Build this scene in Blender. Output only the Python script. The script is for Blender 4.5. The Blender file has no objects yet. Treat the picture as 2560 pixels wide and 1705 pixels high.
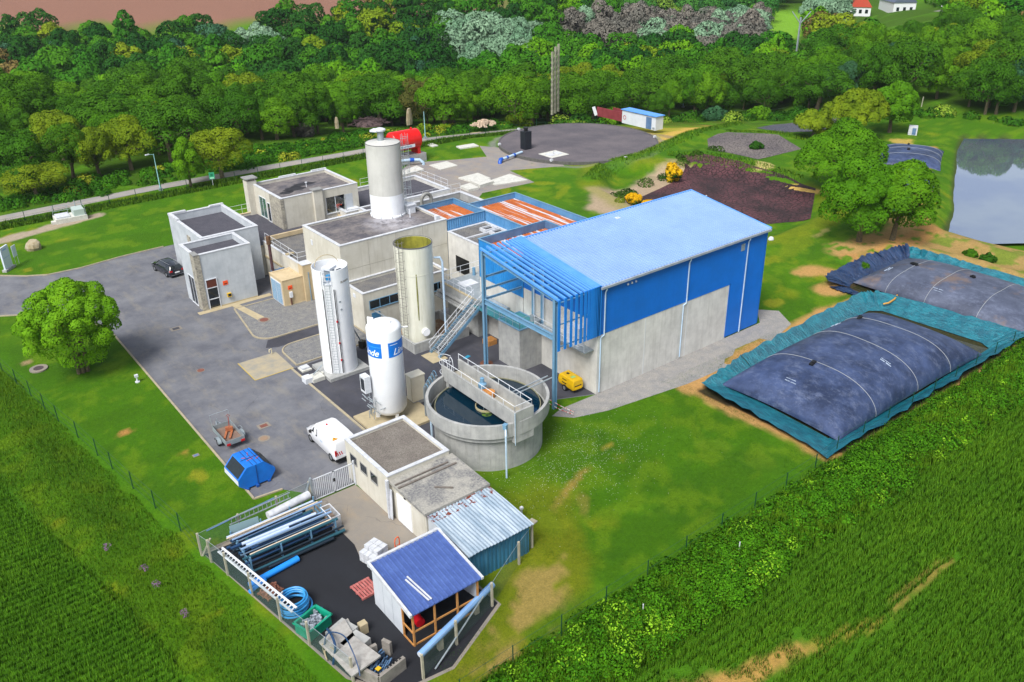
import bpy, math, random
import numpy as np
from mathutils import Vector, Matrix
random.seed(7); RNG = np.random.default_rng(11)
PI = math.pi
SC = bpy.context.scene
COL = SC.collection

# ---------------- camera (metres; x runs along the long hall, y across it) ----------------
F, PITCH, ROLL, YAW, CAMZ = 2162.02, math.radians(26.724), math.radians(0.8922), math.radians(37.686), 36.0
CX, CY = 1280.0, 852.5
_r = np.array([1, 0, 0.]); _f = np.array([0, math.cos(PITCH), -math.sin(PITCH)]); _d = np.cross(_f, _r)
_c, _s = math.cos(ROLL), math.sin(ROLL)
_R0 = np.array([_c*_r+_s*_d, -_s*_r+_c*_d, _f])
_W = np.array([[math.cos(YAW), math.sin(YAW), 0], [-math.sin(YAW), math.cos(YAW), 0], [0, 0, 1]])
CR = _R0 @ _W.T
def at(px, py, z=0.0):
    d = CR.T @ np.array([(px-CX)/F, (py-CY)/F, 1.])
    t = (z-CAMZ)/d[2]
    return (float(t*d[0]), float(t*d[1]), z)
cam = bpy.data.cameras.new('camera'); cam.sensor_width = 36; cam.lens = F*36/2560
cam.clip_start = 0.5; cam.clip_end = 3000
co = bpy.data.objects.new('camera', cam); COL.objects.link(co)
m3 = Matrix([CR[0].tolist(), (-CR[1]).tolist(), (-CR[2]).tolist()]).transposed()
co.matrix_world = Matrix.Translation((0, 0, CAMZ)) @ m3.to_4x4()
SC.camera = co
SC.view_settings.view_transform = 'Standard'; SC.view_settings.look = 'None'
SC.view_settings.exposure = 0.0; SC.view_settings.gamma = 1
SC.cycles.max_bounces = 5; SC.cycles.diffuse_bounces = 3; SC.cycles.glossy_bounces = 2
SC.cycles.transparent_max_bounces = 12; SC.cycles.transmission_bounces = 2
SC.cycles.use_denoising = True
SC.cycles.caustics_reflective = False; SC.cycles.caustics_refractive = False

# ---------------- colours and materials ----------------
def c(h):
    h = h.lstrip('#'); o = []
    for i in (0, 2, 4):
        v = int(h[i:i+2], 16)/255
        o.append(v/12.92 if v <= .04045 else ((v+.055)/1.055)**2.4)
    return (o[0], o[1], o[2], 1)
MATS = {}
class NT:
    def __init__(s, name):
        s.m = bpy.data.materials.new(name); s.m.use_nodes = True
        s.n = s.m.node_tree.nodes; s.l = s.m.node_tree.links
        s.b = s.n['Principled BSDF']; s.out = s.n['Material Output']
        s.geo = None
    def add(s, t, **k):
        n = s.n.new(t)
        for a, b in k.items():
            if a in n.inputs: n.inputs[a].default_value = b
            else: setattr(n, a, b)
        return n
    def link(s, a, b): s.l.new(a, b)
    def coord(s, world=True, scale=(1, 1, 1)):
        if world: o = s.add('ShaderNodeNewGeometry').outputs['Position']
        else: o = s.add('ShaderNodeTexCoord').outputs['Object']
        if scale != (1, 1, 1):
            mp = s.add('ShaderNodeMapping'); mp.inputs['Scale'].default_value = scale
            s.link(o, mp.inputs['Vector']); o = mp.outputs[0]
        return o
    def noise(s, vec, scale, detail=5, rough=.6, lo=.35, hi=.65):
        n = s.add('ShaderNodeTexNoise'); n.inputs['Scale'].default_value = scale
        n.inputs['Detail'].default_value = detail; n.inputs['Roughness'].default_value = rough
        s.link(vec, n.inputs['Vector'])
        r = s.add('ShaderNodeMapRange'); r.inputs['From Min'].default_value = lo; r.inputs['From Max'].default_value = hi
        s.link(n.outputs[0], r.inputs['Value'])
        return r.outputs[0]
    def mix(s, fac, a, b, mode='MIX'):
        n = s.add('ShaderNodeMix'); n.data_type = 'RGBA'; n.blend_type = mode
        for i, v in ((0, fac), (6, a), (7, b)):
            if isinstance(v, bpy.types.NodeSocket): s.link(v, n.inputs[i])
            else: n.inputs[i].default_value = v
        return n.outputs[2]
    def math(s, op, a, b=0.0):
        n = s.add('ShaderNodeMath'); n.operation = op
        for i, v in ((0, a), (1, b)):
            if isinstance(v, bpy.types.NodeSocket): s.link(v, n.inputs[i])
            else: n.inputs[i].default_value = v
        return n.outputs[0]
    def bump(s, h, strength=.3, dist=.02):
        n = s.add('ShaderNodeBump'); n.inputs['Strength'].default_value = strength; n.inputs['Distance'].default_value = dist
        s.link(h, n.inputs['Height']); s.link(n.outputs[0], s.b.inputs['Normal'])
def M(name, col, col2=None, rough=.8, metal=0, spec=.5, sc=1.5, fine=0, fcol=None, streak=None, bump=0, bs=20, world=True, lo=.35, hi=.65, coat=0):
    """col/col2 blended by a soft noise; fine = small-grain noise towards fcol; streak = (colour, amount) vertical weathering"""
    if name in MATS: return MATS[name]
    t = NT(name); v = t.coord(world)
    t.b.inputs['Roughness'].default_value = rough; t.b.inputs['Metallic'].default_value = metal
    t.b.inputs['Specular IOR Level'].default_value = spec
    if coat: t.b.inputs['Coat Weight'].default_value = coat
    o = c(col) if isinstance(col, str) else col
    if col2: o = t.mix(t.noise(v, sc, 6, .65, lo, hi), o, c(col2))
    if streak:
        sv = t.coord(world, (1, 1, .08)); f = t.noise(sv, 3.2, 5, .7, .5, .78)
        o = t.mix(t.math('MULTIPLY', f, streak[1]), o, c(streak[0]))
    if fine:
        f = t.noise(v, bs*1.3, 2, .5, .3, .75)
        o = t.mix(t.math('MULTIPLY', f, fine), o, c(fcol or '#101010'))
    if isinstance(o, tuple): t.b.inputs['Base Color'].default_value = o
    else: t.link(o, t.b.inputs['Base Color'])
    if bump: t.bump(t.noise(v, bs, 4, .6, .2, .8), bump, .03)
    MATS[name] = t.m
    return t.m

# ---------------- mesh builder ----------------
class MB:
    def __init__(s): s.v = []; s.f = []; s.sm = False
    def add(s, vs, fs):
        o = len(s.v); s.v += [tuple(p) for p in vs]; s.f += [tuple(i+o for i in f) for f in fs]; return s
    def box(s, x0, x1, y0, y1, z0, z1):
        return s.add([(x0,y0,z0),(x1,y0,z0),(x1,y1,z0),(x0,y1,z0),(x0,y0,z1),(x1,y0,z1),(x1,y1,z1),(x0,y1,z1)],
                     [(0,3,2,1),(4,5,6,7),(0,1,5,4),(1,2,6,5),(2,3,7,6),(3,0,4,7)])
    def obox(s, cx, cy, z0, z1, lx, ly, rot=0):
        ca, sa = math.cos(rot), math.sin(rot); P = []
        for z in (z0, z1):
            for a, b in ((-1,-1),(1,-1),(1,1),(-1,1)):
                x, y = a*lx/2, b*ly/2; P.append((cx+x*ca-y*sa, cy+x*sa+y*ca, z))
        return s.add(P, [(0,3,2,1),(4,5,6,7),(0,1,5,4),(1,2,6,5),(2,3,7,6),(3,0,4,7)])
    def bar(s, a, b, w=.1, h=None, up=(0,0,1)):
        a = Vector(a); b = Vector(b); h = h or w; d = (b-a)
        if d.length < 1e-6: return s
        d.normalize(); u = Vector(up)
        if abs(d.dot(u)) > .98: u = Vector((1,0,0))
        sd = d.cross(u).normalized(); u = sd.cross(d).normalized(); P = []
        for p in (a, b):
            for i, j in ((-1,-1),(1,-1),(1,1),(-1,1)): P.append(p+sd*(i*w/2)+u*(j*h/2))
        return s.add(P, [(0,3,2,1),(4,5,6,7),(0,1,5,4),(1,2,6,5),(2,3,7,6),(3,0,4,7)])
    def prism(s, poly, z0, z1):
        n = len(poly)
        ar = sum(poly[i][0]*poly[(i+1)%n][1]-poly[(i+1)%n][0]*poly[i][1] for i in range(n))
        if ar < 0: poly = poly[::-1]
        P = [(p[0],p[1],z0) for p in poly]+[(p[0],p[1],z1) for p in poly]
        return s.add(P, [tuple(range(n))[::-1], tuple(range(n, 2*n))]+[(i,(i+1)%n,(i+1)%n+n,i+n) for i in range(n)])
    def ext(s, prof, a, b, axis):
        """extrude a closed profile of 3-D points by the vector b-a"""
        n = len(prof); d = Vector(b)-Vector(a)
        P = [tuple(p) for p in prof]+[tuple(Vector(p)+d) for p in prof]
        return s.add(P, [tuple(range(n)), tuple(range(n,2*n))[::-1]]+[(i,i+n,(i+1)%n+n,(i+1)%n) for i in range(n)])
    def tube(s, pts, r, n=8, closed=False, caps=True):
        pts = [Vector(p) for p in pts]; m = len(pts); rs = r if isinstance(r, (list, tuple)) else [r]*m; P = []; F_ = []; prev = None
        for i, p in enumerate(pts):
            a = pts[(i-1) % m] if (closed or i > 0) else p; b = pts[(i+1) % m] if (closed or i < m-1) else p
            d = (b-a).normalized() if (b-a).length > 1e-7 else Vector((0,0,1))
            if prev is None:
                u = Vector((0,0,1)) if abs(d.z) < .9 else Vector((1,0,0)); u = (u-d*u.dot(d)).normalized()
            else: u = (prev-d*prev.dot(d)).normalized()
            prev = u; w = d.cross(u)
            for k in range(n):
                t = 2*PI*k/n; P.append(p+(u*math.cos(t)+w*math.sin(t))*rs[i])
        for i in range(m if closed else m-1):
            for k in range(n):
                F_.append((i*n+k, i*n+(k+1)%n, ((i+1)%m)*n+(k+1)%n, ((i+1)%m)*n+k))
        if caps and not closed: F_ += [tuple(range(n))[::-1], tuple(range((m-1)*n, m*n))]
        return s.add(P, F_)
    def cyl(s, cx, cy, z0, z1, r, r2=None, n=40): return s.lathe([(0,z0),(r,z0),(r2 or r,z1),(0,z1)], cx, cy, n)
    def lathe(s, prof, cx=0, cy=0, n=40, a0=0, a1=2*PI):
        full = abs(a1-a0-2*PI) < 1e-6; k = n if full else n+1; P = []; F_ = []
        for i in range(k):
            a = a0+(a1-a0)*i/n
            for r, z in prof: P.append((cx+r*math.cos(a), cy+r*math.sin(a), z))
        m = len(prof)
        for i in range(n):
            j = (i+1) % k
            for q in range(m-1):
                if prof[q][0] < 1e-6 and prof[q+1][0] < 1e-6: continue
                if prof[q][0] < 1e-6: F_.append((i*m+q, j*m+q+1, i*m+q+1))
                elif prof[q+1][0] < 1e-6: F_.append((i*m+q, j*m+q, i*m+q+1))
                else: F_.append((i*m+q, j*m+q, j*m+q+1, i*m+q+1))
        return s.add(P, F_)
    def grid(s, fn, nu, nv):
        P = [fn(i/nu, j/nv) for i in range(nu+1) for j in range(nv+1)]
        return s.add(P, [(i*(nv+1)+j, (i+1)*(nv+1)+j, (i+1)*(nv+1)+j+1, i*(nv+1)+j+1) for i in range(nu) for j in range(nv)])
    def build(s, name, mat, parent=None, smooth=False, local=False):
        me = bpy.data.meshes.new(name)
        off = (0,0,0)
        if parent is not None and not local: off = worldloc(parent)
        me.from_pydata([(p[0]-off[0], p[1]-off[1], p[2]-off[2]) for p in s.v], [], s.f)
        me.materials.append(mat)
        if smooth:
            me.polygons.foreach_set('use_smooth', [True]*len(me.polygons))
            me.set_sharp_from_angle(angle=math.radians(38))
        me.update()
        o = bpy.data.objects.new(name, me); COL.objects.link(o)
        if parent is not None: o.parent = parent
        return o
def worldloc(o):
    x = y = z = 0
    while o is not None:
        x += o.location.x; y += o.location.y; z += o.location.z; o = o.parent
    return (x, y, z)
def tag(o, label=None, cat=None, group=None, kind=None):
    if label: o['label'] = label
    if cat: o['category'] = cat
    if group: o['group'] = group
    if kind: o['kind'] = kind
    return o
def thing(name, label, cat, loc, rot=0, group=None):
    o = bpy.data.objects.new(name, None); COL.objects.link(o); o.empty_display_size = .3
    o.location = loc; o.rotation_euler = (0, 0, rot); return tag(o, label, cat, group)
def one(name, mb, mat, label, cat, loc=(0,0,0), rot=0, group=None, smooth=False):
    """a thing that is a single mesh, built round its own base point"""
    o = mb.build(name, mat, None, smooth); o.location = loc; o.rotation_euler = (0,0,rot)
    return tag(o, label, cat, group)
def copy_tree(o, parent=None):
    n = o.copy(); COL.objects.link(n)
    if parent is not None: n.parent = parent
    for ch in [k for k in bpy.data.objects if k.parent == o and k != n]: copy_tree(ch, n)
    return n
def npmesh(name, V, Fq, mat, attr=None, parent=None, smooth=False):
    """fast mesh from numpy: V (n,3), Fq (m,k) with k = 3 or 4"""
    me = bpy.data.meshes.new(name); k = Fq.shape[1]
    me.vertices.add(len(V)); me.vertices.foreach_set('co', V.astype(np.float32).ravel())
    me.loops.add(Fq.size); me.loops.foreach_set('vertex_index', Fq.astype(np.int32).ravel())
    me.polygons.add(len(Fq)); me.polygons.foreach_set('loop_start', (np.arange(len(Fq))*k).astype(np.int32))
    try: me.polygons.foreach_set('loop_total', np.full(len(Fq), k, np.int32))
    except Exception: pass
    if smooth: me.polygons.foreach_set('use_smooth', np.ones(len(Fq), bool))
    if attr is not None:
        a = me.color_attributes.new('Col', 'FLOAT_COLOR', 'POINT')
        a.data.foreach_set('color', np.hstack([attr, np.ones((len(attr), 1))]).astype(np.float32).ravel())
    me.materials.append(mat); me.update(calc_edges=True); me.validate()
    o = bpy.data.objects.new(name, me); COL.objects.link(o)
    if parent is not None: o.parent = parent
    return o

def setnormals(me, N):
    a = me.attributes.new('custom_normal', 'FLOAT_VECTOR', 'POINT'); a.data.foreach_set('vector', np.ascontiguousarray(N, dtype=np.float32).ravel()); me.update()

# numpy value noise for terrain and plant colour
_T = RNG.random((256, 256))
def vn(x, y, s):
    x = np.asarray(x)/s+1000.; y = np.asarray(y)/s+1000.; i = np.floor(x).astype(int); j = np.floor(y).astype(int)
    u = x-i; v = y-j; u = u*u*(3-2*u); v = v*v*(3-2*v)
    g = lambda a, b: _T[a % 256, b % 256]
    return (g(i,j)*(1-u)+g(i+1,j)*u)*(1-v)+(g(i,j+1)*(1-u)+g(i+1,j+1)*u)*v
def fbm(x, y, s, o=4):
    r = 0; a = .5; t = 0
    for k in range(o): r = r+a*vn(x, y, s); t += a; a *= .5; s *= .5
    return r/t
def sst(a, b, x):
    t = np.clip((x-a)/(b-a), 0, 1); return t*t*(3-2*t)
def inpoly(poly, X, Y):
    r = np.zeros(X.shape, bool); n = len(poly)
    for i in range(n):
        x0, y0 = poly[i][:2]; x1, y1 = poly[(i+1) % n][:2]
        if abs(y1-y0) < 1e-9: continue
        k = ((Y < y0) != (Y < y1)) & (X < (x1-x0)*(Y-y0)/(y1-y0)+x0); r ^= k
    return r
def dpoly(poly, X, Y):
    """signed distance to a polygon, negative inside"""
    d = np.full(X.shape, 1e9); n = len(poly)
    for i in range(n):
        x0, y0 = poly[i][:2]; x1, y1 = poly[(i+1) % n][:2]; dx, dy = x1-x0, y1-y0
        t = np.clip(((X-x0)*dx+(Y-y0)*dy)/(dx*dx+dy*dy+1e-12), 0, 1)
        d = np.minimum(d, np.hypot(X-x0-t*dx, Y-y0-t*dy))
    return np.where(inpoly(poly, X, Y), -d, d)
def dline(pts, X, Y):
    d = np.full(X.shape, 1e9)
    for (x0, y0), (x1, y1) in zip(pts[:-1], pts[1:]):
        dx, dy = x1-x0, y1-y0; t = np.clip(((X-x0)*dx+(Y-y0)*dy)/(dx*dx+dy*dy), 0, 1)
        d = np.minimum(d, np.hypot(X-x0-t*dx, Y-y0-t*dy))
    return d
# ---------------- light ----------------
W = bpy.data.worlds.new('World'); SC.world = W; W.use_nodes = True
wn, wl = W.node_tree.nodes, W.node_tree.links
bg = wn['Background']; sky = wn.new('ShaderNodeTexSky'); sky.sky_type = 'NISHITA'; sky.sun_disc = False
SUN_EL, SUN_AZ = math.radians(52), math.radians(205)   # azimuth of the light's origin, measured from +x
sky.sun_elevation = SUN_EL; sky.sun_rotation = PI/2-SUN_AZ; sky.altitude = 50; sky.air_density = 1.0; sky.dust_density = 2.5
hs = wn.new('ShaderNodeHueSaturation'); hs.inputs['Saturation'].default_value = .45
wl.new(sky.outputs[0], hs.inputs['Color']); wl.new(hs.outputs[0], bg.inputs['Color']); bg.inputs['Strength'].default_value = .105
sl = bpy.data.lights.new('sun', 'SUN'); sl.energy = 2.7; sl.angle = math.radians(26); sl.color = (1, .97, .92)
so = bpy.data.objects.new('sun', sl); COL.objects.link(so)
dv = Vector((math.cos(SUN_EL)*math.cos(SUN_AZ), math.cos(SUN_EL)*math.sin(SUN_AZ), math.sin(SUN_EL)))
so.rotation_euler = dv.to_track_quat('Z', 'Y').to_euler(); so.location = (0, 0, 80)
SC.view_settings.exposure = 0.72

# ---------------- terrain ----------------
FW = np.array([0.6118, 0.7910]); RT = np.array([0.7910, -0.6118])
def terr(X, Y):
    X = np.asarray(X, float); Y = np.asarray(Y, float)
    u = X*FW[0]+Y*FW[1]; v = X*RT[0]+Y*RT[1]; a = v/np.maximum(u, 30)
    hl = np.interp(u, [0,150,170,200,240,272,288,300,450,700,1200,3000], [0,0,-2.5,-8,-6.5,-3.5,3.0,4.5,14,30,60,90])
    hm = np.interp(u, [0,150,185,230,300,400,480,700,1200,3000], [0,0,-5,-7,-2.5,1,8,40,70,100])
    hr = np.interp(u, [0,165,190,232,270,310,400,480,700,1200,3000], [0,0,1.0,5.2,6.5,-2,1,8,40,70,100])
    w1 = sst(.0, .16, a); w2 = sst(.30, .42, a)
    h = hl*(1-w1)+(hm*(1-w2)+hr*w2)*w1
    h = h+(fbm(X, Y, 40)-.5)*2.5*sst(165, 215, u)
    # bank behind the right-hand fence and by the left-hand field
    h = h+1.05*np.exp(-((Y-24.3)/1.35)**2)*sst(12, 19, X)*(1-sst(84, 92, X))
    h = h+.35*np.exp(-((X-3.9-(80-Y)*.075)/1.6)**2)*(1-sst(80, 95, Y))*(Y > 10)
    # digester surround, mounds by the sludge beds
    h = h+.7*np.exp(-(dline(RIDGE, X, Y)/1.9)**2)
    h = h+.6*np.exp(-(dline([(108.5,90),(109,80),(107.5,72)], X, Y)/2.0)**2)
    # red mud pit, basins
    h = h-1.3*(1-sst(-1.5, 1.5, dpoly(REDPIT, X, Y)))
    h = h-.55*(1-sst(-1.0, 1.5, dpoly(BASIN1, X, Y)))-.55*(1-sst(-1.0, 1.5, dpoly(BASIN2, X, Y)))
    h = h-1.0*(1-sst(-2.0, 1.5, dpoly(POND, X, Y)))
    h = h+.5*np.exp(-(dline([(99.5,38),(101,47),(118,57.5),(139,67.5)], X, Y)/1.6)**2)
    h = h+.7*np.exp(-(dline([(92,47.2),(93.6,44.5),(94,38),(94,26)], X, Y)/1.5)**2)*(.6+.8*fbm(X,Y,2))
    h = h+(fbm(X, Y, 5)-.5)*.22*sst(76, 90, X)*(1-sst(150, 170, u))
    return h
REDPIT = [(84,86.2),(92,95),(103.5,85),(105.8,79.5),(103,64.5),(97,60.5),(86.5,59.5),(78,64)]
BASIN1 = [(51.4,27.6),(50.6,39.2),(64,40.2),(77,40.4),(78,27.6)]
BASIN2 = [(79,27.8),(79,44.5),(86,45.0),(91.6,44.6),(91.6,24),(79,24)]
RIDGE = [(85,90.3),(92,94.2),(100.6,94.6),(115.7,98.6),(125,101.5),(137,105.5)]
POND = [(104.0,36),(102.9,47),(112,50.5),(120,54.8),(143,66),(152,69.8),(159,62),(152,36),(125,22)]
BEDS = ([(111.5,91),(116.5,95.5),(124.4,97.6),(128,89.5),(122.5,81),(112,81.5)], [(135,99.5),(143,101.5),(150,95),(148,88),(136.5,86.5),(131,90.5),(133,95)])

def axis(lo, a, b, hi, st):
    v = [a]; d = st
    while v[0] > lo: d *= 1.13; v.insert(0, v[0]-d)
    x = a
    while x < b: x += st; v.append(x)
    d = st
    while v[-1] < hi: d *= 1.1; v.append(v[-1]+d)
    return np.array(v)
gx = axis(-260, -4, 135, 1500, .42); gy = axis(-120, 14, 140, 1500, .42)
GX, GY = np.meshgrid(gx, gy, indexing='ij')
GZ = terr(GX, GY)
U = GX*FW[0]+GY*FW[1]; V_ = GX*RT[0]+GY*RT[1]
def L(h): return np.array(c(h)[:3])
n1 = fbm(GX, GY, 9); n2 = fbm(GX+50, GY-30, 2.2); n3 = fbm(GX-80, GY+10, .9, 2)
col = L('#3c6805')[None,None]*(1-sst(.42,.68,n1))[...,None]+L('#456f06')[None,None]*sst(.42,.68,n1)[...,None]
def paint(hexc, mask, wob=.5):
    global col
    m = np.clip(mask, 0, 1)[..., None]; col = col*(1-m)+L(hexc)[None,None]*m
J = (n2-.5)
paint('#345a05', .45*sst(.45, .62, fbm(GX+7, GY+90, 3)))
paint('#5f7f10', .5*sst(.52, .66, fbm(GX+70, GY-90, 1.6, 3)))
paint('#7d8518', .55*sst(.60, .72, n2)*sst(.5, .62, n1))
# dry and bare places
def blob(x, y, rx, ry, h, k=1., rot=0.):
    ca, sa = math.cos(rot), math.sin(rot); dx, dy = GX-x, GY-y
    q = np.hypot((dx*ca+dy*sa)/rx, (-dx*sa+dy*ca)/ry)+J*1.5
    paint(h, k*(1-sst(.75, 1.12, q)))
paint('#6f7014', .6*(1-sst(1.2, 3.6, dline([(19,27),(22.5,28.5),(25.5,30.5),(30,36)], GX, GY)+J*4)))
paint('#8c7c48', .9*(1-sst(.5, 1.35, dline([(18,25.5),(21,27.6),(24.5,29.4),(26.2,30.8)], GX, GY)+J*2.0+(n3-.5)*3.2)))
paint('#8d7840', .8*(1-sst(.05, .3, dline([(30.6,35.2),(32.7,36.3),(35.2,37.2)], GX, GY)+J*.8)))
blob(32.3,34.2,1.3,.45,'#80783a',.55,.9); blob(38.5,38.3,.9,.45,'#a08d3c',.6)
blob(29,37.5,3,3.6,'#55700f',.4)
paint('#4f6f10', .5*(1-sst(3.6,6.5,np.hypot(GX-33,GY-43))))
blob(13.5,57.6,.35,.55,'#8b7b33'); blob(10.9,63.3,.6,.5,'#a07a45'); blob(7.6,81.0,.7,.6,'#8e8060'); blob(13.3,54,.5,.9,'#8e8d25',.6)
for q in range(26):
    blob(random.uniform(4,15), random.uniform(98,121), random.uniform(.3,1.4), random.uniform(.2,.7), random.choice(['#85831f','#8c7c3a','#3f6a0b']), random.uniform(.3,.7), random.uniform(0,3))
for q in range(40):
    blob(random.uniform(56,86), random.uniform(84,128), random.uniform(.8,3), random.uniform(.5,1.6), random.choice(['#6f8012','#85831c','#44700c']), random.uniform(.3,.75), random.uniform(0,3))
for q in range(30):
    blob(random.uniform(28,62), random.uniform(27,43), random.uniform(.5,2.2), random.uniform(.3,1.2), random.choice(['#577510','#2f5808','#3a6809']), random.uniform(.3,.6), random.uniform(0,3))
# lusher, shorter lawn near the hall and darker strips by fences
paint('#3a6a09', .65*(1-sst(.5,1.6,np.abs(GY-26.9)+J)*1)*(GX > 22)*(GX < 80))
paint('#44780a', .6*(1-sst(.2,1.4,np.abs(GX-(5.9+(80-GY)*.12))+J))*(GY < 92))
paint('#3a6508', .85*(1-sst(.9,1.9,np.abs(GY-124.6)+J*1.4))*(GX < 104))
# yellow mown grass round the digester
paint('#6f8414', .8*(1-sst(1.0, 3.5, dpoly([(96,95.5),(116,102),(142,108),(150,112),(136,124),(118,126),(109,119),(112.5,106),(105,97.5)], GX, GY)+J*3)))
paint('#a39a3c', .8*(1-sst(.5, 3.0, dpoly([(112,103.5),(120,105),(142,109.5),(149,113),(136,123),(118,125),(117,112)], GX, GY)+J*4)))
paint('#c2a257', .8*(1-sst(.6, 2.2, dline([(100,95.8),(107,98.5),(113,101),(119,104.5),(128,107.5),(141,111)], GX, GY)+J*3)))
paint('#8a7c60', .85*(1-sst(.3, 1.2, dline([(112.4,100),(113.5,107),(110,112)], GX, GY)+J*1.6)))
paint('#7c7f80', .75*(1-sst(.1,.9,np.abs(np.hypot(GX-97.8,GY-107.6)-14.3)+J*1.2)))
# gravel and rubble
paint('#9b9184', (1-sst(.7,1.3,dline([(2,117.0),(12.2,118.3),(18,119.9),(24,120.9)], GX, GY)+J*1.2)))
blob(93.5,129.2,2.2,1.6,'#c9b69b')
# pale dried mud west of the red pit, rims, paths of bare soil by the pond
paint('#a09080', .95*(1-sst(.6, 2.2, dpoly([at(*q,-.4)[:2] for q in ((1495,482),(1560,468),(1640,436),(1690,408),(1716,432),(1690,458),(1600,500),(1560,545),(1500,525))], GX, GY)+J*2.5)))
paint('#7a8019', .5*(1-sst(.5,2.5,np.abs(dpoly(REDPIT, GX, GY)-2.0)+J*2)))
paint('#38660b', .85*(1-sst(.6,3.2,np.abs(dline([(105,92),(108,82),(107.5,72)], GX, GY)-1)+J*2)))
paint('#3c6a0b', .9*(1-sst(.8,2.2,dline(RIDGE, GX, GY)+J*1.5)))
blob(104.6,67.5,1.2,3.2,'#bfa160',.95,.2); blob(109,78,1.5,3.4,'#b7ab74',.8,-.9)
paint('#3a4426', .9*(1-sst(.2,.9,np.abs(dpoly(POND,GX,GY)+.6))))
paint('#9c8256', .9*(1-sst(.6, 3.0, dpoly([(92.6,46),(99.5,47.5),(102,40),(103,33),(96,31),(92.6,31)], GX, GY)+J*5)))
paint('#4f7a12', .7*sst(.52,.6,fbm(GX+9,GY,1.7,3))*(1-sst(.6, 3.0, dpoly([(92.6,46),(99.5,47.5),(103,33),(92.6,31)], GX, GY))))
paint('#a98a5c', .95*(1-sst(1.4, 3.2, dline([(88.5,50.2),(97,49.6),(101.5,51.2)], GX, GY)+J*3.4)))
paint('#ab8453', .95*(1-sst(1.0, 2.2, dline([(86.5,47.7),(92,46.9),(101,47.6)], GX, GY)+J*2.4)))
paint('#ab8453', .9*(1-sst(.3, .9, np.abs(dline([(102,49.5),(110,53.4),(122,59.5),(138,67)], GX, GY))+J*2.4)))
paint('#b08a5a', .95*(1-sst(.5, 1.3, np.abs(dpoly([(50.2,26.9),(50.0,40.4),(64,41.6),(80,41.5),(80,26.9)], GX, GY))+J*1.5))*(GY > 26.6)*(GY < 43))
paint('#b08a5a', .9*(1-sst(1.0, 2.3, dline([(76.5,44.6),(81.5,45.6),(79.2,48.6)], GX, GY)+J*3)))
blob(85,55,6,1.2,'#6f8016',.5,.3); blob(90.5,55.5,2.0,.6,'#a09460',.6,.2); blob(69.5,46.5,1.5,.8,'#8d8f22',.6)
blob(139.5,73.5,2.6,1.5,'#b39b55',.8,.2)
for q in range(60):
    blob(random.uniform(84,101), random.uniform(45.6,52.5), random.uniform(.2,.7), random.uniform(.2,.5), '#47780e', .9, 0)
# understory, field, meadow
wood = sst(128.8, 133, GY+(fbm(GX,GY,9)-.5)*4)*(1-sst(100,112,GX))+sst(112,125,GX)*sst(160,171,U+J*6)+sst(170,178,U)
fieldm = (1-sst(-.04, .03, V_/U))*sst(292, 294, U)
paint('#2f2d20', .95*((dpoly(BASIN1,GX,GY) < .6)|(dpoly(BASIN2,GX,GY) < .2)))
paint('#38580d', .92*np.clip(wood, 0, 1)); paint('#4f820e', .6*np.clip(wood,0,1)*sst(.5,.7,n2))
paint('#46720e', (1-sst(-.02,.04,V_/U))*sst(284,287,U)); paint('#7d5d52', sst(-.6,-.5,-np.abs(V_/U))*0+fieldm)
paint('#6b9a2a', sst(285,290,U)*(1-sst(345,350,U))*sst(.24,.26,V_/U)*(1-sst(.345,.36,V_/U)))
# crops: earth between the stalks
paint('#3c6a0c', .95*(1-sst(-.4,.4,GX-(2.2+(63.1-GY)*.155)+J*.6))*(GY < 95))
paint('#3f6e0d', .95*(1-sst(21.6,22.4,GY+J*.8))*(GX > 12))
paint('#34600b', .9*(1-sst(.9,2.0,np.abs(GY-24.2)+J))*(GX > 14)*(GX < 90))
blob(24.3,19.6,3.6,1.3,'#9a7d4a',.95,-.3); blob(30,18.2,3.4,.8,'#a8874c',.9,-.2); blob(36.5,16.5,3,.5,'#8f8637',.8,-.3); blob(20,21,1.6,.8,'#a8874c',.8)
paint('#8d7a40', .7*(1-sst(.05,.3,dline([(36,15.6),(42,16.4),(46,16.2)], GX, GY)+J*1.6)))

gm = NT('ground_cover'); v = gm.coord()
ca = gm.add('ShaderNodeVertexColor'); ca.layer_name = 'Col'
o = ca.outputs['Color']
f1 = gm.noise(v, 2.2, 8, .85, .38, .62)
f2 = gm.noise(v, 7, 4, .8, .32, .7)
o = gm.mix(gm.math('MULTIPLY', f1, .6), o, gm.mix(1.0, o, (.52, .56, .45, 1), 'MULTIPLY'))
o = gm.mix(gm.math('MULTIPLY', f2, .8), o, gm.mix(1.0, o, (1.7, 1.5, 1.3, 1), 'MULTIPLY'))
gm.link(o, gm.b.inputs['Base Color']); gm.b.inputs['Roughness'].default_value = .95; gm.b.inputs['Specular IOR Level'].default_value = .15
gm.bump(gm.math('ADD', f2, f1), .55, .08)
nx, ny = len(gx), len(gy)
idx = np.arange(nx*ny).reshape(nx, ny)
q = np.stack([idx[:-1,:-1], idx[1:,:-1], idx[1:,1:], idx[:-1,1:]], -1).reshape(-1, 4)
g = npmesh('ground', np.stack([GX,GY,GZ], -1).reshape(-1,3), q, gm.m, col.reshape(-1,3), smooth=True)
tag(g, kind='structure')
def tz(x, y): return float(terr(np.array([x]), np.array([y]))[0])
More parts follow.
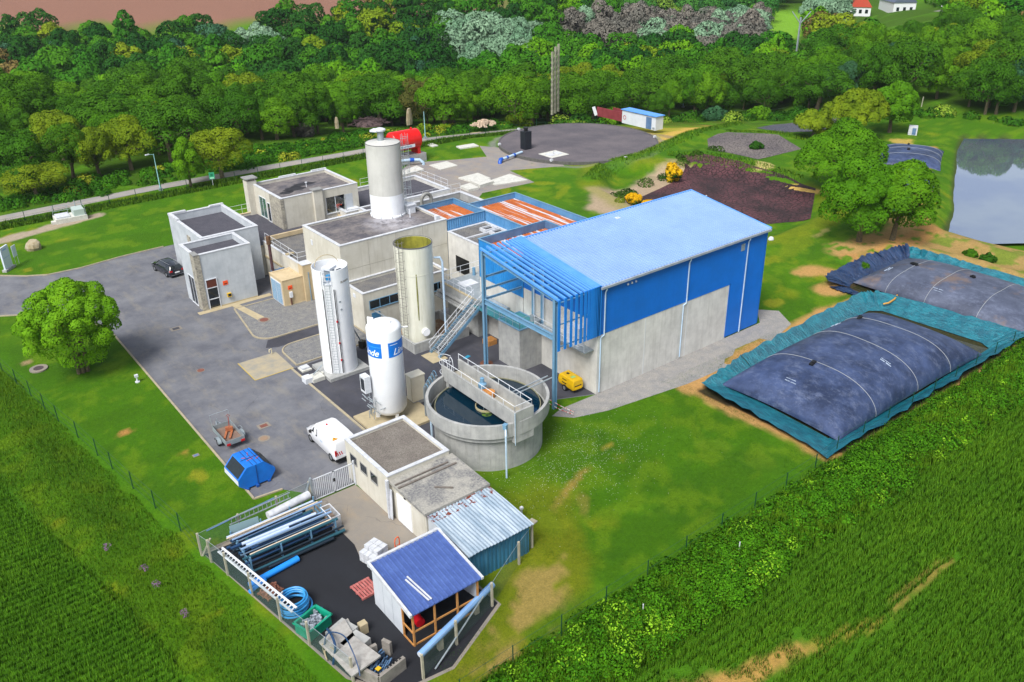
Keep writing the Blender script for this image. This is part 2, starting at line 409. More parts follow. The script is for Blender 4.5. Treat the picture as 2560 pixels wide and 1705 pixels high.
def drape(name, poly, mat, dz, step=1.0, flat=None, kind='structure'):
    """a sheet that follows the ground, dz above it"""
    import bmesh
    bm = bmesh.new(); vs = [bm.verts.new((p[0], p[1], 0)) for p in poly]; bm.faces.new(vs)
    xs = [p[0] for p in poly]; ys = [p[1] for p in poly]
    if step:
        for ax, lo, hi in ((0, min(xs), max(xs)), (1, min(ys), max(ys))):
            k = lo+step
            while k < hi:
                no = (1,0,0) if ax == 0 else (0,1,0); cc = (k,0,0) if ax == 0 else (0,k,0)
                bmesh.ops.bisect_plane(bm, geom=bm.verts[:]+bm.edges[:]+bm.faces[:], plane_co=cc, plane_no=no); k += step
    co_ = np.array([v_.co[:2] for v_ in bm.verts]); zz = terr(co_[:,0], co_[:,1]) if flat is None else np.full(len(co_), flat)
    for v_, z_ in zip(bm.verts, zz): v_.co.z = z_+dz
    bm.normal_update()
    for f_ in bm.faces:
        if f_.normal.z < 0: f_.normal_flip()
    me = bpy.data.meshes.new(name); bm.to_mesh(me); bm.free(); me.materials.append(mat)
    o_ = bpy.data.objects.new(name, me); COL.objects.link(o_)
    if kind: o_['kind'] = kind
    return o_

# ---------------- paved surfaces ----------------
def paving(name, a, b, stain, k=.5, grain=40, rough=.85, ruts=True):
    t = NT(name); v = t.coord()
    o = t.mix(t.noise(v, .35, 6, .7, .35, .68), c(a), c(b))
    o = t.mix(t.math('MULTIPLY', t.noise(t.coord(True, (1,.35,1)), .8, 6, .75, .5, .75), k), o, c(stain))
    o = t.mix(t.math('MULTIPLY', t.noise(v, grain, 2, .6, .3, .7), .25), o, (.02,.02,.025,1))
    if ruts:
        vo = t.add('ShaderNodeTexVoronoi'); vo.feature = 'DISTANCE_TO_EDGE'; vo.inputs['Scale'].default_value = .22
        w = t.add('ShaderNodeVectorMath'); w.operation = 'ADD'
        nn = t.add('ShaderNodeTexNoise'); nn.inputs['Scale'].default_value = .9; t.link(v, nn.inputs['Vector'])
        t.link(v, w.inputs[0]); t.link(nn.outputs['Color'], w.inputs[1]); t.link(w.outputs[0], vo.inputs['Vector'])
        r = t.math('MULTIPLY', t.math('LESS_THAN', vo.outputs['Distance'], .005), t.noise(v, .3, 3, .6, .5, .62))
        o = t.mix(t.math('MULTIPLY', r, .28), o, (.012,.012,.016,1))
    t.link(o, t.b.inputs['Base Color']); t.b.inputs['Roughness'].default_value = rough
    t.bump(t.noise(v, grain, 3, .6, .2, .8), .25, .02); return t.m
m_asph = paving('worn_asphalt', '#595b64', '#77797f', '#8d8779', .6)
m_asph2 = paving('fresh_asphalt', '#33343d', '#464751', '#5b5750', .35)
m_tar = paving('black_tar', '#0a0d15', '#12161f', '#20232b', .3)
m_road = paving('lane_surface', '#8b8a8a', '#a19a92', '#a0917c', .6, ruts=False)
m_conc_floor = paving('yard_concrete', '#7f7a74', '#8f877b', '#a58c66', .5)
m_grav = M('gravel', '#7b7d82', '#989792', rough=.95, sc=2, fine=.85, fcol='#35353a', bs=16, bump=.8)
m_grav2 = M('pale_gravel', '#8f8f90', '#a6a29c', rough=.95, sc=1.2, fine=.7, fcol='#4b4a48', bs=14, bump=.8)
m_kerb = M('kerb_stone', '#a99c80', '#8f8a7b', rough=.9, sc=3, bump=.3)
m_conc = M('concrete', '#a9aaa8', '#8f9191', rough=.85, sc=1.1, streak=('#6f6f68', .55), bump=.25, bs=14)
m_concw = M('cast_concrete', '#d0cfca', '#b9b8b4', rough=.85, sc=.8, streak=('#7e7d75', .4), bump=.2, bs=10)
m_cream = M('cream_render', '#cac7bc', '#bcb8ab', rough=.9, sc=.7, streak=('#8b8574', .35), bump=.12, bs=30)
m_beige = M('beige_render', '#c2b08f', '#b3a180', rough=.9, sc=.9, streak=('#93866b', .4), bump=.12, bs=30)
m_white = M('white_render', '#bcc2c8', '#a9b0b7', rough=.85, sc=.8, streak=('#8d9398', .3), bump=.1, bs=30)
m_coping = M('coping', '#c9ccd2', '#aeb2b8', rough=.7, sc=3)
m_roofd = M('dark_felt_roof', '#33333e', '#43414a', rough=.8, sc=1.2, fine=.3, fcol='#6d6d75', bs=6, bump=.2)
t = NT('stained_felt_roof'); v = t.coord(); o = t.mix(t.noise(v, .5, 7, .75, .4, .6), c('#4b4950'), c('#77716f'))
vd = t.add('ShaderNodeVectorMath'); vd.operation = 'DISTANCE'; t.link(v, vd.inputs[0]); vd.inputs[1].default_value = (41.6,73.4,7.55)
mr = t.add('ShaderNodeMapRange'); mr.inputs['From Min'].default_value = 3.4; mr.inputs['From Max'].default_value = .5; t.link(vd.outputs['Value'], mr.inputs['Value'])
o = t.mix(t.math('MULTIPLY', t.math('MULTIPLY', mr.outputs[0], t.noise(v, 1.1, 6, .75, .35, .6)), .8), o, c('#b9b8c0'))
o = t.mix(t.math('MULTIPLY', t.noise(v, .9, 6, .8, .56, .62), .6), o, c('#2c2c33')); t.link(o, t.b.inputs['Base Color']); t.b.inputs['Roughness'].default_value = .85; m_rooff = t.m
m_gravroof = M('gravel_roof', '#6d6d70', '#87847e', rough=.95, sc=.8, fine=.8, fcol='#2e2e31', bs=13, bump=.7)
m_path = M('path_concrete', '#b0a284', '#a19578', rough=.9, sc=2, bump=.2)

YARD = [(-14,91),(7.6,93.6),(11.5,91.2),(15.3,84),(15.3,48.9),(17.3,48.7),(18.35,47.3),(18.35,46.15),(21.6,46.15),(21.6,47),(27,47.2),(29.5,46.8),(36.6,47.6),(39.2,46.25),(43.0,44.5),(43.6,60),(46,98),(28.5,103.1),(22,102.9),(17.5,102.2),(14,102.4),(9.8,105.6),(-14,112)]
drape('asphalt_yard', YARD, m_asph, .004, 0, 0)
drape('asphalt_lane', [(25.6,47.2),(25.6,64.6),(43.3,64.7),(43.3,44.45),(39.3,46.3),(36,47.6),(29.5,47)], m_asph2, .008, 0, 0)
drape('asphalt_lane', [(25.4,69.9),(26.3,69.35),(34,69.35),(34,71.1),(26.2,71.3)], m_asph2, .008, 0, 0)
def arc(cx, cy, r, a0, a1, n=6): return [(cx+r*math.cos(math.radians(a0+(a1-a0)*i/n)), cy+r*math.sin(math.radians(a0+(a1-a0)*i/n))) for i in range(n+1)]
def bed(name, poly, m, z=.07, kerb=.14):
    MB().prism(poly, 0.012, z).build(name, m)['kind'] = 'structure'
    k = MB(); n = len(poly)
    for i in range(n):
        a, b = poly[i], poly[(i+1) % n]; k.bar((a[0],a[1],.06), (b[0],b[1],.06), kerb, .12)
    k.build('kerb', m_kerb)['kind'] = 'structure'
bed('gravel_bed', arc(27.2,73,1.7,180,270)+[(34,71.3),(34,77.2),(31,77.2),(31,79.9),(26.5,80.0)], m_grav)
bed('gravel_bed', [(26.1,64.9),(33.95,64.9),(33.95,69.2)]+arc(27.7,67.7,1.5,90,180), m_grav)
kb = MB()
def kerbline(pts, w=.14, z=.1):
    for a, b in zip(pts[:-1], pts[1:]): kb.bar((a[0],a[1],z/2+.004), (b[0],b[1],z/2+.004), w, z)
kerbline([(7.6,93.6),(11.5,91.2),(15.3,84),(15.3,60),(15.3,48.9),(17.3,48.7)]); kerbline([(-14,112),(9.8,105.6),(12,103.6),(14,102.4),(17.5,102.2),(22,102.9),(27,103.1)])
kerbline([(25.5,64.6),(25.5,47.3)], .2, .05)
kb.build('kerb', m_kerb)['kind'] = 'structure'
drape('concrete_path', [(23.3,80.9),(31,80.9),(31,81.65),(23.3,81.65)], m_path, .016, 0, 0)
MB().prism([(26.6,80.95),(27.3,80.95),(28.1,76.0),(27.3,75.7)], .02, .085).build('concrete_path', m_path)['kind'] = 'structure'
drape('concrete_pad', [(22.15,64.7),(25.7,64.7),(25.8,68.6),(22.2,68.6)], M('rusty_pad', '#a69a80', '#8d8a80', rough=.9, sc=1.2, streak=None, fine=.1), .014, 0, 0)
pk = MB()
for a, b in (((22.15,64.7),(25.7,64.7)), ((22.15,64.7),(22.2,68.6))): pk.bar((a[0],a[1],.02), (b[0],b[1],.02), .07, .02)
pk.build('painted_edge', M('yellow_line', '#b59c45', rough=.8))['kind'] = 'structure'
drape('road', [(-40,121.8),(14,126.6),(35.8,130.0)][:0]+[(-40,126.6),(13.6,126.5),(34,127.6),(52,127.0),(68,125.9),(85,126.4),(100,127.2),(109,127.0),(109,128.6),(100,129.2),(86,129.2),(70,128.6),(52,129.7),(34,130.2),(14,129.3),(-40,129.4)], m_road, .02, 2)
drape('gravel_strip', [(39.3,44.6),(43.0,44.49),(64.4,44.49),(66.6,46.6),(68,45),(66.4,42.4),(59.5,40.7),(50.1,40.9),(42,42.0),(39.2,42.9),(38,44.2)], m_grav2, .012, 2)
drape('concrete_yard', [(10.5,45.9),(18.4,46.0),(21.5,46.0),(22,41),(22.4,30.4),(17.6,28.2),(14.2,28.6),(12.8,31.2)], m_conc_floor, .004, 0, 0)
drape('tarmac_yard', [(10.6,45.5),(15.8,45.3),(17.5,43.9),(18.3,42.3),(18.35,40.4),(17.9,38.6),(18.6,37.2),(20,34.6),(22.0,34.4),(22.3,30.6),(17.6,28.4),(14.4,28.8),(13.0,31.2)], m_tar, .009, 0, 0)
drape('service_yard', [(61,98.5),(65,112),(70,116),(76.5,112.8),(81.2,111),(84.5,117.5),(87,113),(86,107),(88,101.5),(87,98.6),(79,102.2),(77.9,94.9),(69,95.6),(64.6,91.8)], paving('old_yard', '#807d80', '#958e84', '#a58f70', .55), .012, 2)
# mud beds
def mud(name, a, b, crack, sc):
    t = NT(name); v = t.coord()
    vo = t.add('ShaderNodeTexVoronoi'); vo.feature = 'DISTANCE_TO_EDGE'; vo.inputs['Scale'].default_value = sc
    nn = t.add('ShaderNodeTexNoise'); nn.inputs['Scale'].default_value = sc*1.1; t.link(v, nn.inputs['Vector'])
    w = t.add('ShaderNodeVectorMath'); w.operation = 'MULTIPLY_ADD'; w.inputs[1].default_value = (.45/sc,)*3
    t.link(nn.outputs['Color'], w.inputs[0]); t.link(v, w.inputs[2]); t.link(w.outputs[0], vo.inputs['Vector'])
    r = t.add('ShaderNodeMapRange'); r.inputs['From Max'].default_value = .09; t.link(vo.outputs['Distance'], r.inputs['Value'])
    o = t.mix(t.noise(v, .12, 5, .7, .38, .62), c(a), c(b)); o = t.mix(r.outputs[0], c(crack), o)
    t.link(o, t.b.inputs['Base Color']); t.b.inputs['Roughness'].default_value = .9; t.bump(r.outputs[0], .9, .12); return t.m
red = [(x, y) for x, y in [at(*q,-1.3)[:2] for q in ((1690,408),(1760,412),(1850,432),(2036,494),(2026,550),(1925,560),(1800,556),(1600,560),(1572,530),(1604,492),(1690,452),(1712,432))]]
drape('red_mud', red, mud('red_mud_surface', '#2a191e', '#5c353b', '#1c1013', 1.6), .03, 1.0)
for B_ in BEDS: drape('mud_bed', B_, mud('grey_mud', '#5d5759', '#78706c', '#383335', 1.9), .03, 1.2) if B_ is BEDS[0] else drape('mud_bed', B_, mud('blue_grey_mud', '#4c505d', '#615f68', '#2e2f37', 1.7), .03, 1.5)
pw = NT('pond_water'); pw.b.inputs['Roughness'].default_value = .03; pw.b.inputs['Metallic'].default_value = .8
vv = pw.coord(True, (1,1,1)); pw.link(pw.mix(pw.noise(vv, .06, 4, .6, .4, .6), c('#93a3c0'), c('#a9b6c6')), pw.b.inputs['Base Color'])
pw.bump(pw.noise(vv, 1.2, 3, .5, .2, .8), .015, .01)
pd = [(x, y) for x, y in [(106.3,39.5),(102.9,42),(102.4,46.2),(112,50.4),(120,54.8),(143,65.6),(151,68.6),(158,62),(154,36),(125,24)]]
drape('water', pd, pw.m, -.55, 0, 0)
# ---------------- materials for buildings ----------------
m_blue = M('blue_cladding', '#0568c4', '#0762b8', rough=.45, sc=.6, streak=('#0558a4', .25))
m_blue3 = M('bay_blue_cladding', '#1c7cc4', '#2a88cc', rough=.5, sc=.6, streak=('#0f5a9c', .6))
m_capg = M('grey_cap', '#8f908f', '#7c7d7c', rough=.9, sc=3)
m_blue2 = M('weathered_blue_cladding', '#4682b4', '#5f93bf', rough=.55, sc=.9, streak=('#2e6f9f', .6))
m_bluedk = M('slate_blue_cladding', '#4b6a90', '#5e7ba0', rough=.55, sc=1.2)
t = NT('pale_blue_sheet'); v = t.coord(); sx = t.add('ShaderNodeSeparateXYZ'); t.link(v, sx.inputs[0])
q_ = t.math('FRACT', t.math('DIVIDE', t.math('ADD', sx.outputs[0], -42.9), 21.2/62)); q_ = t.math('LESS_THAN', t.math('ABSOLUTE', t.math('SUBTRACT', q_, .3)), .17)  # darker stripes along the pans: rib shade painted into the roof colour
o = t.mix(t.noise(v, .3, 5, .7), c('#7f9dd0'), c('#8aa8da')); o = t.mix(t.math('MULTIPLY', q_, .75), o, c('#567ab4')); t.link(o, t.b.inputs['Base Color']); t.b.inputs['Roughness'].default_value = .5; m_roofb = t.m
m_louv = M('blue_slat', '#4a8fe0', '#5a9ae6', rough=.4, sc=1)
m_fin = M('bright_blue_slat', '#1474cf', '#1b7cd6', rough=.4, sc=1)
m_steelb = M('blue_grey_steel', '#6a93b0', '#5c87a6', rough=.5, sc=2, streak=('#8fa9ba', .4))
m_galv = M('galvanised_steel', '#a7b0b6', '#8f9aa2', rough=.45, metal=.35, sc=3)
m_wsteel = M('white_steel', '#d4d8de', '#c3c8d0', rough=.5, sc=4)
m_pipe = M('pale_pipe', '#b8cde0', '#a4bdd4', rough=.4, sc=2)
m_glass = M('dark_glass', '#0c1318', '#1a2630', rough=.08, spec=.8, sc=.8)
m_glassg = M('green_glass', '#46685c', '#2f4a4c', rough=.08, spec=.8, sc=.8)
m_black = M('black_plastic', '#0e0f13', rough=.5)
m_rustroof = None
t = NT('rusty_sheet'); v = t.coord()
sv = t.coord(True, (1.55, .045, 1)); f = t.noise(sv, 1.4, 4, .62, .445, .46)
o = t.mix(f, c('#b9bcc6'), t.mix(t.noise(v, 1.5, 5, .7, .35, .7), c('#b5642a'), c('#95481c')))
t.link(o, t.b.inputs['Base Color']); t.b.inputs['Roughness'].default_value = .75; m_rustroof = t.m
t = NT('dry_stone'); v = t.coord()
mp = t.add('ShaderNodeMapping'); sx = t.add('ShaderNodeSeparateXYZ'); t.link(v, sx.inputs[0]); cb = t.add('ShaderNodeCombineXYZ')
t.link(t.math('ADD', sx.outputs[0], sx.outputs[1]), cb.inputs[0]); t.link(sx.outputs[2], cb.inputs[1])
bk = t.add('ShaderNodeTexBrick'); t.link(cb.outputs[0], bk.inputs['Vector']); bk.inputs['Scale'].default_value = 1
bk.inputs['Brick Width'].default_value = .42; bk.inputs['Row Height'].default_value = .16; bk.inputs['Mortar Size'].default_value = .014
bk.inputs['Color1'].default_value = c('#a39e92'); bk.inputs['Color2'].default_value = c('#7d7a76'); bk.inputs['Mortar'].default_value = c('#55534f')
t.link(t.mix(t.noise(v, 2.5, 4, .7), bk.outputs[0], t.mix(.5, bk.outputs[0], c('#beb8a4'))), t.b.inputs['Base Color'])
t.b.inputs['Roughness'].default_value = .95; t.bump(bk.outputs['Fac'], -.6, .03); m_stone = t.m

def ring(mb, x0, x1, y0, y1, z0, z1, w):
    mb.box(x0, x1, y0, y0+w, z0, z1); mb.box(x0, x1, y1-w, y1, z0, z1)
    mb.box(x0, x0+w, y0+w, y1-w, z0, z1); mb.box(x1-w, x1, y0+w, y1-w, z0, z1); return mb
def flat_block(name, label, x0, x1, y0, y1, ztop, zroof, mw, mr, cat='building', w=.28, cop=.07, z0=0., group=None, mcop=None):
    t = thing(name, label, cat, (x0, y0, z0), 0, group)
    ring(MB(), x0, x1, y0, y1, z0, ztop-cop, w).build('wall', mw, t)
    MB().box(x0+w, x1-w, y0+w, y1-w, zroof-.25, zroof).build('roof', mr, t)
    e = .035; b = MB()
    b.box(x0-e, x1+e, y0-e, y0+w+e, ztop-cop, ztop); b.box(x0-e, x1+e, y1-w-e, y1+e, ztop-cop, ztop)
    b.box(x0-e, x0+w+e, y0+w+e, y1-w-e, ztop-cop, ztop); b.box(x1-w-e, x1+e, y0+w+e, y1-w-e, ztop-cop, ztop)
    b.build('coping', mcop or m_coping, t); return t
def window(t, face, p, a0, a1, z0, z1, mullions=1, fm=None, gm_=None, depth=.05, name='window'):
    """a framed window on a wall: face 'x' = wall looking to -x at x=p, 'y' = wall looking to -y at y=p"""
    fm = fm or m_wsteel; gm_ = gm_ or m_glass; w = .06
    f = MB(); g = MB()
    def bx(m, b0, b1, za, zb, d0, d1):
        if face == 'x': m.box(p-d1, p-d0, b0, b1, za, zb)
        else: m.box(b0, b1, p-d1, p-d0, za, zb)
    bx(f, a0-w, a0, z0-w, z1+w, 0, depth); bx(f, a1, a1+w, z0-w, z1+w, 0, depth); bx(f, a0, a1, z1, z1+w, 0, depth); bx(f, a0, a1, z0-w, z0, 0, depth+.04)
    for k in range(1, mullions+1):
        m = a0+(a1-a0)*k/(mullions+1); bx(f, m-.025, m+.025, z0, z1, 0, depth)
    bx(g, a0, a1, z0, z1, -.002, .012)
    o_ = f.build(name, fm, t); g.build('pane', gm_, o_); return o_
def railing(pts, h=1.05, post=1.2, r=.02, mat=None, name='railing', parent=None, rails=2, label=None, group=None):
    b = MB(); rs = [h*(k+1)/rails for k in range(rails)]
    for (a, e) in zip(pts[:-1], pts[1:]):
        A, E_ = Vector(a), Vector(e); n = max(1, round((E_-A).length/post))
        for z in rs: b.tube([A+Vector((0,0,z)), E_+Vector((0,0,z))], r, 6)
        for k in range(n+1):
            p = A.lerp(E_, k/n); b.tube([p, p+Vector((0,0,h))], r, 6)
    o_ = b.build(name, mat or m_wsteel, parent)
    if parent is None: tag(o_, label, 'railing', group)
    return o_
def ribbed(mb, a, b, z0, z1, th=.06, pitch=.3, depth=.04, nrm=None):
    """a vertical corrugated panel from a to b (xy), ribs towards nrm"""
    a = Vector((a[0],a[1],0)); b = Vector((b[0],b[1],0)); L_ = (b-a).length; d = (b-a).normalized()
    n = Vector((nrm[0],nrm[1],0)) if nrm else Vector((d.y,-d.x,0)); k = max(1, round(L_/pitch)); p = L_/k; prof = []
    for i in range(k):
        for q, o_ in ((0,0),(.45,0),(.55,depth),(.95,depth)): prof.append(a+d*(i+q)*p+n*o_)
    prof.append(b); back = [b-n*th, a-n*th]
    P = [(q.x,q.y,z0) for q in prof+back]
    mb.ext(P, (0,0,z0), (0,0,z1), 'z')

# ---------------- white office blocks on the left ----------------
t = flat_block('office_block', 'low white flat-roofed block with a stone corner pier and glazed door', 24.0, 29.75, 81.65, 85.95, 5.9, 5.25, m_white, m_roofd)
MB().box(23.93, 24.5, 81.58, 82.7, 0, 5.86).build('stone_pier', m_stone, t)
MB().box(23.9, 24.45, 81.55, 82.75, 5.9, 5.96).build('pier_cap', m_capg, t)
window(t, 'x', 24.0, 82.95, 84.6, .15, 3.1, 1)
fr = MB(); fr.box(24.62,24.7,81.56,81.65,0,3.2); fr.box(25.72,25.8,81.56,81.65,0,3.2); fr.box(24.7,25.72,81.56,81.65,3.12,3.2); fr.box(24.7,25.72,81.56,81.65,2.2,2.28); fr.box(24.7,25.72,81.56,81.65,1.0,1.08)
d = fr.build('door', m_wsteel, t); MB().box(24.7,25.72,81.62,81.66,0.05,3.12).build('door_glass', m_glass, d)
MB().box(24.72,25.7,81.59,81.62,2.3,3.1).build('transom_panel', M('brown_panel', '#5a2a1c', rough=.6), d)
s = MB().box(26.35,26.85,81.61,81.65,2.15,2.6).build('warning_sign', M('orange_sign', '#e8521a', rough=.6), t)
MB().box(26.45,26.75,81.6,81.612,2.25,2.33).build('sign_text', m_black, s)
hb = MB().box(26.55,26.95,81.4,81.65,.85,1.25).build('hose_box', M('yellow_box', '#c9a52a', rough=.6), t); MB().box(26.6,26.9,81.38,81.4,.95,1.2).build('hose_box_lid', m_black, hb)
MB().box(24.6,29.7,81.59,81.65,-.02,.12).build('plinth', m_path, t)

t = flat_block('office_block', 'larger white flat-roofed block behind, dark felt roof with raised parapets', 26.3, 32.45, 85.98, 95.9, 6.0, 5.15, m_white, m_roofd)
up = MB(); up.box(26.26,26.62,93.1,95.94,6.0,6.18); up.box(26.62,28.2,95.58,95.94,6.0,6.18); up.box(30.9,32.49,95.58,95.94,6.0,6.12)
up.build('parapet_upstand', m_coping, t)
window(t, 'x', 26.3, 87.4, 88.6, 2.2, 4.1, 0)
MB().box(26.22,26.5,89.4,90.3,0,5.2).build('stone_pier', m_stone, t)

# ---------------- link building with gravel roof, terrace and porch ----------------
t = flat_block('link_building', 'cream link building with grey gravel roof and white roof railing beside the flue', 33.0, 44.5, 78.02, 86.6, 4.0, 3.75, m_cream, m_gravroof, w=.2)
railing([(33.1,78.1,4.0),(33.1,86.0,4.0)], 1.0, 2, parent=t); railing([(33.1,78.12,4.0),(34.2,78.12,4.0)], 1.0, 1.2, parent=t)
MB().box(33.02,33.9,80.6,81.0,4.0,4.12).build('roof_kerb', m_path, t)
bt = MB(); bt.box(32.9,33.0,78.3,86.5,2.2,2.4); bt.build('ledge', m_path, t)
window(t, 'x', 33.0, 82.0, 83.0, .5, 2.0, 0); window(t, 'x', 33.0, 84.3, 85.3, .5, 2.0, 0, gm_=m_wsteel)
rp = MB().box(32.96,33.0,79.9,81.6,.6,2.1).build('rust_panel', M('rust_orange_panel', '#b04a22', '#8c3616', rough=.8), t)
t = flat_block('terrace', 'dark felt terrace with cream parapet between the white block and the control room', 32.5, 44.5, 86.62, 99.0, 3.35, 3.0, m_cream, m_roofd, w=.25, mcop=m_beige)
MB().box(33.2,38.2,86.3,86.55,3.9,4.35).build('beam', m_beige, t)
railing([(32.7,96.0,3.35),(32.7,99.0,3.35),(37.3,99.0,3.35)], 1.05, 1.5, parent=t)
t = flat_block('porch', 'small beige porch with louvred doors and an orange sign', 30.75, 32.98, 77.25, 80.25, 2.85, 2.8, m_beige, m_beige, w=.2, mcop=m_beige)
ld = MB(); ld.box(30.69,30.75,77.55,79.95,.1,2.5); ldo = ld.build('louvre_door', m_wsteel, t)
lv = MB()
for k in range(18): lv.box(30.66,30.69,77.6,78.68,.2+k*.125,.26+k*.125); lv.box(30.66,30.69,78.8,79.88,.2+k*.125,.26+k*.125)
lv.build('slats', m_steelb, ldo)
s = MB().box(31.3,31.75,77.2,77.25,1.75,2.15).build('warning_sign', M('orange_sign', '#e8521a'), t); MB().box(31.4,31.65,77.19,77.2,1.85,1.93).build('sign_text', m_black, s)
MB().box(31.35,31.65,77.05,77.25,.9,1.5).build('hydrant_box', m_wsteel, t); MB().box(31.4,31.5,77.1,77.25,.1,.9).build('hydrant_pipe', M('rust_pipe','#5a3a30',rough=.8), t)
t = thing('annexe', 'beige two storey annexe wall with a drainpipe behind the porch', 'building', (33,77.2,0))
MB().box(32.99,34.0,76.95,78.0,0,4.0).build('wall', m_beige, t); MB().box(32.95,34.0,76.9,78.0,4.0,4.07).build('coping', m_coping, t)
MB().tube([(33.5,76.88,.05),(33.5,76.88,3.2)], .04, 6).build('drainpipe', m_steelb, t)
# flue
b = MB(); b.tube([(31.7,81.6,2.3),(31.7,81.6,5.3)], .16, 10); fl = thing('flue', 'rusty brown boiler flue with a wider cap beside the railing', 'chimney', (31.7,81.6,2.0))
b.build('pipe', M('flue_brown', '#3d2a2e', '#56383a', rough=.7, sc=3), fl, True); MB().cyl(31.7,81.6,5.3,6.15,.24,n=14).build('cap', M('rust_cap','#6e5138','#4c382a',rough=.85,sc=6), fl, True)
MB().box(31.5,32.98,81.45,81.75,2.1,2.4).build('bracket', m_bluedk, fl)

# ---------------- main concrete building ----------------
t = flat_block('main_building', 'large cream concrete building with stained flat roof carrying the tall grey silo', 34.0, 46.1, 70.2, 78.0, 7.8, 7.55, m_cream, m_rooff, w=.25)
s = MB().box(33.96,34.0,76.0,76.35,6.2,6.75).build('wall_plate', m_wsteel, t)
jn = MB()
for x in (37.0, 40.1, 43.2): jn.box(x-.012,x+.012,70.19,70.2,0,7.7)
jn.box(34.05,46.05,70.19,70.2,5.2,5.22); jn.build('joint', M('joint_grey','#8d897d',rough=.9), t)
vb = MB(); vb.box(44.3,45.2,74.6,75.4,7.55,8.4); vb.box(44.2,45.3,74.5,75.5,8.4,8.5); vb.build('roof_cowl', m_wsteel, t)
MB().tube([(43.9,73.6,7.55),(43.9,73.6,8.4)], .06, 6).build('vent_pipe', m_wsteel, t)
sb = MB(); sb.box(45.4,45.8,71.0,71.4,7.55,8.0); sb.build('vent_hood', m_wsteel, t)

t = flat_block('front_annexe', 'lower cream annexe with gravel roof and a strip window behind the silos', 34.05, 43.5, 66.6, 70.18, 4.1, 3.8, m_cream, m_gravroof, w=.22)
window(t, 'y', 66.6, 34.7, 37.9, 2.35, 3.15, 2, m_steelb); window(t, 'y', 66.6, 40.6, 43.2, 2.2, 3.0, 2, m_steelb)
MB().box(34.8,35.7,66.54,66.6,.1,1.9).build('door', M('blue_door','#3f7ba6',rough=.5), t)
MB().box(34.02,34.05,68,68.5,3.2,3.6).build('wall_plate', m_wsteel, t)

t = flat_block('concrete_block', 'grey concrete block with gravel roof and two square roof hatches', 46.12, 50.95, 60.45, 70.15, 6.5, 6.3, m_concw, m_gravroof, w=.22)
MB().box(46.35,50.7,67.3,67.5,6.3,6.45).build('roof_divider', m_coping, t)
for x, y in ((49.0,67.55),(49.2,66.2)):
    f_ = MB(); ring(f_, x, x+1.5, y, y+1.05, 6.3, 6.62, .16); fo = f_.build('roof_hatch', m_coping, t); MB().box(x+.16,x+1.34,y+.16,y+.89,6.3,6.42).build('opening', m_black, fo)
MB().box(46.08,46.13,66.5,68.8,2.6,4.3).build('opening', m_black, t)

def rusty_box(name, label, x0, x1, y0, y1, zt, zr, zb, mside=None, skip=()):
    t = thing(name, label, 'building', (x0, y0, zb)); mside = mside or m_blue2; b = MB()
    for k, (p, q, n_) in enumerate((((x0,y0),(x1,y0),(0,-1)), ((x1,y0),(x1,y1),(1,0)), ((x1,y1),(x0,y1),(0,1)), ((x0,y1),(x0,y0),(-1,0)))):
        if k in skip: continue
        ribbed(b, p, q, zb, zt, .05, .28, .035, n_)
    b.build('cladding', mside, t); e = MB(); ring(e, x0-.07, x1+.07, y0-.07, y1+.07, zt, zt+.05, .16); e.build('coping', m_steelb, t)
    r = MB(); n = round((x1-x0)/.33); p = (x1-x0-.2)/n; pr = []
    for i in range(n):
        for q, h in ((0,0),(.5,0),(.6,.04),(.9,.04)): pr.append((x0+.1+(i+q)*p, y0+.06, zr+h))
    pr += [(x1-.1,y0+.06,zr), (x1-.1,y0+.06,zr-.1), (x0+.1,y0+.06,zr-.1)]
    r.ext(pr, (0,y0+.06,0), (0,y1-.06,0), 'y'); r.build('roof', m_rustroof, t); return t
rusty_box('plant_room', 'small blue clad roof enclosure with orange rust streaks next to the main building', 46.15, 50.9, 70.25, 75.95, 7.6, 7.0, 0)
rusty_box('plant_hall', 'long blue clad roof enclosure streaked orange with rust behind the blue hall', 51.0, 57.4, 54.15, 73.35, 7.55, 6.9, 0)
t = rusty_box('stair_tower', 'dark blue clad enclosure joining the blue hall behind the slatted canopy', 43.0, 50.9, 53.95, 60.4, 9.1, 8.35, 5.46, m_blue3)
ib = MB(); ib.box(43.1,50.8,60.28,60.36,8.4,9.05); ib.box(50.78,50.86,54,60.3,8.4,9.05); ib.build('inner_lining', m_bluedk, t)

# rear flat roof with railings, channel and pipe loop
t = flat_block('rear_building', 'low rear building with dark felt roof and white railings behind the grey silo', 44.6, 59.4, 89.3, 97.6, 4.0, 3.5, m_concw, m_roofd, w=.35)
railing([(51,97.3,4),(59.3,97.3,4),(59.3,89.6,4)], 1.05, 1.6, parent=t)
for x in (52.5, 55.5): MB().box(x, x+.05, 89.8, 97.2, 3.5, 3.53).build('roof_seam', m_black, t)
for x, y in ((45.6,90.2),(47.3,94.5),(52,91)): 
    f_ = MB().box(x,x+1.3,y,y+1.0,3.5,3.9).build('rooflight', m_wsteel, t)
t = flat_block('settling_channel', 'stained concrete channel wall below the rear roof railing', 50.6, 61.0, 78.1, 89.25, 3.4, 2.4, m_conc, m_roofd, w=.4)
railing([(50.8,78.6,3.4),(50.8,88.9,3.4),(60.7,88.9,3.4)], 1.15, 1.5, parent=t); 
lp = MB(); lp.tube([(53.4,86.6,2.4),(53.4,86.6,4.2)]+[(54.1-.7*math.cos(PI*k/10),86.6,4.2+.8*math.sin(PI*k/10)) for k in range(1,10)]+[(54.8,86.6,4.2),(54.8,86.6,2.4)], .22, 10)
one('pipe_loop', lp, M('grey_pipe','#8b8d8c','#75736c',rough=.6,sc=3), 'large grey swan-neck pipe loop standing in the channel by the railing', 'pipe', smooth=True)
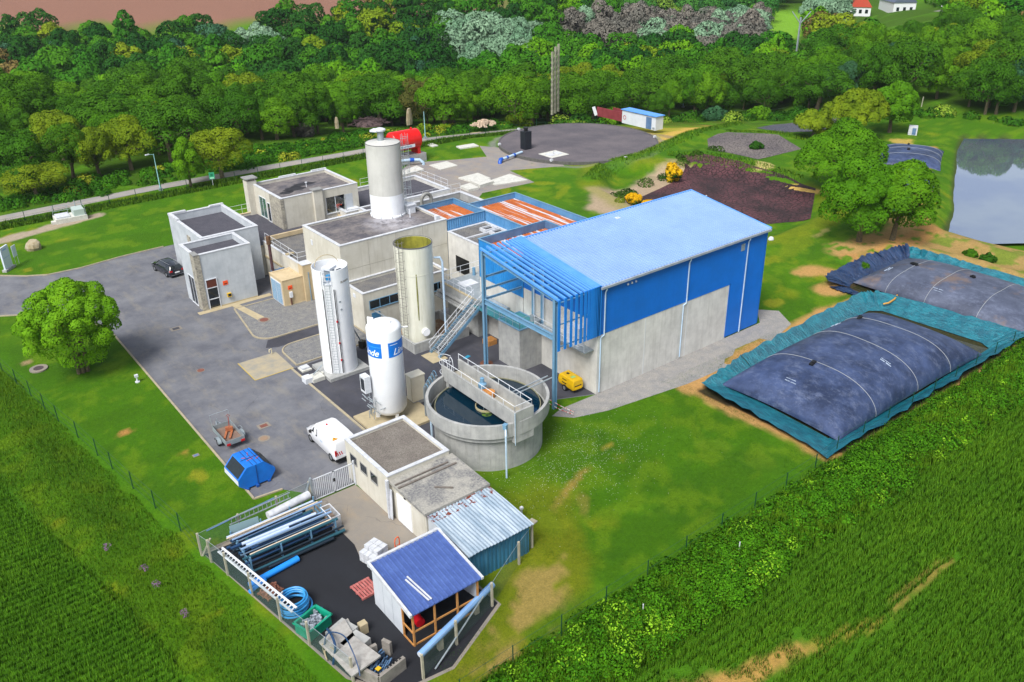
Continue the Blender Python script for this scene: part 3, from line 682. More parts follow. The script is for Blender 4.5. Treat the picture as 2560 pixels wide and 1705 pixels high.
railing([(65.0,96.3,0),(65.0,80,0)], 1.1, 1.6, label='low white handrail running down to the lawn by the rusty roofs')
t = flat_block('back_service_block', 'plain concrete service block between the main building and the channel', 46.2, 50.5, 78.1, 89.2, 4.3, 4.1, m_concw, m_roofd, w=.25)

# ---------------- control building ----------------
X0,X1,Y0,Y1,ZB,ZT = 37.45,47.3,91.0,99.2,3.0,6.7
t = thing('control_building', 'upper storey control building with stone corner, chimney and wide dark window', 'building', (X0,Y0,ZB))
wx0, wx1, wz0, wz1 = 43.0, 45.45, 3.75, 5.65
b = MB(); w = .28
b.box(X0,wx0,Y0,Y0+w,ZB-3,ZT-.07); b.box(wx1,X1,Y0,Y0+w,ZB-3,ZT-.07); b.box(wx0,wx1,Y0,Y0+w,wz1,ZT-.07); b.box(wx0,wx1,Y0,Y0+w,ZB-3,wz0)
b.box(X0,X0+w,Y0+w,Y1-w,ZB-3,ZT-.07); b.box(X1-w,X1,Y0+w,Y1-w,ZB-3,ZT-.07); b.box(X0,X1,Y1-w,Y1,ZB-3,ZT-.07); b.build('wall', m_cream, t)
MB().box(X0+w,X1-w,Y0+w,Y1-w,6.05,6.3).build('roof', m_rooff, t); MB().box(X0+w,X1-w,Y0+w,Y1-w,2.8,3.0).build('floor_slab', m_black, t)
e = MB(); ring(e, X0-.03, X1+.03, Y0-.03, Y1+.03, ZT-.07, ZT, .34); e.build('coping', m_coping, t)
MB().box(X0-.04,X0,Y0-.04,Y0+3.1,ZB,6.62).build('stone_facing', m_stone, t); MB().box(X0-.04,X0+.35,Y0-.045,Y0,ZB,6.62).build('stone_facing', m_stone, t)
window(t, 'x', X0, 95.4, 97.2, 3.2, 5.6, 1, gm_=m_glassg); window(t, 'x', X0, 94.3, 95.0, 3.1, 5.3, 0)
f_ = MB(); f_.box(wx0-.05,wx0,Y0-.05,Y0+.05,wz0,wz1); f_.box(wx1,wx1+.05,Y0-.05,Y0+.05,wz0,wz1); f_.box((wx0+wx1)/2-.03,(wx0+wx1)/2+.03,Y0+.02,Y0+.1,wz0,wz1); f_.box(wx0-.1,wx1+.9,Y0-.12,Y0,wz0-.1,wz0-.01)
fo = f_.build('window', m_wsteel, t)
gt = NT('tinted_glass'); tr = gt.add('ShaderNodeBsdfTransparent'); tr.inputs[0].default_value = (.85,.9,.92,1); gl = gt.add('ShaderNodeBsdfGlossy'); gl.inputs['Roughness'].default_value = .03
mx = gt.add('ShaderNodeMixShader'); mx.inputs[0].default_value = .06; gt.link(tr.outputs[0], mx.inputs[1]); gt.link(gl.outputs[0], mx.inputs[2]); gt.link(mx.outputs[0], gt.out.inputs['Surface'])
MB().box(wx0,wx1,Y0+.05,Y0+.06,wz0,wz1).build('pane', gt.m, fo)
MB().box(X0+w,X1-w,Y0+2.6,Y0+2.7,3.0,6.05).build('partition', M('dark_partition','#1b2326','#0d1114',rough=.8), t)
MB().box(45.55,46.5,Y0-.02,Y0,3.4,5.6).build('pale_panel', m_white, t)
MB().box(41.4,42.5,Y0-.35,Y0,3.0,6.9).build('chimney', m_cream, t); MB().box(41.3,42.6,Y0-.45,Y0+.5,6.9,7.0).build('chimney_cap', m_capg, t)
ch = MB(); ch.box(36.7,37.9,98.6,99.8,0,7.1); co_ = ch.build('chimney', m_cream, t); MB().box(36.55,38.05,98.45,99.95,7.35,7.47).build('chimney_cap', m_capg, co_)
cl_ = MB()
for x, y in ((36.75,98.65),(37.65,98.65),(36.75,99.55),(37.65,99.55)): cl_.box(x,x+.2,y,y+.2,7.1,7.35)
cl_.box(36.95,37.65,98.85,99.55,7.1,7.35); cl_.build('chimney_vent', m_stone, co_)
MB().box(41,43.2,99.0,99.25,6.7,6.85).build('parapet_upstand', m_coping, t); MB().box(45.3,47.33,99.0,99.25,6.7,6.85).build('parapet_upstand', m_coping, t)
v_ = MB(); v_.tube([(42.4,94.6,6.3),(42.4,94.6,6.85)], .05, 6); v_.cyl(42.4,94.6,6.85,6.9,.15,n=10); v_.build('roof_vent', m_wsteel, t)
for p in ((40.9,94.9,1.5,.9),(42.6,95.9,1.7,.7),(39.6,94.0,.9,.6)):
    a = [(p[0]+p[2]*math.cos(q*.52)*(0.7+.5*random.random()), p[1]+p[3]*math.sin(q*.52)*(0.7+.5*random.random())) for q in range(12)]
    drape('tar_patch', a, M('tar_patch','#17171c','#2a2a30',rough=.8,sc=3), 6.304, 0, 0, None).parent = None
for o_ in [q for q in bpy.data.objects if q.name.startswith('tar_patch')]: o_.parent = t; o_.location = (-X0,-Y0,-ZB)

# ---------------- the long blue hall ----------------
HX0,HX1,HY0,HY1,ZE,ZR = 43.0,63.9,44.5,53.9,9.62,10.9
t = thing('blue_hall', 'long bright blue metal hall with concrete base and pale blue ribbed roof', 'building', (HX0,HY0,0))
sl_ = lambda y: ZE+(y-HY0)/(HY1-HY0)*(ZR-ZE)
b = MB(); b.box(HX0,59.2,HY0,HY0+.3,0,5.42)
b.box(HX0,HX0+.3,HY0+.3,HY1,0,6.45); b.build('concrete_wall', m_concw, t)
jn = MB()
for x in (48.4, 53.6): jn.box(x,x+.1,HY0-.012,HY0,0,5.4)
jn.build('pilaster_joint', M('joint_pale','#c6c8c9',rough=.9), t)
b = MB(); ribbed(b, (HX0,HY0), (59.2,HY0), 5.42, ZE-.06, .08, .12, .012, (0,-1)); ribbed(b, (59.2,HY0), (HX1,HY0), .12, ZE-.06, .08, .12, .012, (0,-1))
for X in (HX1,):
    prof = [(X,HY0,.12),(X,HY1,.12),(X,HY1,ZR-.08),(X,HY0,ZE-.08)]; b.ext(prof, (0,0,0), (-.1,0,0), 'x')
prof = [(HX0,HY0,6.45),(HX0,HY1,6.45),(HX0,HY1,ZR-.08),(HX0,HY0,ZE-.08)]; b.ext(prof, (0,0,0), (.1,0,0), 'x')
b.box(HX0+.1,HX1-.1,HY1-.1,HY1,0.1,ZR-.12); b.build('cladding', m_blue, t)
MB().box(59.1,59.24,HY0-.03,HY0+.05,.1,5.5).build('corner_trim', m_blue, t); MB().box(HX0,59.24,HY0-.03,HY0+.02,5.38,5.46).build('drip_trim', m_blue, t)
# ribbed roof
n = 62; p = (HX1-HX0+.3)/n; pr = []
for i in range(n):
    for q, h in ((0,0),(.55,0),(.62,.10),(.93,.10)): pr.append((HX0-.1+(i+q)*p, HY0-.18, h))
pr += [(HX1+.2,HY0-.18,0), (HX1+.2,HY0-.18,-.1), (HX0-.1,HY0-.18,-.1)]
zA, zB = sl_(HY0-.18), sl_(HY1)
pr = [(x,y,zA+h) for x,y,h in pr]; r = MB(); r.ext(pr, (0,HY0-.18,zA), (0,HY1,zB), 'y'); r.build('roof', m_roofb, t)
fl_ = MB(); fl_.box(HX0-.1,HX1+.24,HY1-.02,HY1+.14,ZR-.15,ZR+.13); fl_.bar((HX1+.16,HY0-.2,zA+.03),(HX1+.16,HY1,ZR+.03),.16,.16); fl_.build('ridge_flashing', m_louv, t)
gu = MB(); gu.box(HX0,HX1+.1,HY0-.32,HY0-.12,ZE-.2,ZE-.02); gu.build('gutter', M('grey_gutter','#9aa3ad','#868f98',rough=.6), t)
for x, zb in ((43.6,5.3),(53.3,5.3),(61.1,.1)):
    d_ = MB(); d_.tube([(x,HY0-.22,ZE-.15),(x,HY0-.22,ZE-.35),(x,HY0-.09,ZE-.6),(x,HY0-.09,zb)], .06, 8)
    if zb > 1: d_.tube([(x,HY0-.09,zb),(x-.35,HY0-.09,zb-.12),(x-.35,HY0-.09,.2)], .055, 8)
    d_.build('downpipe', m_pipe, t, True)
MB().box(60.2,60.7,HY0-.04,HY0,8.3,8.95).build('louvre_vent', m_galv, t)
MB().box(52.75,53.25,52.7,53.1,10.55,10.85).build('roof_vent', m_wsteel, t)
for k in range(3): MB().box(46.0+k*.45,46.12+k*.45,HY0-.12,HY0-.02,8.95,9.1).build('lamp', m_wsteel, t)
MB().tube([(63.3,53.4,10.0),(65.8,53.4,10.2)], .05, 6).build('overflow_pipe', m_wsteel, t)
b = MB(); b.box(42.9,43.0,52.4,52.7,4,9.5); b.box(42.9,43.0,51.2,51.5,4,9.5); b.build('wall_column', m_steelb, t)
for y in (52.2, 50.95): 
    MB().tube([(42.75,y,4.4),(42.75,y,9.2)], .06, 8).build('riser_pipe', m_pipe, t)
MB().cyl(42.7,52.2,4.0,4.5,.28,n=16).build('fan_housing', m_galv, t); MB().cyl(42.5,51.5,4.0,4.45,.25,n=16).build('fan_housing', m_galv, t)

# slatted canopy
t = thing('slatted_canopy', 'blue steel canopy of angled slats folding down the end of the blue hall', 'canopy', (38.9,44.9,0))
for y, z in ((44.95,9.6),(54.1,10.75)): 
    cmb = MB(); cmb.box(38.75,38.79,y-.13,y+.13,0,z); cmb.box(39.01,39.05,y-.13,y+.13,0,z); cmb.box(38.79,39.01,y-.02,y+.02,0,z); cmb.build('column', m_steelb, t)
def ibeam(a, b_, h=.34, w=.2, nm='beam', mat=None):
    q = MB(); A = Vector(a); B_ = Vector(b_); q.bar(A+Vector((0,0,h/2)), B_+Vector((0,0,h/2)), w, .03); q.bar(A-Vector((0,0,h/2)), B_-Vector((0,0,h/2)), w, .03); q.bar(A, B_, .03, h); return q.build(nm, mat or m_steelb, t)
ibeam((38.9,45.05,6.3),(38.9,54.0,6.3),.42); ibeam((38.9,44.75,9.55),(38.9,54.2,10.72),.36)
for z in (8.45, 7.36, 6.45): ibeam((39.0,54.1,z),(43.0,54.1,z),.16,.12)
for z in (5.7, 7.6, 9.4): MB().bar((38.9,44.5,z),(43.0,44.5,z),.08,.08).build('girt', m_steelb, t)
for y in (46.9,49.1,51.5,53.6): MB().bar((38.9,y,sl_(y)-.12),(43.0,y,sl_(y)-.12),.1,.12).build('purlin', m_steelb, t)
xs = [38.76,39.39,39.98,40.51,41.0,41.43,41.78,42.06,42.3,42.5,42.68,42.84,42.98]
for x in xs:
    q = MB(); A = Vector((x,44.35,sl_(44.35)+.12)); B_ = Vector((x,54.2,sl_(54.2)+.12)); q.bar(A, B_, .17, .06); q.bar(A+Vector((-.06,0,-.07)), B_+Vector((-.06,0,-.07)), .03, .14)
    q.build('roof_slat', m_louv, t)
    MB().box(x-.115,x+.115,44.3,44.36,5.45,sl_(44.35)+.12).build('wall_slat', m_fin, t)
# concrete tank with teal deck, gallery with railings
t = thing('concrete_tank', 'square concrete tank with teal deck and railings under the slatted canopy', 'tank', (40.55,51.45,0))
MB().box(40.55,42.98,51.45,54.4,0,3.95).build('wall', m_conc, t); 
m_teal = M('teal_deck', '#2c6f7a', '#3a7f86', rough=.6, sc=2)
ring(MB(),40.5,42.98,51.4,54.45,3.95,4.05,.12).build('deck_edge', m_steelb, t); MB().box(40.62,42.98,51.52,54.33,3.95,4.0).build('deck', m_teal, t)
railing([(40.6,54.3,4),(40.6,51.5,4),(42.95,51.5,4)], 1.05, 1.1, .02, m_galv, parent=t)
t = thing('gallery', 'teal grating gallery on beams along the hall end between the tanks', 'walkway', (40.6,54.5,0))
MB().box(41.0,42.98,54.46,58.8,3.5,3.62).build('deck', m_teal, t); railing([(41.0,54.5,3.6),(41.0,58.8,3.6)], 1.05, 1.2, .02, m_galv, parent=t)
MB().box(43.0,50.8,54.0,60.35,0.01,5.44).build('concrete_base', m_concw, t)
MB().tube([(42.3,55.2,4.1),(42.3,58.8,4.1)], .22, 10).build('duct', m_galv, t, True)
t = thing('upper_gallery', 'grey steel side gallery outside the hall front behind the vertical slats', 'walkway', (40,45,4))
MB().box(42.0,42.98,44.9,51.3,3.9,4.0).build('deck', m_galv, t); railing([(42.0,45.0,4),(42.0,51.2,4)], 1.05, 1.2, .02, m_wsteel, parent=t)
MB().box(42.3,42.95,46,47.4,4.0,5.6).build('cabinet', m_wsteel, t)
# flotation basin
t = thing('flotation_basin', 'raised concrete basin with stepped ledges, grating and railings left of the canopy', 'basin', (41.4,58.9,0))
MB().box(41.8,43.8,59.2,64.1,0,2.7).build('pier', m_conc, t)
b = MB(); b.box(41.4,46.1,58.85,64.7,2.95,3.9); b.build('wall', m_conc, t)
b = MB(); b.box(40.85,41.4,58.6,64.9,2.62,2.75); b.box(41.05,41.4,58.7,64.8,3.1,3.22); b.box(41.0,46.0,58.6,64.9,2.75,2.95); b.build('ledge', m_conc, t)
MB().box(41.6,46.0,59.05,64.5,3.9,3.95).build('grating', m_galv, t)
MB().box(41.4,41.62,58.85,64.7,3.9,4.0).build('kerb', m_path, t)
MB().box(42.4,44.0,62.0,63.3,3.95,4.02).build('cover_plate', m_wsteel, t)
MB().box(43.6,45.8,59.3,60.2,3.95,4.3).build('trough', M('ochre_sludge','#b48a3c','#8a7a5a',rough=.7,sc=4), t)
MB().cyl(44.9,64.0,3.95,4.7,.16,n=12).build('motor', m_steelb, t)
for q in range(3): MB().tube([(43.2+q*.5,60.4,4.0),(43.2+q*.5,60.4,4.7),(43.2+q*.5,61.4,4.7)], .03, 6).build('small_pipe', m_galv, t)
railing([(41.5,59.6,3.95),(41.5,64.6,3.95),(46.0,64.6,3.95)], 1.05, 1.1, .022, m_wsteel, parent=t)
# steel stair
t = thing('steel_stair', 'open blue steel stair with white handrails climbing to the basin deck', 'stairs', (36.5,58,0))
ys = (57.95, 59.3); x0_, x1_, z1_ = 36.5, 41.5, 3.9
for y in ys: MB().bar((x0_,y,.12),(x1_,y,z1_),.05,.3).build('stringer', m_steelb, t)
tr_ = MB()
for k in range(19):
    q = (k+.5)/19; x = x0_+(x1_-x0_)*q; z = .15+z1_*q*.97
    z += .17; tr_.box(x-.02,x+.02,57.98,59.28,z-.02,z+.02); tr_.box(x+.18,x+.22,57.98,59.28,z-.02,z+.02)
    for y in (58.0,58.63,59.24): tr_.box(x,x+.22,y-.015,y+.015,z-.02,z+.02)
tr_.build('tread', m_galv, t)

for y in ys:
    hr = MB()
    for h in (.55, 1.05): hr.tube([(x0_-.1,y,.1+h),(x1_,y,z1_+h)], .022, 6)
    for k in range(6):
        q = k/5; hr.tube([(x0_+(x1_-x0_)*q,y,.1+3.8*q),(x0_+(x1_-x0_)*q,y,1.15+3.8*q)], .02, 6)
    hr.build('handrail', m_wsteel, t)
drape('stair_footing', [(35.6,57.5),(37.2,57.5),(37.2,59.5),(35.6,59.5)], m_path, .03, 0, 0)

# ---------------- tanks ----------------
m_wtank = M('white_tank_paint', '#eff1f4', '#e2e6eb', rough=.35, sc=.6, streak=('#bcc4c8', .25))
m_gtank = M('grey_tank_paint', '#c6c6c2', '#b8b8b4', rough=.4, sc=.4, streak=('#9b9b96', .35))
m_ctank = M('cream_tank_paint', '#e0e0d2', '#d4d5c6', rough=.45, sc=.5, streak=('#a3a184', .5))
def cage_ladder(t, cx, cy, az, r, z0, z1, zc, mat, cr=.38, posts=True):
    ca, sa = math.cos(az), math.sin(az); R_ = lambda rr, a, z: (cx+rr*ca-a*sa, cy+rr*sa+a*ca, z)
    b = MB(); 
    for s_ in (-.22,.22): b.tube([R_(r+.22,s_,z0), R_(r+.22,s_,z1+1.0)], .022, 5)
    k = z0+.3
    while k < z1+.3: b.bar(R_(r+.22,-.22,k), R_(r+.22,.22,k), .025, .025); k += .3
    lo = b.build('ladder', mat, t); g_ = MB(); k = zc
    while k <= z1+1.05:
        g_.tube([R_(r+.22+cr*math.sin(PI*q/8)*1.8*.5*2, .40*math.cos(PI*q/8)*1.0, k) for q in range(9)], .018, 5); k += .85
    for q in (1,2.5,4,5.5,7): g_.tube([R_(r+.22+cr*math.sin(PI*q/8)*1.8, .40*math.cos(PI*q/8), zc), R_(r+.22+cr*math.sin(PI*q/8)*1.8, .40*math.cos(PI*q/8), z1+1.05)], .015, 4)
    g_.build('ladder_cage', mat, t)
# grey silo on the roof
cx, cy, r0 = 42.8, 76.1, 1.75
t = thing('roof_silo', 'tall grey-white silo with a vent cap standing on the main building roof', 'silo', (cx,cy,7.55))
MB().lathe([(r0+.08,7.56),(r0+.08,7.72),(r0,7.75),(r0,9.9)],cx,cy,56).build('lower_shell', m_wtank, t, True)
MB().lathe([(r0+.003,9.9),(r0+.003,15.0),(r0-.03,15.02),(0,15.3)],cx,cy,56).build('shell', m_gtank, t, True)
MB().lathe([(r0+.006,15.02),(r0+.02,15.02),(r0+.02,15.06),(r0-.02,15.06)],cx,cy,56).build('rim', M('dark_rim','#55565a',rough=.6), t, True)
for z in (12.9,9.9): MB().lathe([(r0+.004,z),(r0+.012,z),(r0+.012,z+.03),(r0+.004,z+.03)],cx,cy,56).build('weld_seam', m_gtank, t)
q = MB(); q.cyl(cx-.15,cy+.05,15.15,16.15,.33,n=20); qo = q.build('vent', m_galv, t, True); q = MB(); q.lathe([(0,16.15),(.38,16.12),(.55,16.2),(.55,16.34),(.3,16.45),(0,16.48)],cx-.15,cy+.05,12); q.obox(cx-.55,cy+.35,16.14,16.32,.9,.75,.6); q.build('vent_cap', m_wsteel, qo)
cage_ladder(t, cx, cy, math.radians(312), r0, 7.6, 14.9, 9.6, m_galv)
MB().cyl(cx+1.1,cy-1.3,12.3,12.5,.08,n=8).build('nozzle', m_wsteel, t)
q = MB()
for k in range(10): 
    a = k*2*PI/10; q.obox(cx+(r0+.06)*math.cos(a), cy+(r0+.06)*math.sin(a), 7.6, 7.8, .12, .06, a)
q.build('anchor_lug', m_galv, t)
# white instrument silo (front left)
cx, cy, r0, zt = 28.85, 61.85, 1.48, 9.75
t = thing('white_silo', 'slender white silo with an open notched top and cable ladder, front left', 'silo', (cx,cy,.3))
A0, A1 = math.radians(249), math.radians(213+360)
MB().lathe([(r0,.3),(r0,zt),(r0-.05,zt),(r0-.05,zt-1.3)],cx,cy,60,A0,A1).build('shell', m_wtank, t, True)
rb = r0-.22; MB().lathe([(rb+.1,.3),(rb+.1,zt-1.25),(0,zt-1.15)],cx,cy,60).build('inner_shell', m_wtank, t, True)
for a in (A0, A1): 
    ca, sa = math.cos(a), math.sin(a); MB().bar((cx+(r0-.1)*ca,cy+(r0-.1)*sa,.3),(cx+(r0-.1)*ca,cy+(r0-.1)*sa,zt),.2,.03,(ca,sa,0)).build('notch_edge', m_wtank, t)
q = MB(); q.obox(cx-.1,cy-.1,zt-1.15,zt-.25,.7,.6,.5); qo = q.build('filter_unit', m_galv, t); MB().obox(cx-.1,cy-.1,zt-.25,zt-.05,1.0,.85,.5).build('filter_lid', m_wsteel, qo)
MB().obox(cx-.45,cy-.55,zt-1.1,zt-.6,.3,.3,.5).build('blue_valve', M('valve_blue','#1f8fd0',rough=.5), t)
MB().obox(cx+.85,cy-.2,zt-1.1,zt-.55,.5,.6,.3).build('hatch', M('hatch_navy','#2a3448',rough=.5), t)
q = MB(); q.tube([(cx-.95+1.05*(1-math.cos(PI*k/12)), cy+.75+.25*math.sin(PI*k/12), zt-.2+.75*math.sin(PI*k/12)) for k in range(13)], .035, 6); q.build('hoop', m_path, t)
az = math.radians(231); ca, sa = math.cos(az), math.sin(az); R_ = lambda rr, a, z: (cx+rr*ca-a*sa, cy+rr*sa+a*ca, z)
q = MB()
for s_ in (-.2,.2): q.tube([R_(r0+.02,s_,.35), R_(r0+.02,s_,zt-.1)], .025, 5)
k = .5
while k < zt-.3: q.bar(R_(r0+.02,-.2,k), R_(r0+.02,.2,k), .025, .025); k += .25
q.build('ladder', m_galv, t); q = MB()
for s_, w_ in ((.5,.03),(.62,.02),(-.42,.03)): q.tube([R_(r0-.05,s_,.4), R_(r0-.05,s_,zt-1.6)], w_, 5)
q.build('cable_run', m_black, t); q = MB()
for z in (3.2, 5.2, 1.6): q.obox(R_(r0,.5,0)[0], R_(r0,.5,0)[1], z, z+.14, .12, .12, .5)
q.build('red_valve', M('valve_red','#b3202c',rough=.5), t)
for z in (zt-.45, zt-.8, zt-1.05): MB().tube([R_(r0+.02,-.42,z), R_(r0+.05,0,z), R_(r0+.02,.42,z)], .02, 5).build('guard_rail', m_wsteel, t)
q = MB(); q.lathe([(r0+.012,8.55),(r0+.012,8.72)],cx,cy,16,math.radians(274),math.radians(312)); q.build('lettering_band', M('faded_lettering','#8d8570','#cfd5dc',rough=.6,sc=9,lo=.48,hi=.52), t)
for a_, z_ in ((266,6.9),(268,6.2)): MB().obox(cx+r0*math.cos(math.radians(a_)), cy+r0*math.sin(math.radians(a_)), z_, z_+.14, .06, .14, math.radians(a_)).build('gauge', m_galv, t)
tp = MB().box(27.0,30.75,60.2,63.7,0.012,.3); one('tank_plinth', tp, m_conc, 'square concrete plinth carrying the notched white silo', 'plinth')
# cream open-top silo with cage ladder
cx, cy = 37.25, 62.35
t = thing('cream_silo', 'cream open-topped silo with green-stained inside and caged ladder', 'silo', (cx,cy,.5))
MB().lathe([(1.56,.4),(1.72,9.6),(1.66,9.6),(1.64,7.4),(0,7.5)],cx,cy,60).build('shell', m_ctank, t, True)
q = MB().lathe([(1.655,9.58),(1.635,7.5)],cx,cy,60).build('stained_lining', M('algae_lining','#8f8c2c','#6f7024',rough=.8,sc=1.4,streak=('#3f4416',.8)), t, True)
MB().lathe([(1.735,9.56),(1.745,9.56),(1.745,9.63),(1.66,9.63)],cx,cy,60).build('rim', M('dark_rim','#55565a'), t, True)
MB().lathe([(1.70,7.0),(1.712,7.0),(1.712,7.03),(1.70,7.03)],cx,cy,60).build('weld_seam', m_ctank, t)
sm = MB(); a = math.radians(243)
for k in range(14):
    z = 7.2-k*.32; rr = 1.575+z*.0172; w_ = .05*(1-abs(k-6)/12)+.015; sm.lathe([(rr+.008,z-.33),(rr+.008,z)],cx,cy,2,a-w_/1.6,a+w_/1.6)
sm.build('green_streak', M('green_streak','#6f7030','#8c8c50',rough=.8,sc=3), t)
cage_ladder(t, cx, cy, math.radians(203), 1.66, .6, 9.3, 2.6, M('rusty_galv','#8d8a84','#76726a',rough=.6,sc=4), .33)
q = MB(); q.tube([(cx+1.45,cy-1.0,8.1),(cx+1.9,cy-1.35,8.1),(cx+2.05,cy-1.45,7.7),(cx+2.05,cy-1.45,.2)], .1, 8); q.build('overflow_pipe', m_pipe, t, True)
q = MB(); a = math.radians(262); q.tube([(cx+1.5*math.cos(a),cy+1.5*math.sin(a),1.5),(cx+1.85*math.cos(a),cy+1.85*math.sin(a),1.5)], .36, 20); q.build('manhole_cover', m_wtank, t)
t = thing('bund', 'low concrete bund wall round the foot of the cream silo', 'bund', (35.6,60.0,0))
b = MB(); ring(b, 35.3,41.3,60.0,64.9,0.01,1.0,.22); b.build('wall', m_conc, t); MB().box(35.52,41.08,60.22,64.68,.02,.15).build('floor', M('rusty_floor','#6d4c34','#8d7f66',rough=.8,sc=2), t); MB().box(36.0,38.6,61.1,63.6,.15,.45).build('foot_block', m_conc, t)
MB().box(35.7,36.6,62.9,63.7,.6,1.1).build('orange_tray', M('orange_tray','#b8812c','#7a5520',rough=.8,sc=3), t)
# cryogenic vessel with blue panels
cx, cy, r0 = 28.05, 52.05, 1.32
t = thing('gas_tank', 'white upright gas tank with two blue panels lettered Linde', 'tank', (cx,cy,.2))
prof = [(0,.6),(.7,.65),(1.15,.9),(r0,1.25),(r0,8.0)]+[(r0*math.cos(a), 8.0+.55*math.sin(a)) for a in [k*PI/2/8 for k in range(1,9)]]
prof[-1] = (0, 8.55)
MB().lathe(prof,cx,cy,60).build('shell', M('gas_tank_white','#e6e9ed','#dde1e6',rough=.3,sc=.5), t, True)
lg = MB()
for k in range(3): a = k*2.09+.5; lg.obox(cx+1.0*math.cos(a), cy+1.0*math.sin(a), .05, 1.2, .3, .18, a)
lg.build('foot', m_wtank, t)
m_lb = M('panel_blue', '#0a78dc', '#0a6ed0', rough=.4, sc=1.5); 
def wrap_text(txt, a_start, z0, size, rr, parent, mat, shear=.35):
    cu = bpy.data.curves.new('lettering', 'FONT'); cu.body = txt; cu.size = size; cu.shear = shear; cu.offset = .012*size
    to = bpy.data.objects.new('tmp', cu); COL.objects.link(to); bpy.context.view_layer.update()
    me = bpy.data.meshes.new_from_object(to.evaluated_get(bpy.context.evaluated_depsgraph_get()))
    import bmesh
    bm = bmesh.new(); bm.from_mesh(me); bmesh.ops.subdivide_edges(bm, edges=[e for e in bm.edges if e.calc_length() > .12], cuts=3)
    for v in bm.verts:
        a = a_start+v.co.x/rr; z = z0+v.co.y; v.co = (cx+rr*math.cos(a), cy+rr*math.sin(a), z)
    bm.to_mesh(me); bm.free(); W_ = worldloc(parent)
    me.transform(Matrix.Translation((-W_[0],-W_[1],-W_[2]))); me.materials.clear(); me.materials.append(mat)
    bpy.data.objects.remove(to); o_ = bpy.data.objects.new('lettering', me); COL.objects.link(o_); o_.parent = parent; return o_
m_ltr = M('letter_white', '#eef4fa', rough=.5)
for a0, a1, ts in ((144,229,math.radians(148)), (251.5,337,math.radians(266))):
    b = MB().lathe([(r0+.008,5.98),(r0+.008,7.2)],cx,cy,28,math.radians(a0),math.radians(a1)); po = b.build('blue_panel', m_lb, t, True)
    wrap_text('Linde', ts, 6.14, .74, r0+.016, po, m_ltr)
    if a0 > 200: MB().lathe([(r0+.014,6.98),(r0+.014,7.02)],cx,cy,10,math.radians(a0+6),math.radians(a0+34)).build('small_lettering', m_ltr, po)
    else: MB().lathe([(r0+.014,6.86),(r0+.014,6.89)],cx,cy,28,math.radians(a0),math.radians(a1)).build('pale_line', M('pale_blue_line','#4fb4f0'), po)
MB().obox(cx-.55,cy+.9,8.15,8.62,.08,.5,.5).build('lifting_lug', m_wtank, t); MB().cyl(cx+.25,cy-.55,8.35,8.6,.12,n=10).build('top_nozzle', m_wtank, t); MB().tube([(cx+1.2,cy-.35,7.7),(cx+1.75,cy-.6,7.7)], .06, 8).build('side_nozzle', m_wtank, t)
q = MB(); random.seed(3)
for k in range(26):
    x = cx-1.75+random.uniform(-.25,.45); y = cy+.1+random.uniform(-1.1,.4); z = random.uniform(.3,2.6); d_ = random.choice([(.5,0,0),(0,.6,0),(0,0,.6)]); q.tube([(x,y,z),(x+d_[0],y+d_[1],z+d_[2])], .035, 6)
q.build('pipework', m_galv, t)
MB().obox(cx-1.75,cy+.35,2.9,4.3,.5,.75,0).build('control_cabinet', m_wsteel, t); MB().obox(cx-2.0,cy+.35,3.1,4.1,.02,.55,0).build('gauge_panel', m_glass, t)
one('tank_plinth', MB().box(25.7,30.9,49.6,53.9,.012,.2), m_path, 'beige concrete plinth under the white gas tank', 'plinth')
b = MB(); b.box(30.4,31.6,52.5,53.4,.3,2.5); b.box(30.35,31.65,52.45,53.45,2.5,2.58)
t = thing('electrical_cabinet', 'tall cream electrical cabinet behind the gas tank', 'cabinet', (31,53,0)); b.build('body', M('cabinet_cream','#ece5d0','#e2dac4',rough=.5,sc=1), t); MB().box(30.45,31.55,52.5,53.3,.02,.3).build('base', m_conc, t); MB().box(30.38,30.4,52.6,52.63,.4,2.4).build('door_seam', m_path, t)
t = thing('vaporiser', 'row of upright finned aluminium tubes with loops on top', 'vaporiser', (30.3,50.6,0))
for k in range(5):
    for j in range(2):
        x, y = 30.15+k*.42+j*.02, 50.2+k*.36-j*.55; q = MB()
        for a in range(4): q.obox(x,y,.3,2.9,.2,.02,a*PI/4)
        q.build('fin_tube', m_galv, t)
    MB().tube([(x,y,2.9)]+[(x,y+.27*(1-math.cos(PI*q_/6)),2.9+.3*math.sin(PI*q_/6)) for q_ in range(1,7)], .03, 6).build('loop', m_steelb, t)

# ---------------- clarifier ----------------
cx, cy = 32.1, 44.6
t = thing('clarifier', 'round concrete settling tank full of dark water with a walkway bridge', 'tank', (cx,cy,0))
MB().lathe([(4.03,0),(4.03,2.72),(4.1,2.8),(4.5,2.95),(4.55,3.0),(4.55,4.05),(4.33,4.05),(4.33,2.6)],cx,cy,96).build('wall', m_conc, t, True)
MB().lathe([(3.92,2.6),(3.92,3.28),(3.86,3.28),(3.86,2.6)],cx,cy,80).build('weir', M('weir_pale','#8f8d70','#6a6a58',rough=.8,sc=3), t, True)
MB().lathe([(4.34,2.85),(3.92,2.85)],cx,cy,80).build('launder_floor', M('wet_concrete','#20282a','#343a38',rough=.3,sc=2), t)
wt = NT('dark_water'); wt.b.inputs['Base Color'].default_value = c('#052232'); wt.b.inputs['Roughness'].default_value = .03; wt.b.inputs['Specular IOR Level'].default_value = .8
wtr = MB().lathe([(3.86,3.2),(0,3.2)],cx,cy,64).build('water', wt.m, t)
MB().lathe([(.9,2.95),(.9,3.36),(.84,3.36),(.84,2.95)],cx-.25,cy-.3,40).build('feed_well', M('feed_well','#a39a78',rough=.8), t)
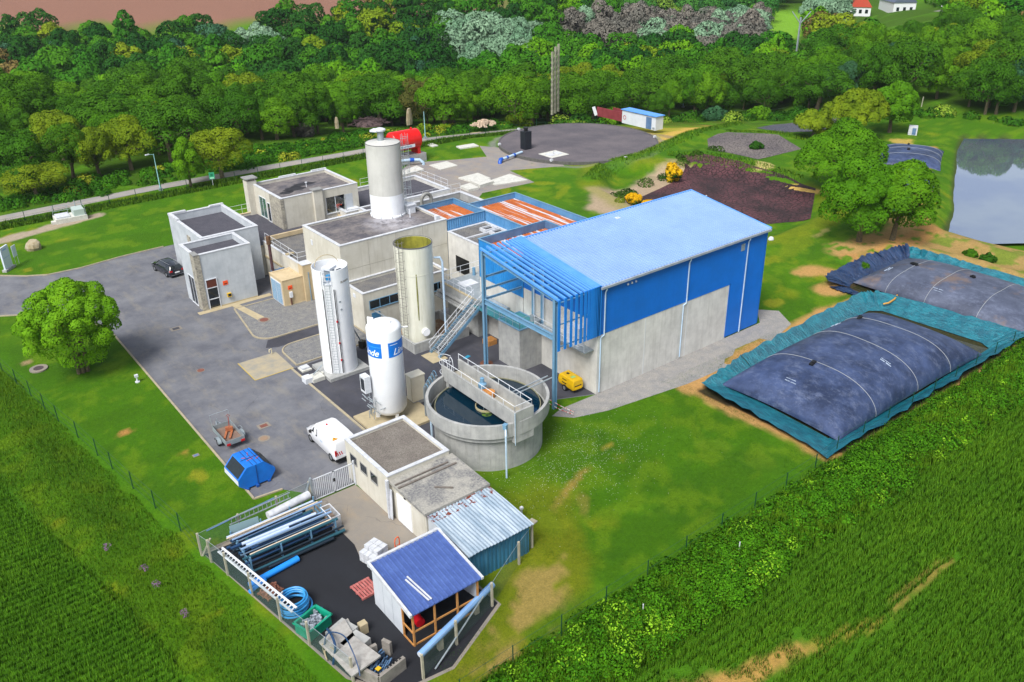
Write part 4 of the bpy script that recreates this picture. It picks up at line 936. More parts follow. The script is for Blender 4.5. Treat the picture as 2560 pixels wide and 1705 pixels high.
q = MB(); q.cyl(cx-.9,cy-1.1,3.205,3.215,.4,n=12); q.build('algae', M('floating_algae','#4b6a10','#0c1c14',rough=.9,sc=4,lo=.45,hi=.55), t)
# bridge runs across it along y: from the far side down to the near side
bx0, bx1, by0, by1 = 31.1, 32.8, 40.1, 49.1
b = MB(); b.box(bx0+.1,bx1-.1,by0+.1,by1-.01,3.85,4.05); b.build('bridge_deck', M('bridge_concrete','#a39f92','#8f8b80',rough=.9,sc=1.5), t)
b = MB(); b.box(bx0,bx0+.16,by0,by1,3.7,4.9); b.box(bx1-.16,bx1,by0,by1,3.7,4.9); b.box(bx0+.16,bx1-.16,by0,by0+.16,3.7,4.9); b.build('bridge_wall', m_conc, t)
b = MB(); b.box(bx0+.005,bx1-.005,by0+.005,by0+.5,2.4,3.695); b.box(bx0+.1,bx0+.4,by1-.8,by1-.4,2.5,3.695); b.build('bridge_support', m_conc, t)
railing([(bx0+.09,by1,4.9),(bx0+.09,by0+.1,4.9),(bx1-.09,by0+.1,4.9),(bx1-.09,by1,4.9)], .45, 1.35, .025, m_wsteel, name='bridge_railing', parent=t, rails=1)
q = MB()
for x in (bx0+.3, bx0+.8): q.tube([(x,by1+.1,1.0),(x,by1+.1,4.9)]+[(x,by1+.1-.25*(1-math.cos(PI*k/6)),4.9+.45*math.sin(PI*k/6)) for k in range(1,7)]+[(x,by1-.4,4.3)], .028, 6)
k_ = 1.2
while k_ < 4.6: q.bar((bx0+.3,by1+.1,k_),(bx0+.8,by1+.1,k_),.025,.025); k_ += .3
for z in (3.2,4.0,4.8,5.3): q.tube([(bx0+.55+.42*math.cos(PI*j/8),by1+.1+.75*math.sin(PI*j/8),z) for j in range(9)], .02, 5)
q.build('access_ladder', m_wsteel, t)
q = MB(); q.lathe([(0,4.05),(.36,4.05),(.4,4.5),(.38,4.55),(0,4.57)],31.95,44.1,20); q.build('gearbox', M('rust_orange','#a8642c','#c98f4a',rough=.8,sc=14), t, True)
q = MB(); q.lathe([(0,4.05),(.33,4.05),(.33,4.5),(.1,4.6),(0,4.6)],31.85,44.8,18); q.build('gearbox', M('rust_orange','#a8642c'), t, True)
q = MB(); q.lathe([(0,4.58),(.3,4.58),(.32,4.9),(.16,5.0),(.16,5.35),(0,5.4)],31.85,44.85,16); q.build('motor', m_steelb, t, True)
q = MB(); q.tube([(33.05,42.9,4.6),(36.6,43.1,4.6)], .05, 8); q.tube([(33.05,42.5,4.6),(36.7,42.7,4.6)], .05, 8); q.build('inlet_pipe', m_galv, t)
q = MB(); q.tube([(30.6,40.5,3.75),(30.35,40.15,3.75),(30.2,39.95,3.5),(30.2,39.95,0)], .07, 8); q.tube([(30.75,40.02,3.6),(30.75,40.02,5.1)][:0] or [(31.1,40.05,2.3),(31.1,40.05,4.9)], .03, 6)
q.build('drop_pipe', m_pipe, t, True); MB().obox(30.5,40.4,3.75,4.1,.35,.3,.4).build('valve', m_steelb, t)
MB().tube([(31.3,44.0,2.9),(31.3,44.0,4.9)], .02, 6).build('probe', m_galv, t)
MB().tube([(28.6,47.0,0),(28.6,47.0,3.4)], .09, 8).build('drain_pipe', m_pipe, t)
MB().obox(36.5,43.2,1.9,2.4,.25,.25,.4).build('blue_valve', M('valve_blue2','#1453a0'), t)

# ---------------- storage garage and sheds ----------------
t = flat_block('garage', 'cream garage with brown gravel roof and three small windows', 21.6, 26.4, 41.35, 47.1, 3.25, 3.0, m_cream, M('brown_gravel_roof','#77706a','#8a847c',rough=.95,sc=.8,fine=.8,fcol='#35302c',bs=15,bump=.6), w=.22)
for y in (46.0,44.6,43.2):
    w_ = window(t, 'x', 21.6, y-.42, y+.42, 1.75, 2.4, 0, M('window_recess','#8f8f8c',rough=.8), m_glass, .03)
MB().box(21.42,21.6,41.2,41.4,.0,3.0).build('pier', m_coping, t)
t = thing('lean_to', 'concrete slab roofed lean-to with white double doors', 'building', (21.8,37.2,0))
MB().box(21.85,26.5,37.25,41.33,0,2.6).build('wall', m_cream, t)
m_slab = M('lichen_slab', '#8b8984', '#5d5e63', rough=.95, sc=.55, fine=.5, fcol='#b5b3a8', bs=6, bump=.4, lo=.44, hi=.56)
b = MB(); b.add([(21.65,37.05,2.78),(26.65,37.05,2.78),(26.65,41.34,2.9),(21.65,41.34,2.9),(21.65,37.05,2.6),(26.65,37.05,2.6),(26.65,41.34,2.72),(21.65,41.34,2.72)], [(0,1,2,3),(7,6,5,4),(4,5,1,0),(5,6,2,1),(6,7,3,2),(7,4,0,3)]); b.build('roof_slab', m_slab, t)
b = MB(); b.bar((21.7,40.2,2.92),(26.2,40.2,2.92),.14,.08); b.bar((21.7,40.6,2.94),(25.8,40.6,2.94),.1,.08); b.bar((23.6,38.9,2.9),(24.5,38.1,2.88),.12,.06); b.build('loose_batten', M('old_timber','#77726c','#625a54',rough=.95,sc=4), t)
b = MB(); b.box(21.79,21.85,39.0,39.85,.05,2.2); b.box(21.79,21.85,39.87,40.7,.05,2.2); b.build('door', m_wtank, t)
MB().box(21.78,21.84,39.6,39.75,2.3,2.42).build('lamp', m_black, t); MB().bar((21.5,41.05,0.05),(21.65,41.15,2.3),.28,.05).build('loose_panel', m_coping, t)
t = thing('tin_shed', 'corrugated iron shed with a crumpled grey roof and blue rear wall', 'shed', (21.9,32.8,0))
b = MB(); ribbed(b, (26.5,32.9), (21.95,32.9), 0, 2.25, .04, .3, .04, (0,-1)); b.build('rear_cladding', M('dusty_blue_cladding','#2f6f92','#27607f',rough=.6,sc=1,streak=('#4f8aa8',.6)), t)
MB().box(21.95,22.05,32.95,37.2,0,2.3).build('wall', m_white, t); MB().box(26.4,26.5,32.95,37.2,0,2.3).build('wall', m_bluedk, t)
MB().box(21.9,21.95,35.6,36.4,.05,2.0).build('door', m_wtank, t)
r = MB(); nn_ = 40
def crump(u_, v_): 
    x = 21.8+4.85*u_; y = 32.6+4.5*v_; return (x, y, 2.3+.28*v_+.022*math.sin(u_*nn_*2*PI/2)+.03*math.sin(3*v_+7*u_)+.02*math.sin(11*u_+5*v_))
r.grid(crump, 160, 10)
r.grid(lambda u_, v_: (lambda p_: (p_[0],p_[1],p_[2]-.03))(crump(1-u_, v_)), 160, 4)
t2 = NT('tin_roof'); v = t2.coord(); tb = t2.mix(t2.noise(t2.coord(True,(1,.2,1)), 1.8, 4, .6, .4, .6), c('#b3c2cf'), c('#8fa3b4'))
rx = t2.add('ShaderNodeSeparateXYZ'); t2.link(v, rx.inputs[0]); msk = t2.math('MULTIPLY', t2.math('GREATER_THAN', rx.outputs[1], 36.3), t2.noise(v, 3.2, 4, .7, .54, .56)); tb = t2.mix(msk, tb, c('#7a3a28'))
t2.link(tb, t2.b.inputs['Base Color']); t2.b.inputs['Roughness'].default_value = .45; t2.b.inputs['Metallic'].default_value = .3
r.build('roof', t2.m, t, True)
t = thing('panel_shed', 'white panel shed with a ribbed blue roof and open timber frame front', 'shed', (16.75,30.8,0))
m_pan = M('white_panel', '#cdd3da', '#c0c7cf', rough=.5, sc=.8, streak=('#a9b1b9', .25)); SX0,SX1,SY0,SY1 = 16.75,21.15,30.85,35.0; zf, zb_ = 2.35, 2.95
b = MB(); b.ext([(SX0,SY0+1.0,0),(SX0,SY1,0),(SX0,SY1,zb_),(SX0,SY0+1.0,zf+.15)], (0,0,0), (.06,0,0), 'x'); b.ext([(SX1,SY0+.2,0.8),(SX1,SY1,0),(SX1,SY1,zb_),(SX1,SY0+.2,zf)], (0,0,0), (-.06,0,0), 'x'); b.box(SX0+.06,SX1-.06,SY1-.06,SY1,0,zb_); b.build('wall', m_pan, t)
for y in (32.9,33.9): MB().box(SX0-.004,SX0,y-.012,y+.012,0,2.5).build('panel_joint', m_galv, t)
n = 15; p = (SX1-SX0+.3)/n; pr = []
for i in range(n):
    for q, h in ((0,0),(.6,0),(.7,.05),(.9,.05)): pr.append((SX0-.12+(i+q)*p, SY0-.15, zf+h))
pr += [(SX1+.18,SY0-.15,zf), (SX1+.18,SY0-.15,zf-.06), (SX0-.12,SY0-.15,zf-.06)]
r = MB(); r.ext(pr, (0,SY0-.15,zf), (0,SY1+.05,zb_+.05), 'y'); r.build('roof', M('royal_blue_sheet','#3b518c','#465d98',rough=.45,sc=1,streak=('#5b78b8',.5)), t)
b = MB(); b.box(SX0-.16,SX1+.22,SY1+.02,SY1+.2,zb_-.2,zb_+.16); b.bar((SX0-.12,SY0-.2,zf+.02),(SX0-.12,SY1+.1,zb_+.08),.14,.22); b.bar((SX1+.2,SY0-.2,zf+.02),(SX1+.2,SY1+.1,zb_+.08),.14,.18); b.build('verge_trim', m_coping, t)
b = MB(); b.bar((18.0,31.0,zf+.12),(17.7,32.9,zf+.42),.09,.05); b.bar((18.16,31.0,zf+.12),(17.9,33.05,zf+.42),.09,.05); b.build('loose_strip', m_coping, t)
m_tim = M('raw_timber', '#c08a4e', '#a8743c', rough=.8, sc=5)
for x in (SX0+.06, 18.2, 19.7, SX1-.06): MB().box(x-.05,x+.05,SY0-.05,SY0+.05,0,zf-.05).build('post', m_tim, t)
b = MB(); b.box(SX0,SX1,SY0-.03,SY0+.03,.95,1.05); b.box(SX0,SX1,SY0-.03,SY0+.03,.03,.13); b.box(SX0,SX1,SY0-.04,SY0+.04,zf-.15,zf-.05); b.box(SX0-.03,SX0+.03,SY0,SY0+1,.95,1.05); b.box(SX0-.03,SX0+.03,SY0,SY0+1,.03,.13); b.box(SX0-.02,SX0+.06,SY0+.95,SY0+1.05,0,zf); b.build('rail', m_tim, t)
q = MB(); q.tube([(17.7,31.6,.55),(17.75,32.3,.55)], .28, 16); one('gas_drum', q, M('signal_red','#c01020','#a80c1c',rough=.4), 'red drum lying inside the open front of the white shed', 'drum', smooth=True)
one('stored_crate', MB().box(17.2,18.1,32.6,33.4,.01,.9), M('dark_crate','#2a2f38','#3a3f48',rough=.8), 'dark crate behind the red drum in the open shed', 'crate')
# ---------------- vehicles ----------------
def loft(st):
    """body from stations (x, z bottom, z belt, z top, half-width bottom, belt, top)"""
    b = MB(); P = []; n = 10
    for x, zb, zm, zt, wb, wm, wt in st:
        P += [(x,-wb*.92,zb),(x,-wb,zb+.12),(x,-wm,zm),(x,-wt,zt-.06),(x,-wt*.82,zt),(x,wt*.82,zt),(x,wt,zt-.06),(x,wm,zm),(x,wb,zb+.12),(x,wb*.92,zb)]
    m = len(st); F_ = [(i*n+k, i*n+(k+1)%n, (i+1)*n+(k+1)%n, (i+1)*n+k) for i in range(m-1) for k in range(n)]
    F_ += [tuple(range(n))[::-1], tuple(range((m-1)*n, m*n))]
    b.add(P, F_); return b
def side_at(st, x, z):
    for a, e in zip(st[:-1], st[1:]):
        if min(a[0],e[0]) <= x <= max(a[0],e[0]):
            q = (x-a[0])/(e[0]-a[0]+1e-9); s = [a[k]*(1-q)+e[k]*q for k in range(7)]
            return s[4]+(s[5]-s[4])*(z-s[1])/(s[2]-s[1]) if z < s[2] else s[5]+(s[6]-s[5])*(z-s[2])/max(.05, s[3]-.06-s[2])
    return .8
def side_glass(st, poly, off=.008):
    b = MB()
    for sgn in (-1, 1):
        P = [(x, sgn*(side_at(st,x,z)+off), z) for x, z in poly]; b.add(P, [tuple(range(len(P))) if sgn < 0 else tuple(range(len(P)))[::-1]])
    return b
m_tyre = M('tyre', '#101012', rough=.9, world=False); m_rim = M('wheel_rim', '#9ea3a8', rough=.35, metal=.6, world=False)
def wheel(parent, x, y, r=.33, w=.2):
    b = MB(); s_ = 1 if y > 0 else -1; pr = [(r*.62,-w/2),(r*.93,-w/2),(r,-w*.35),(r,w*.35),(r*.93,w/2),(r*.62,w/2)]
    q = MB().lathe(pr, 0, 0, 24); q.v = [(x+p[0], y+p[2], r+p[1]) for p in q.v]; wo = q.build('wheel', m_tyre, parent, True, True)
    q = MB().lathe([(0,-w*.4),(r*.62,-w*.4),(r*.62,w*.4),(.1,w*.42),(0,w*.42)], 0, 0, 20); q.v = [(x+p[0], y+p[2]*s_, r+p[1]) for p in q.v]; ro = q.build('rim', m_rim, None, True, True); ro.parent = wo
def panel(parent, name, P, mat, o=None): 
    o_ = MB().add(P, [tuple(range(len(P)))]).build(name, mat, parent, local=True); return o_
m_carglass = M('car_glass', '#0b1418', '#16242a', rough=.05, spec=.9, world=False, sc=1)
m_red = M('tail_red', '#b30d12', rough=.3, world=False); m_blkt = M('black_trim', '#0c0c0e', rough=.6, world=False)
# white van, front towards +x of its own frame
st = [(-2.42,.35,1.0,1.78,.86,.9,.80),(-2.36,.28,1.05,1.90,.9,.93,.82),(-1.2,.25,1.05,1.95,.92,.95,.84),(.6,.25,1.05,1.94,.92,.95,.83),(.95,.25,1.05,1.88,.92,.95,.78),(1.62,.25,1.02,1.30,.92,.94,.72),(1.75,.25,.98,1.16,.92,.93,.70),(2.3,.3,.85,.98,.86,.86,.66),(2.48,.36,.7,.8,.72,.72,.6)]
t = thing('parked_van', 'white panel van parked on the yard behind the garage, orange warning triangle on the roof', 'van', (22.48,51.3,0), math.radians(90))
m_vw = M('van_white', '#e4e6ea', rough=.25, spec=.6, world=False, coat=.4)
loft(st).build('body', m_vw, t, True, True)
panel(t, 'windscreen', [(1.60,-.66,1.315),(1.60,.66,1.315),(1.0,.70,1.865),(1.0,-.70,1.865)], m_carglass)
side_glass(st, [(.35,1.12),(1.35,1.08),(1.28,1.28),(.92,1.66),(.35,1.7)]).build('side_window', m_carglass, t, local=True)
panel(t, 'rear_window', [(-2.405,.66,1.15),(-2.405,-.66,1.15),(-2.395,-.62,1.62),(-2.395,.62,1.62)], m_carglass)
for s_ in (-1,1):
    MB().box(-2.46,-2.38,s_*.86-.06,s_*.86+.06,.8,1.25).build('tail_light', m_red, t, local=True)
    q = MB(); 
    for k in range(4): q.add([(-2.425,s_*(.30+k*.16),.78),(-2.425,s_*(.38+k*.16),.78),(-2.425,s_*(.48+k*.16),1.08),(-2.425,s_*(.40+k*.16),1.08)], [(0,1,2,3)])
    q.build('chevron_stripe', M('stripe_red','#d0202a',rough=.5,world=False), t, local=True)
    MB().box(1.25,1.4,s_*.99-.1,s_*.99+.1,1.05,1.25).build('wing_mirror', m_blkt, t, local=True)
    MB().box(2.2,2.42,s_*.72-.12,s_*.72+.12,.72,.86).build('headlight', m_rim, t, local=True)
MB().box(-2.5,-2.3,-.9,.9,.28,.5).build('rear_bumper', m_blkt, t, local=True); MB().box(2.3,2.52,-.78,.78,.25,.42).build('front_bumper', m_blkt, t, local=True)
MB().box(-2.47,-2.44,-.25,.25,.55,.68).build('number_plate', M('plate_white','#dcdfe2',world=False), t, local=True)
for x in (-1.6,1.65):
    for y in (-.84,.84): wheel(t, x, y)
tr_ = MB().ext([(-2.1,.42,1.965),(-2.1,.86,1.965),(-1.75,.64,1.965)], (0,0,0), (0,0,.03), 'z'); ws = tr_.build('warning_triangle', M('warning_orange','#e09a14',rough=.5,world=False), t, local=True)
MB().box(-2.02,-1.95,.58,.7,1.996,2.0).build('triangle_mark', m_blkt, ws, local=True)
MB().cyl(.15,.15,1.94,2.02,.07,n=12).build('beacon', m_red, t, local=True)
side_glass([s_ for s_ in st], [(-.5,1.0),(-.1,1.0),(-.1,1.12),(-.5,1.12)], .006).build('door_logo', M('faint_logo','#9fb4c8',world=False), t, local=True)
# black estate car
st = [(-2.3,.32,.75,.92,.78,.84,.7),(-2.22,.25,.82,1.05,.84,.88,.68),(-2.05,.22,.88,1.38,.87,.89,.6),(-1.2,.22,.9,1.47,.88,.9,.6),(.2,.22,.92,1.48,.88,.9,.6),(.55,.22,.92,1.42,.88,.9,.58),(1.2,.22,.9,1.02,.88,.89,.66),(1.9,.25,.78,.88,.86,.86,.66),(2.25,.3,.65,.74,.78,.78,.6),(2.36,.36,.55,.62,.62,.62,.5)]
cp = at(425, 678)
t = thing('parked_car', 'black estate car parked beside the white office block', 'car', (24.75,94.6,0), math.radians(98))
loft(st).build('body', M('car_black','#0b1018','#101826',rough=.18,spec=.7,world=False,coat=.6), t, True, True)
side_glass(st, [(-1.95,.98),(.95,.98),(.5,1.36),(-1.85,1.36)]).build('side_window', m_carglass, t, local=True)
panel(t, 'windscreen', [(1.14,-.6,1.06),(1.14,.6,1.06),(.58,.55,1.425),(.58,-.55,1.425)], m_carglass)
panel(t, 'rear_window', [(-2.235,.6,1.06),(-2.235,-.6,1.06),(-2.07,-.56,1.37),(-2.07,.56,1.37)], m_carglass)
panel(t, 'sunroof', [(-.9,-.42,1.485),(.1,-.42,1.492),(.1,.42,1.492),(-.9,.42,1.485)], m_carglass)
for s_ in (-1,1):
    MB().box(-2.33,-2.2,s_*.68-.16,s_*.68+.16,.72,.9).build('tail_light', m_red, t, local=True); MB().bar((-1.9,s_*.56,1.5),(.3,s_*.56,1.53),.03,.03).build('roof_rail', m_rim, t, local=True)
    MB().box(.75,.88,s_*.98-.09,s_*.98+.09,.92,1.06).build('wing_mirror', m_blkt, t, local=True); MB().box(2.0,2.2,s_*.62-.14,s_*.62+.14,.62,.76).build('headlight', m_rim, t, local=True)
MB().box(-2.36,-2.3,-.26,.26,.55,.67).build('number_plate', M('plate_white','#dcdfe2',world=False), t, local=True); MB().box(-2.34,-2.28,-.8,.8,.34,.37).build('bumper_trim', m_rim, t, local=True)
for x in (-1.4,1.4):
    for y in (-.8,.8): wheel(t, x, y, .32)
# utility trailer with pallet truck
t = thing('trailer', 'small galvanised trailer with a plywood bed and tailgate lights', 'trailer', (16.85,57.1,0), math.radians(90))
m_gv = M('galv_body', '#9aa5a8', '#86929a', rough=.45, metal=.3, world=False, sc=2)
b = MB(); b.box(-1.4,1.4,-.72,-.69,.45,.85); b.box(-1.4,1.4,.69,.72,.45,.85); b.box(1.37,1.4,-.69,.69,.45,.85); b.box(-1.4,-1.37,-.69,.69,.45,.85); b.build('side_board', m_gv, t, local=True)
MB().box(-1.37,1.37,-.69,.69,.43,.47).build('bed', M('plywood','#6f5a50','#7f6a5e',rough=.8,world=False), t, local=True)
b = MB(); b.tube([(1.38,-.7,.85),(1.5,-.72,1.75),(1.5,.72,1.75),(1.38,.7,.85)], .022, 6); b.build('ladder_rack', m_galv, t, local=True)
b = MB(); b.bar((1.4,-.4,.42),(2.6,0,.42),.06,.08); b.bar((1.4,.4,.42),(2.6,0,.42),.06,.08); b.bar((2.3,0,.1),(2.3,0,.8),.05,.05); b.build('drawbar', m_galv, t, local=True)
for y in (-.92,.92): 
    wheel(t, -.2, y, .28, .16); q = MB()
    q.grid(lambda u_, v_: (-.2-.42*math.cos(PI*u_), y-.13+.26*v_, .34+.34*math.sin(PI*u_)), 10, 1); q.build('mudguard', m_gv, t, local=True)
for s_ in (-1,1): MB().box(-1.46,-1.4,s_*.55-.14,s_*.55+.14,.45,.6).build('tail_light', m_red, t, local=True)
b = MB(); b.tube([(.3,-1.0,.5),(.3,-1.2,.5),(.7,-1.2,.5),(.7,-1.0,.5)][:4], .02, 6); b.build('side_step', m_galv, t, local=True)
pt = thing('pallet_truck', 'orange pallet truck lying on the trailer bed with its handle up', 'pallet truck', (16.9,57.2,.47), math.radians(60))
m_po = M('orange_paint', '#8f5238', '#a8663e', rough=.6, world=False, sc=4)
b = MB(); b.box(-.7,.35,-.27,-.12,.06,.12); b.box(-.7,.35,.12,.27,.06,.12); b.box(.3,.5,-.27,.27,.06,.4); b.build('fork', m_po, pt, local=True)
b = MB(); b.tube([(.48,0,.3),(.75,0,1.15)], .03, 6); b.tube([(.75,-.15,1.15),(.78,0,1.3),(.75,.15,1.15)], .02, 6); b.build('handle', M('handle_red','#8a2a1c',world=False), pt, local=True); q = MB().cyl(.5,0,.0,.2,.12,n=12); q.build('steering_wheel', m_tyre, pt, local=True)
# blue covered skip
t = thing('covered_skip', 'bright blue faceted waste skip with black rubber side flaps', 'skip', (16.15,51.35,0), math.radians(2))
m_sk = M('skip_blue', '#1272d2', '#0f66c2', rough=.4, world=False, sc=1.5)
prof = [(-.95,.15),(.95,.15),(1.38,.72),(1.36,.95),(.62,1.75),(-.62,1.75),(-1.34,1.0),(-1.38,.55)]
b = MB(); P = [(x,-1.15,z) for x,z in prof]; b.ext(P, (0,-1.15,0), (0,1.15,0), 'y'); b.build('body', m_sk, t, local=True)
b = MB(); 
def face(x0,z0,x1,z1,y0,y1,o):
    n_ = Vector((-(z1-z0),0,(x1-x0))).normalized()*o; return [(x0+n_.x,y0,z0+n_.z),(x0+n_.x,y1,z0+n_.z),(x1+n_.x,y1,z1+n_.z),(x1+n_.x,y0,z1+n_.z)]
b.add(face(-1.30,1.06,-.68,1.69,-1.0,1.0,.02), [(0,1,2,3)]); m_rub = M('black_rubber','#101a22','#1a2830',rough=.6,world=False,sc=6)
b.build('left_flap', m_rub, t, local=True); b = MB(); b.add([(1.3+.02,-1.0,1.04),(1.3+.02,1.0,1.04),(.68+.02,1.0,1.72),(.68+.02,-1.0,1.72)], [(0,1,2,3)]); b.build('right_flap', m_rub, t, local=True)
b = MB(); b.add([(-1.372,-1.15,.58),(-1.372,1.15,.58),(-1.35,1.15,.98),(-1.35,-1.15,.98)], [(0,1,2,3)]); b.build('white_lower_panel', M('panel_white','#c8ccd2',world=False), t, local=True).location.x = -.015
b = MB(); b.bar((0,-1.17,.2),(.02,-1.17,1.74),.05,.02); b.build('front_seam', M('seam_navy','#0c3a72',world=False), t, local=True)
b = MB()
for x in (-.15,.15,.45): b.bar((x,-1.1,1.78),(x,1.1,1.78),.025,.03)
b.bar((-.6,-.1,1.78),(.6,-.1,1.78),.025,.03); b.build('lifting_bar', M('lift_bar','#2a3c66',world=False,rough=.6), t, local=True)
b = MB()
for x,y,l,a in ((-.25,-.35,.5,.2),(.1,.3,.35,1.2),(-.4,.2,.3,-.5),(.35,-.5,.3,.5),(0,-.05,.4,-.1)): b.bar((x,y,1.765),(x+l*math.cos(a),y+l*math.sin(a),1.765),.06,.02)
b.build('faded_lettering', M('faded_red','#a8504a',world=False,rough=.7), t, local=True)
b = MB(); b.box(-.9,-.7,-1.25,1.2,.02,.15); b.box(.7,.9,-1.25,1.2,.02,.15); b.box(-.2,0,-1.35,-1.1,.05,.2); b.build('skid', M('skid_blue','#0a4a96',world=False), t, local=True)
# yellow compressor
t = thing('compressor', 'yellow towable air compressor beside the blue column', 'compressor', (42.0,46.5,0), math.radians(88))
m_yel = M('compressor_yellow', '#e0b40a', '#d3a808', rough=.4, world=False, sc=2)
st = [(-.95,.42,.8,1.2,.5,.53,.46),(-.88,.38,.85,1.3,.54,.56,.5),(.8,.38,.85,1.32,.54,.56,.5),(1.0,.42,.8,1.16,.5,.52,.46)]
loft(st).build('body', m_yel, t, False, True); side_glass(st, [(-.1,.65),(.45,.65),(.45,1.05),(-.1,1.05)]).build('side_grille', m_blkt, t, local=True)
panel(t, 'rear_grille', [(-.96,.36,.7),(-.96,-.36,.7),(-.92,-.36,1.05),(-.92,.36,1.05)], m_blkt); MB().box(.25,.5,-.1,.1,1.31,1.34).build('exhaust_cover', m_blkt, t, local=True)
MB().box(-.5,-.2,-.15,.25,1.31,1.325).build('green_sticker', M('sticker_green','#5fae3a','#b8d0a0',world=False,sc=6), t, local=True); MB().box(-.99,-.93,-.35,.35,.42,.58).build('rear_panel', m_yel, t, local=True)
MB().bar((.9,0,.4),(1.7,0,.35),.08,.08).build('drawbar', m_blkt, t, local=True)
for y in (-.55,.55): wheel(t, .1, y, .28, .16)

# ---------------- person at the control room window ----------------
def skin_figure(name, joints, edges, mat, parent):
    me = bpy.data.meshes.new(name); me.from_pydata([j[:3] for j in joints], edges, []); o_ = bpy.data.objects.new(name, me); COL.objects.link(o_)
    sk = o_.modifiers.new('skin', 'SKIN'); sk.use_smooth_shade = True
    for i, j in enumerate(joints): me.skin_vertices[0].data[i].radius = (j[3], j[3] if len(j) < 5 else j[4])
    me.skin_vertices[0].data[0].use_root = True
    s_ = o_.modifiers.new('sub', 'SUBSURF'); s_.levels = 1; s_.render_levels = 1; bpy.context.view_layer.update()
    m2 = bpy.data.meshes.new_from_object(o_.evaluated_get(bpy.context.evaluated_depsgraph_get())); bpy.data.objects.remove(o_)
    m2.materials.clear(); m2.materials.append(mat); n_ = bpy.data.objects.new(name, m2); COL.objects.link(n_)
    if parent is not None: n_.parent = parent
    return n_
px_, py_ = 44.75, 91.52
pr_ = thing('person', 'person in an orange high-visibility jacket standing behind the control room window', 'person', (px_,py_,3.0), math.radians(10))
J = [(0,0,.95,.14,.11),(0,0,1.15,.14,.10),(0,0,1.38,.17,.11),(0,0,1.50,.06),(0,-.01,1.60,.055),(0,-.02,1.70,.095),(0,-.02,1.78,.07),
     (-.20,0,1.42,.065),(-.27,-.14,1.18,.048),(-.22,-.36,1.08,.036),(.20,0,1.42,.065),(.34,-.12,1.25,.048),(.38,-.30,1.48,.036),
     (-.10,0,.88,.09),(-.11,-.01,.48,.065),(-.11,.02,.08,.05),(-.11,-.12,.04,.045),(.10,0,.88,.09),(.11,-.01,.48,.065),(.11,.02,.08,.05),(.11,-.12,.04,.045)]
E_ = [(0,1),(1,2),(2,3),(3,4),(4,5),(5,6),(2,7),(7,8),(8,9),(2,10),(10,11),(11,12),(0,13),(13,14),(14,15),(15,16),(0,17),(17,18),(18,19),(19,20)]
m_skinm = M('skin', '#b98a6c', rough=.6, world=False)
body = skin_figure('body', J, E_, m_skinm, pr_)
for hx, hy, hz, dz in ((-.22,-.38,1.07,(-.02,-.06,.0)), (.385,-.32,1.51,(.0,-.04,.06))):
    hb = MB(); hb.tube([(hx,hy,hz),(hx+dz[0],hy+dz[1],hz+dz[2])],[.03,.04],8)
    for k in range(4): 
        ox = (k-1.5)*.018; hb.tube([(hx+dz[0]+ox,hy+dz[1],hz+dz[2]),(hx+dz[0]*1.8+ox,hy+dz[1]*1.8,hz+dz[2]*1.8),(hx+dz[0]*2.1+ox,hy+dz[1]*2.1-.015,hz+dz[2]*2.0-.01)],[.009,.008,.006],5)
    hb.tube([(hx+.03,hy-.01,hz),(hx+.055,hy-.05,hz+.02)],[.011,.008],5); hb.build('hand', m_skinm, pr_, True, True)
jk = [(0,0,.90,.17,.13),(0,0,1.15,.17,.13),(0,0,1.38,.2,.14),(0,0,1.47,.09),(-.20,0,1.42,.085),(-.27,-.14,1.18,.068),(-.235,-.31,1.10,.052),(.20,0,1.42,.085),(.34,-.12,1.25,.068),(.37,-.26,1.42,.052)]
skin_figure('jacket', jk, [(0,1),(1,2),(2,3),(2,4),(4,5),(5,6),(2,7),(7,8),(8,9)], M('hivis_orange', '#ff4a1a', rough=.7, world=False), pr_)
for z in (1.02,1.2): MB().lathe([(.245,z),(.245,z+.06)],0,0,24).build('reflective_band', M('reflective','#e6d8d4',rough=.4,world=False), pr_, local=True).scale = (.86,.7,1)
skin_figure('trousers', [(0,0,.92,.155,.12),(-.10,0,.84,.10),(-.11,-.01,.48,.078),(-.11,.02,.12,.065),(.10,0,.84,.10),(.11,-.01,.48,.078),(.11,.02,.12,.065)], [(0,1),(1,2),(2,3),(0,4),(4,5),(5,6)], M('navy_trousers','#151c2c',world=False), pr_)
hq = MB(); hq.lathe([(0,1.82),(.06,1.815),(.1,1.77),(.108,1.70),(.1,1.64)],0,.0,16); hq.build('hair', M('dark_hair','#2a1c14',world=False), pr_, True, True)
fq = MB()
for sx_ in (-.035,.035): fq.lathe([(0,-.012),(.011,0),(0,.012)],sx_,-.112,8); 
fq.v = [(p[0],p[1],p[2]+1.70) for p in fq.v]; fq.build('eyes', m_blkt, pr_, local=True); nq = MB(); nq.add([(-.012,-.108,1.69),(.012,-.108,1.69),(0,-.13,1.675),(0,-.11,1.715)], [(0,1,2),(0,2,3),(1,3,2)]); nq.build('nose', m_skinm, pr_, local=True)
MB().box(-.025,.025,-.113,-.108,1.64,1.647).build('mouth', M('lips','#8a4a40',world=False), pr_, local=True)

